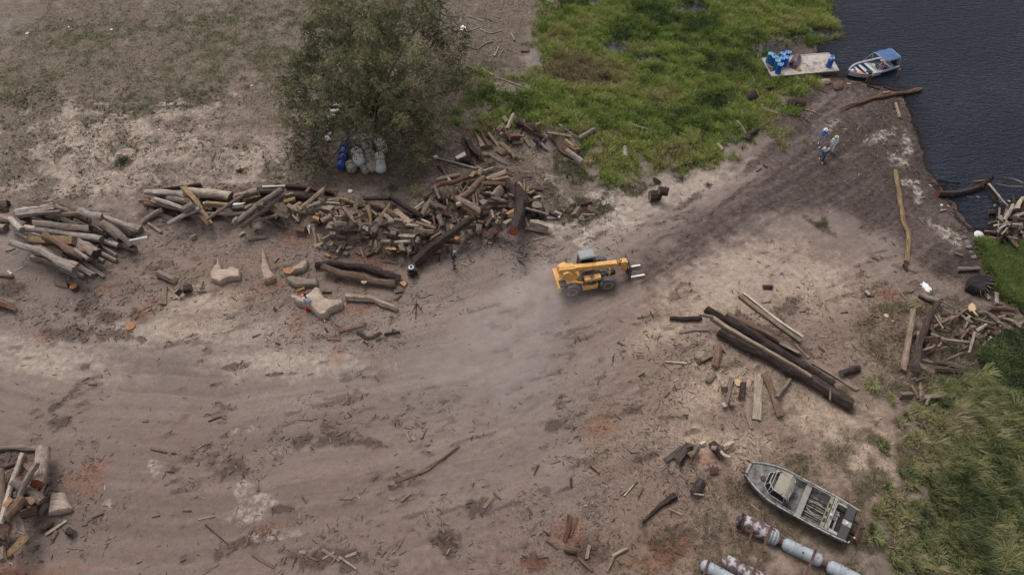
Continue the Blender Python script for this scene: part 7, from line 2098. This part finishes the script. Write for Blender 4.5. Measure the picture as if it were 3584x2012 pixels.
CL = [(1205, 60, 6.5, 3.0, 1), (1400, 50, 6.8, 2.9, 1), (1310, 120, 7.6, 3.0, 1.1), (1150, 150, 5.8, 2.4, .9), (1560, 120, 5.6, 2.3, .8), (1075, 250, 4.8, 2.4, .9), (1240, 250, 6.8, 2.9, 1.1), (1420, 240, 6.6, 3.0, 1), (1590, 250, 4.8, 2.1, .7),
      (1040, 385, 3.4, 2.1, .8), (1170, 370, 4.8, 2.4, 1), (1320, 365, 6.0, 2.7, 1.4), (1480, 360, 4.6, 2.2, .8), (1085, 500, 2.6, 1.7, .7), (1215, 490, 3.2, 1.5, .30), (1320, 500, 3.0, 1.4, .32), (1260, 440, 3.8, 1.5, .6), (1380, 450, 3.6, 1.4, .6), (1430, 500, 2.7, 1.5, .6), (1450, 555, 1.9, 1.0, 1.1), (1045, 560, 1.9, 1.1, .6), (1130, 590, 1.4, .9, .5), (1520, 440, 3.2, 1.5, .45), (1010, 300, 3.2, 1.4, .7), (1630, 310, 3.4, 1.3, .5), (1160, 20, 5.0, 2.0, .9), (1500, 30, 5.4, 2.0, .8)]
VV, TTt, centers = [], [], []
for (px, py, z, r, den) in CL:
    c_ = P(px, py, z); centers.append((c_, r)); n = int(430*den*r*r/4)
    hub = sprigs(c_, r, max(10, int(26*r)), .8); k_ = rng.integers(0, len(hub), n); s_ = hub[k_]+rng.normal(0, .30, (n, 3))*np.array([1, 1, .7]); hub_t = rng.normal(0, .17, len(hub)); kt = k_[s_[:, 2] > .7]; s_ = s_[s_[:, 2] > .7]; gbase = .30 if py < 480 or px > 1400 else .22
    cl = rng.normal(0, .06); V, tt = leaves_from(s_, 7, .24, .070, lambda q: np.clip(gbase+cl+np.repeat(hub_t[kt], 7)+.4*(fbm(q[:, 0]*.9, q[:, 1]*.9+q[:, 2], 57, 3)-.35)+rng.normal(0, .10, len(q)), 0, 1)); VV.append(V); TTt.append(tt)
V = np.concatenate(VV)-np.array(TREE.location); tt = np.concatenate(TTt); nl = len(V)//4; print('leaves', nl)
link('crown', mesh_np('crown', V, quads=np.arange(nl)[:, None]*4+np.array([[0, 1, 2, 3]]), mats=[TL], attrs={"tint": ('FLOAT', tt)}), TREE)
m = MB(); m.tube([(0, 0, -.1), (.1, .1, 1.2), (.05, .35, 2.4), (-.1, .5, 3.4)], [.42, .33, .27, .2], n=12); m.build('trunk', BARK, TREE, smooth=True)
m = MB(); o3 = np.array(TREE.location)
for c_, r in centers:
    e_ = Vector(c_-o3); s0 = Vector((.0, .25, 1.8+1.4*random.random())); md_ = s0.lerp(e_, .5)+Vector((random.uniform(-.4, .4), random.uniform(-.4, .4), .5)); m.tube([s0, md_, e_], [.13, .08, .035], n=6)
    for k in range(3 if c_[2] < 4 else 6):
        d_ = Vector((random.gauss(0, 1), random.gauss(0, 1), random.gauss(0, .6))).normalized()*r*random.uniform(.7, 1.0); st2 = md_.lerp(e_, random.random()); m.tube([st2, st2.lerp(e_+d_, .55)+Vector((0, 0, .15)), e_+d_], [.04, .025, .008], n=4, cap=False)
m.build('limbs', BARK, TREE, smooth=True)
GL = leafmat("shrub_leaf", [(0, (.012, .022, .008)), (.5, (.035, .060, .018)), (1, (.085, .12, .035))], .25)
def shrub(px, py, r, label, n=60):
    w = P(px, py, .2); o = empty('shrub', (w[0], w[1], h_at(w[0], w[1], GH))); tag(o, label, 'shrub'); s_ = np.abs(sprigs((0, 0, 0), r, n, .7)*np.array([0, 0, 1]))+sprigs((0, 0, 0), r, n, .7)*np.array([1, 1, 0])
    V, tt = leaves_from(s_, 7, .12, .05, lambda q: np.clip(.45+rng.normal(0, .2, len(q)), 0, 1)); k = len(V)//4
    link('foliage', mesh_np('foliage', V, quads=np.arange(k)[:, None]*4+np.array([[0, 1, 2, 3]]), mats=[GL], attrs={"tint": ('FLOAT', tt)}), o)
    m = MB()
    for a in range(5): m.tube([(0, 0, 0), (r*.5*math.cos(a*1.26), r*.5*math.sin(a*1.26), r*.5)], [.02, .008], n=5)
    m.build('stems', BARK, o)
shrub(428, 560, .75, 'small dark green shrub on the sandy slope left of the tree', 120)
shrub(1372, 655, .45, 'small green seedling on leaf litter between tree and heap')
shrub(1628, 125, .4, 'green sprout beside the white sack among dead twigs')
shrub(838, 595, .3, 'tiny green plant above the white sawn log')
shrub(2480, 640, .35, 'small green plant on pale sand by the road', 40); shrub(2384, 622, .4, 'small green plant at the grass edge, left of the one by the road', 40)
shrub(1080, 90, .9, 'bright green bush at the upper left edge of the tree', 140)
def arch(px, py, r, label, tint0, n=70, az0=None, spread=3.14):
    w = P(px, py, .1); o = empty('grass_clump', (w[0], w[1], h_at(w[0], w[1], GH))); tag(o, label, 'grass clump'); V = []
    for k in range(n):
        a = random.uniform(-spread, spread)+(az0 or 0); L_ = r*random.uniform(.6, 1.2); hh_ = L_*random.uniform(.35, .7); wd = random.uniform(.012, .028)
        c0, s0 = math.cos(a), math.sin(a); b0 = (random.gauss(0, r*.08), random.gauss(0, r*.08))
        pts = [(0, 0), (.3, .75), (.65, 1), (1, .55)]
        for (u0, z0), (u1, z1), k0, k1 in zip(pts[:-1], pts[1:], (1, .9, .6), (.9, .6, .1)):
            V += [(b0[0]+c0*u0*L_-s0*wd*k0, b0[1]+s0*u0*L_+c0*wd*k0, z0*hh_), (b0[0]+c0*u0*L_+s0*wd*k0, b0[1]+s0*u0*L_-c0*wd*k0, z0*hh_), (b0[0]+c0*u1*L_+s0*wd*k1, b0[1]+s0*u1*L_-c0*wd*k1, z1*hh_), (b0[0]+c0*u1*L_-s0*wd*k1, b0[1]+s0*u1*L_+c0*wd*k1, z1*hh_)]
    V = np.array(V); k = len(V)//4; tt = np.clip(np.repeat(rng.normal(tint0, .1, n), 12), 0, 1)
    link('blades', mesh_np('blades', V, quads=np.arange(k)[:, None]*4+np.array([[0, 1, 2, 3]]), mats=[LONG], attrs={"tint": ('FLOAT', tt)}), o)
for px, py, r, lab, t0, a0, sp_ in [(3225, 1070, 1.0, 'pale grass clump bending left beside the top of the dark crooked branch', .85, 3.14, .9), (3430, 1320, 1.3, 'bright green arching grass clump at the thicket edge, below the grey half log', .62, -.3, 1.2),
        (3370, 1400, .9, 'green grass clump right of the hollowed log end', .5, -.4, 1.6), (3220, 1440, .7, 'yellowish grass clump just above the pointed lowest log', .72, 0, 3.14), (3550, 1450, 1.3, 'light green upright grass clump at the right frame edge', .6, .9, 1.0),
        (3050, 1350, .7, 'small yellow green grass clump right of the thick dark trunk end', .75, 0, 3.14), (3380, 1180, .9, 'dry straw coloured clump beside the thicket in the brushwood', 1.0, -.6, 1.0), (3130, 1400, .6, 'dull green grass clump left of the square grey block', .6, 3.0, 1.2),
        (2060, 565, .6, 'brown straw clump beside the pale peeled log', .95, 0, 3.14), (1460, 670, .8, 'dry greenish straw clump above the heap beside the sawn round end', .8, 0, 3.14), (3060, 1880, .8, 'tall green clump at the stern of the derelict boat', .55, -.3, 1.4), (3520, 1960, 1.2, 'bright yellow green clump in the lower right corner', .75, 0, 3.14)]:
    arch(px, py, r, lab, t0, 90, a0, sp_)

# ------------------------------------------------------------ dust hanging behind the telehandler
dm = bpy.data.materials.new("dust"); dm.use_nodes = True; nt = dm.node_tree; nt.nodes.remove(nt.nodes["Principled BSDF"])
pv = nt.nodes.new("ShaderNodeVolumePrincipled"); pv.inputs["Color"].default_value = (.96, .90, .85, 1); oc = tcoord(nt)
nz = noise(nt, oc, .55, 4, .6); gr = nt.nodes.new("ShaderNodeVectorMath"); gr.operation = 'LENGTH'; nt.links.new(mapping(nt, oc, (1/5.2, 1/3.4, 1/2.2)), gr.inputs[0])
fall = math_(nt, 'SUBTRACT', 1.0, gr.outputs["Value"], True)
dn = math_(nt, 'MULTIPLY', math_(nt, 'MULTIPLY', fall, ramp(nt, [(.36, (.05, .05, .05)), (.66, (1, 1, 1))], nz)), .42)
nt.links.new(dn, pv.inputs["Density"]); nt.links.new(pv.outputs[0], nt.nodes["Material Output"].inputs["Volume"])
for (px, py, sx, sy, sz_) in ((1905, 1000, .75, .8, 1.0), (1810, 1110, 1.0, .9, .8), (1700, 1290, 1.4, 1.3, .7)):
    w = P(px, py, .5); m = MB(); bmesh.ops.create_icosphere(m.bm, subdivisions=3, radius=1.0)
    for v in m.bm.verts: v.co = Vector((v.co.x*5.2, v.co.y*3.4, v.co.z*2.2))
    o = m.build('dust_cloud', dm, None, loc=(w[0], w[1], .3), rot=(0, 0, .35)); o.scale = (sx, sy, sz_); tag(o, kind="stuff")
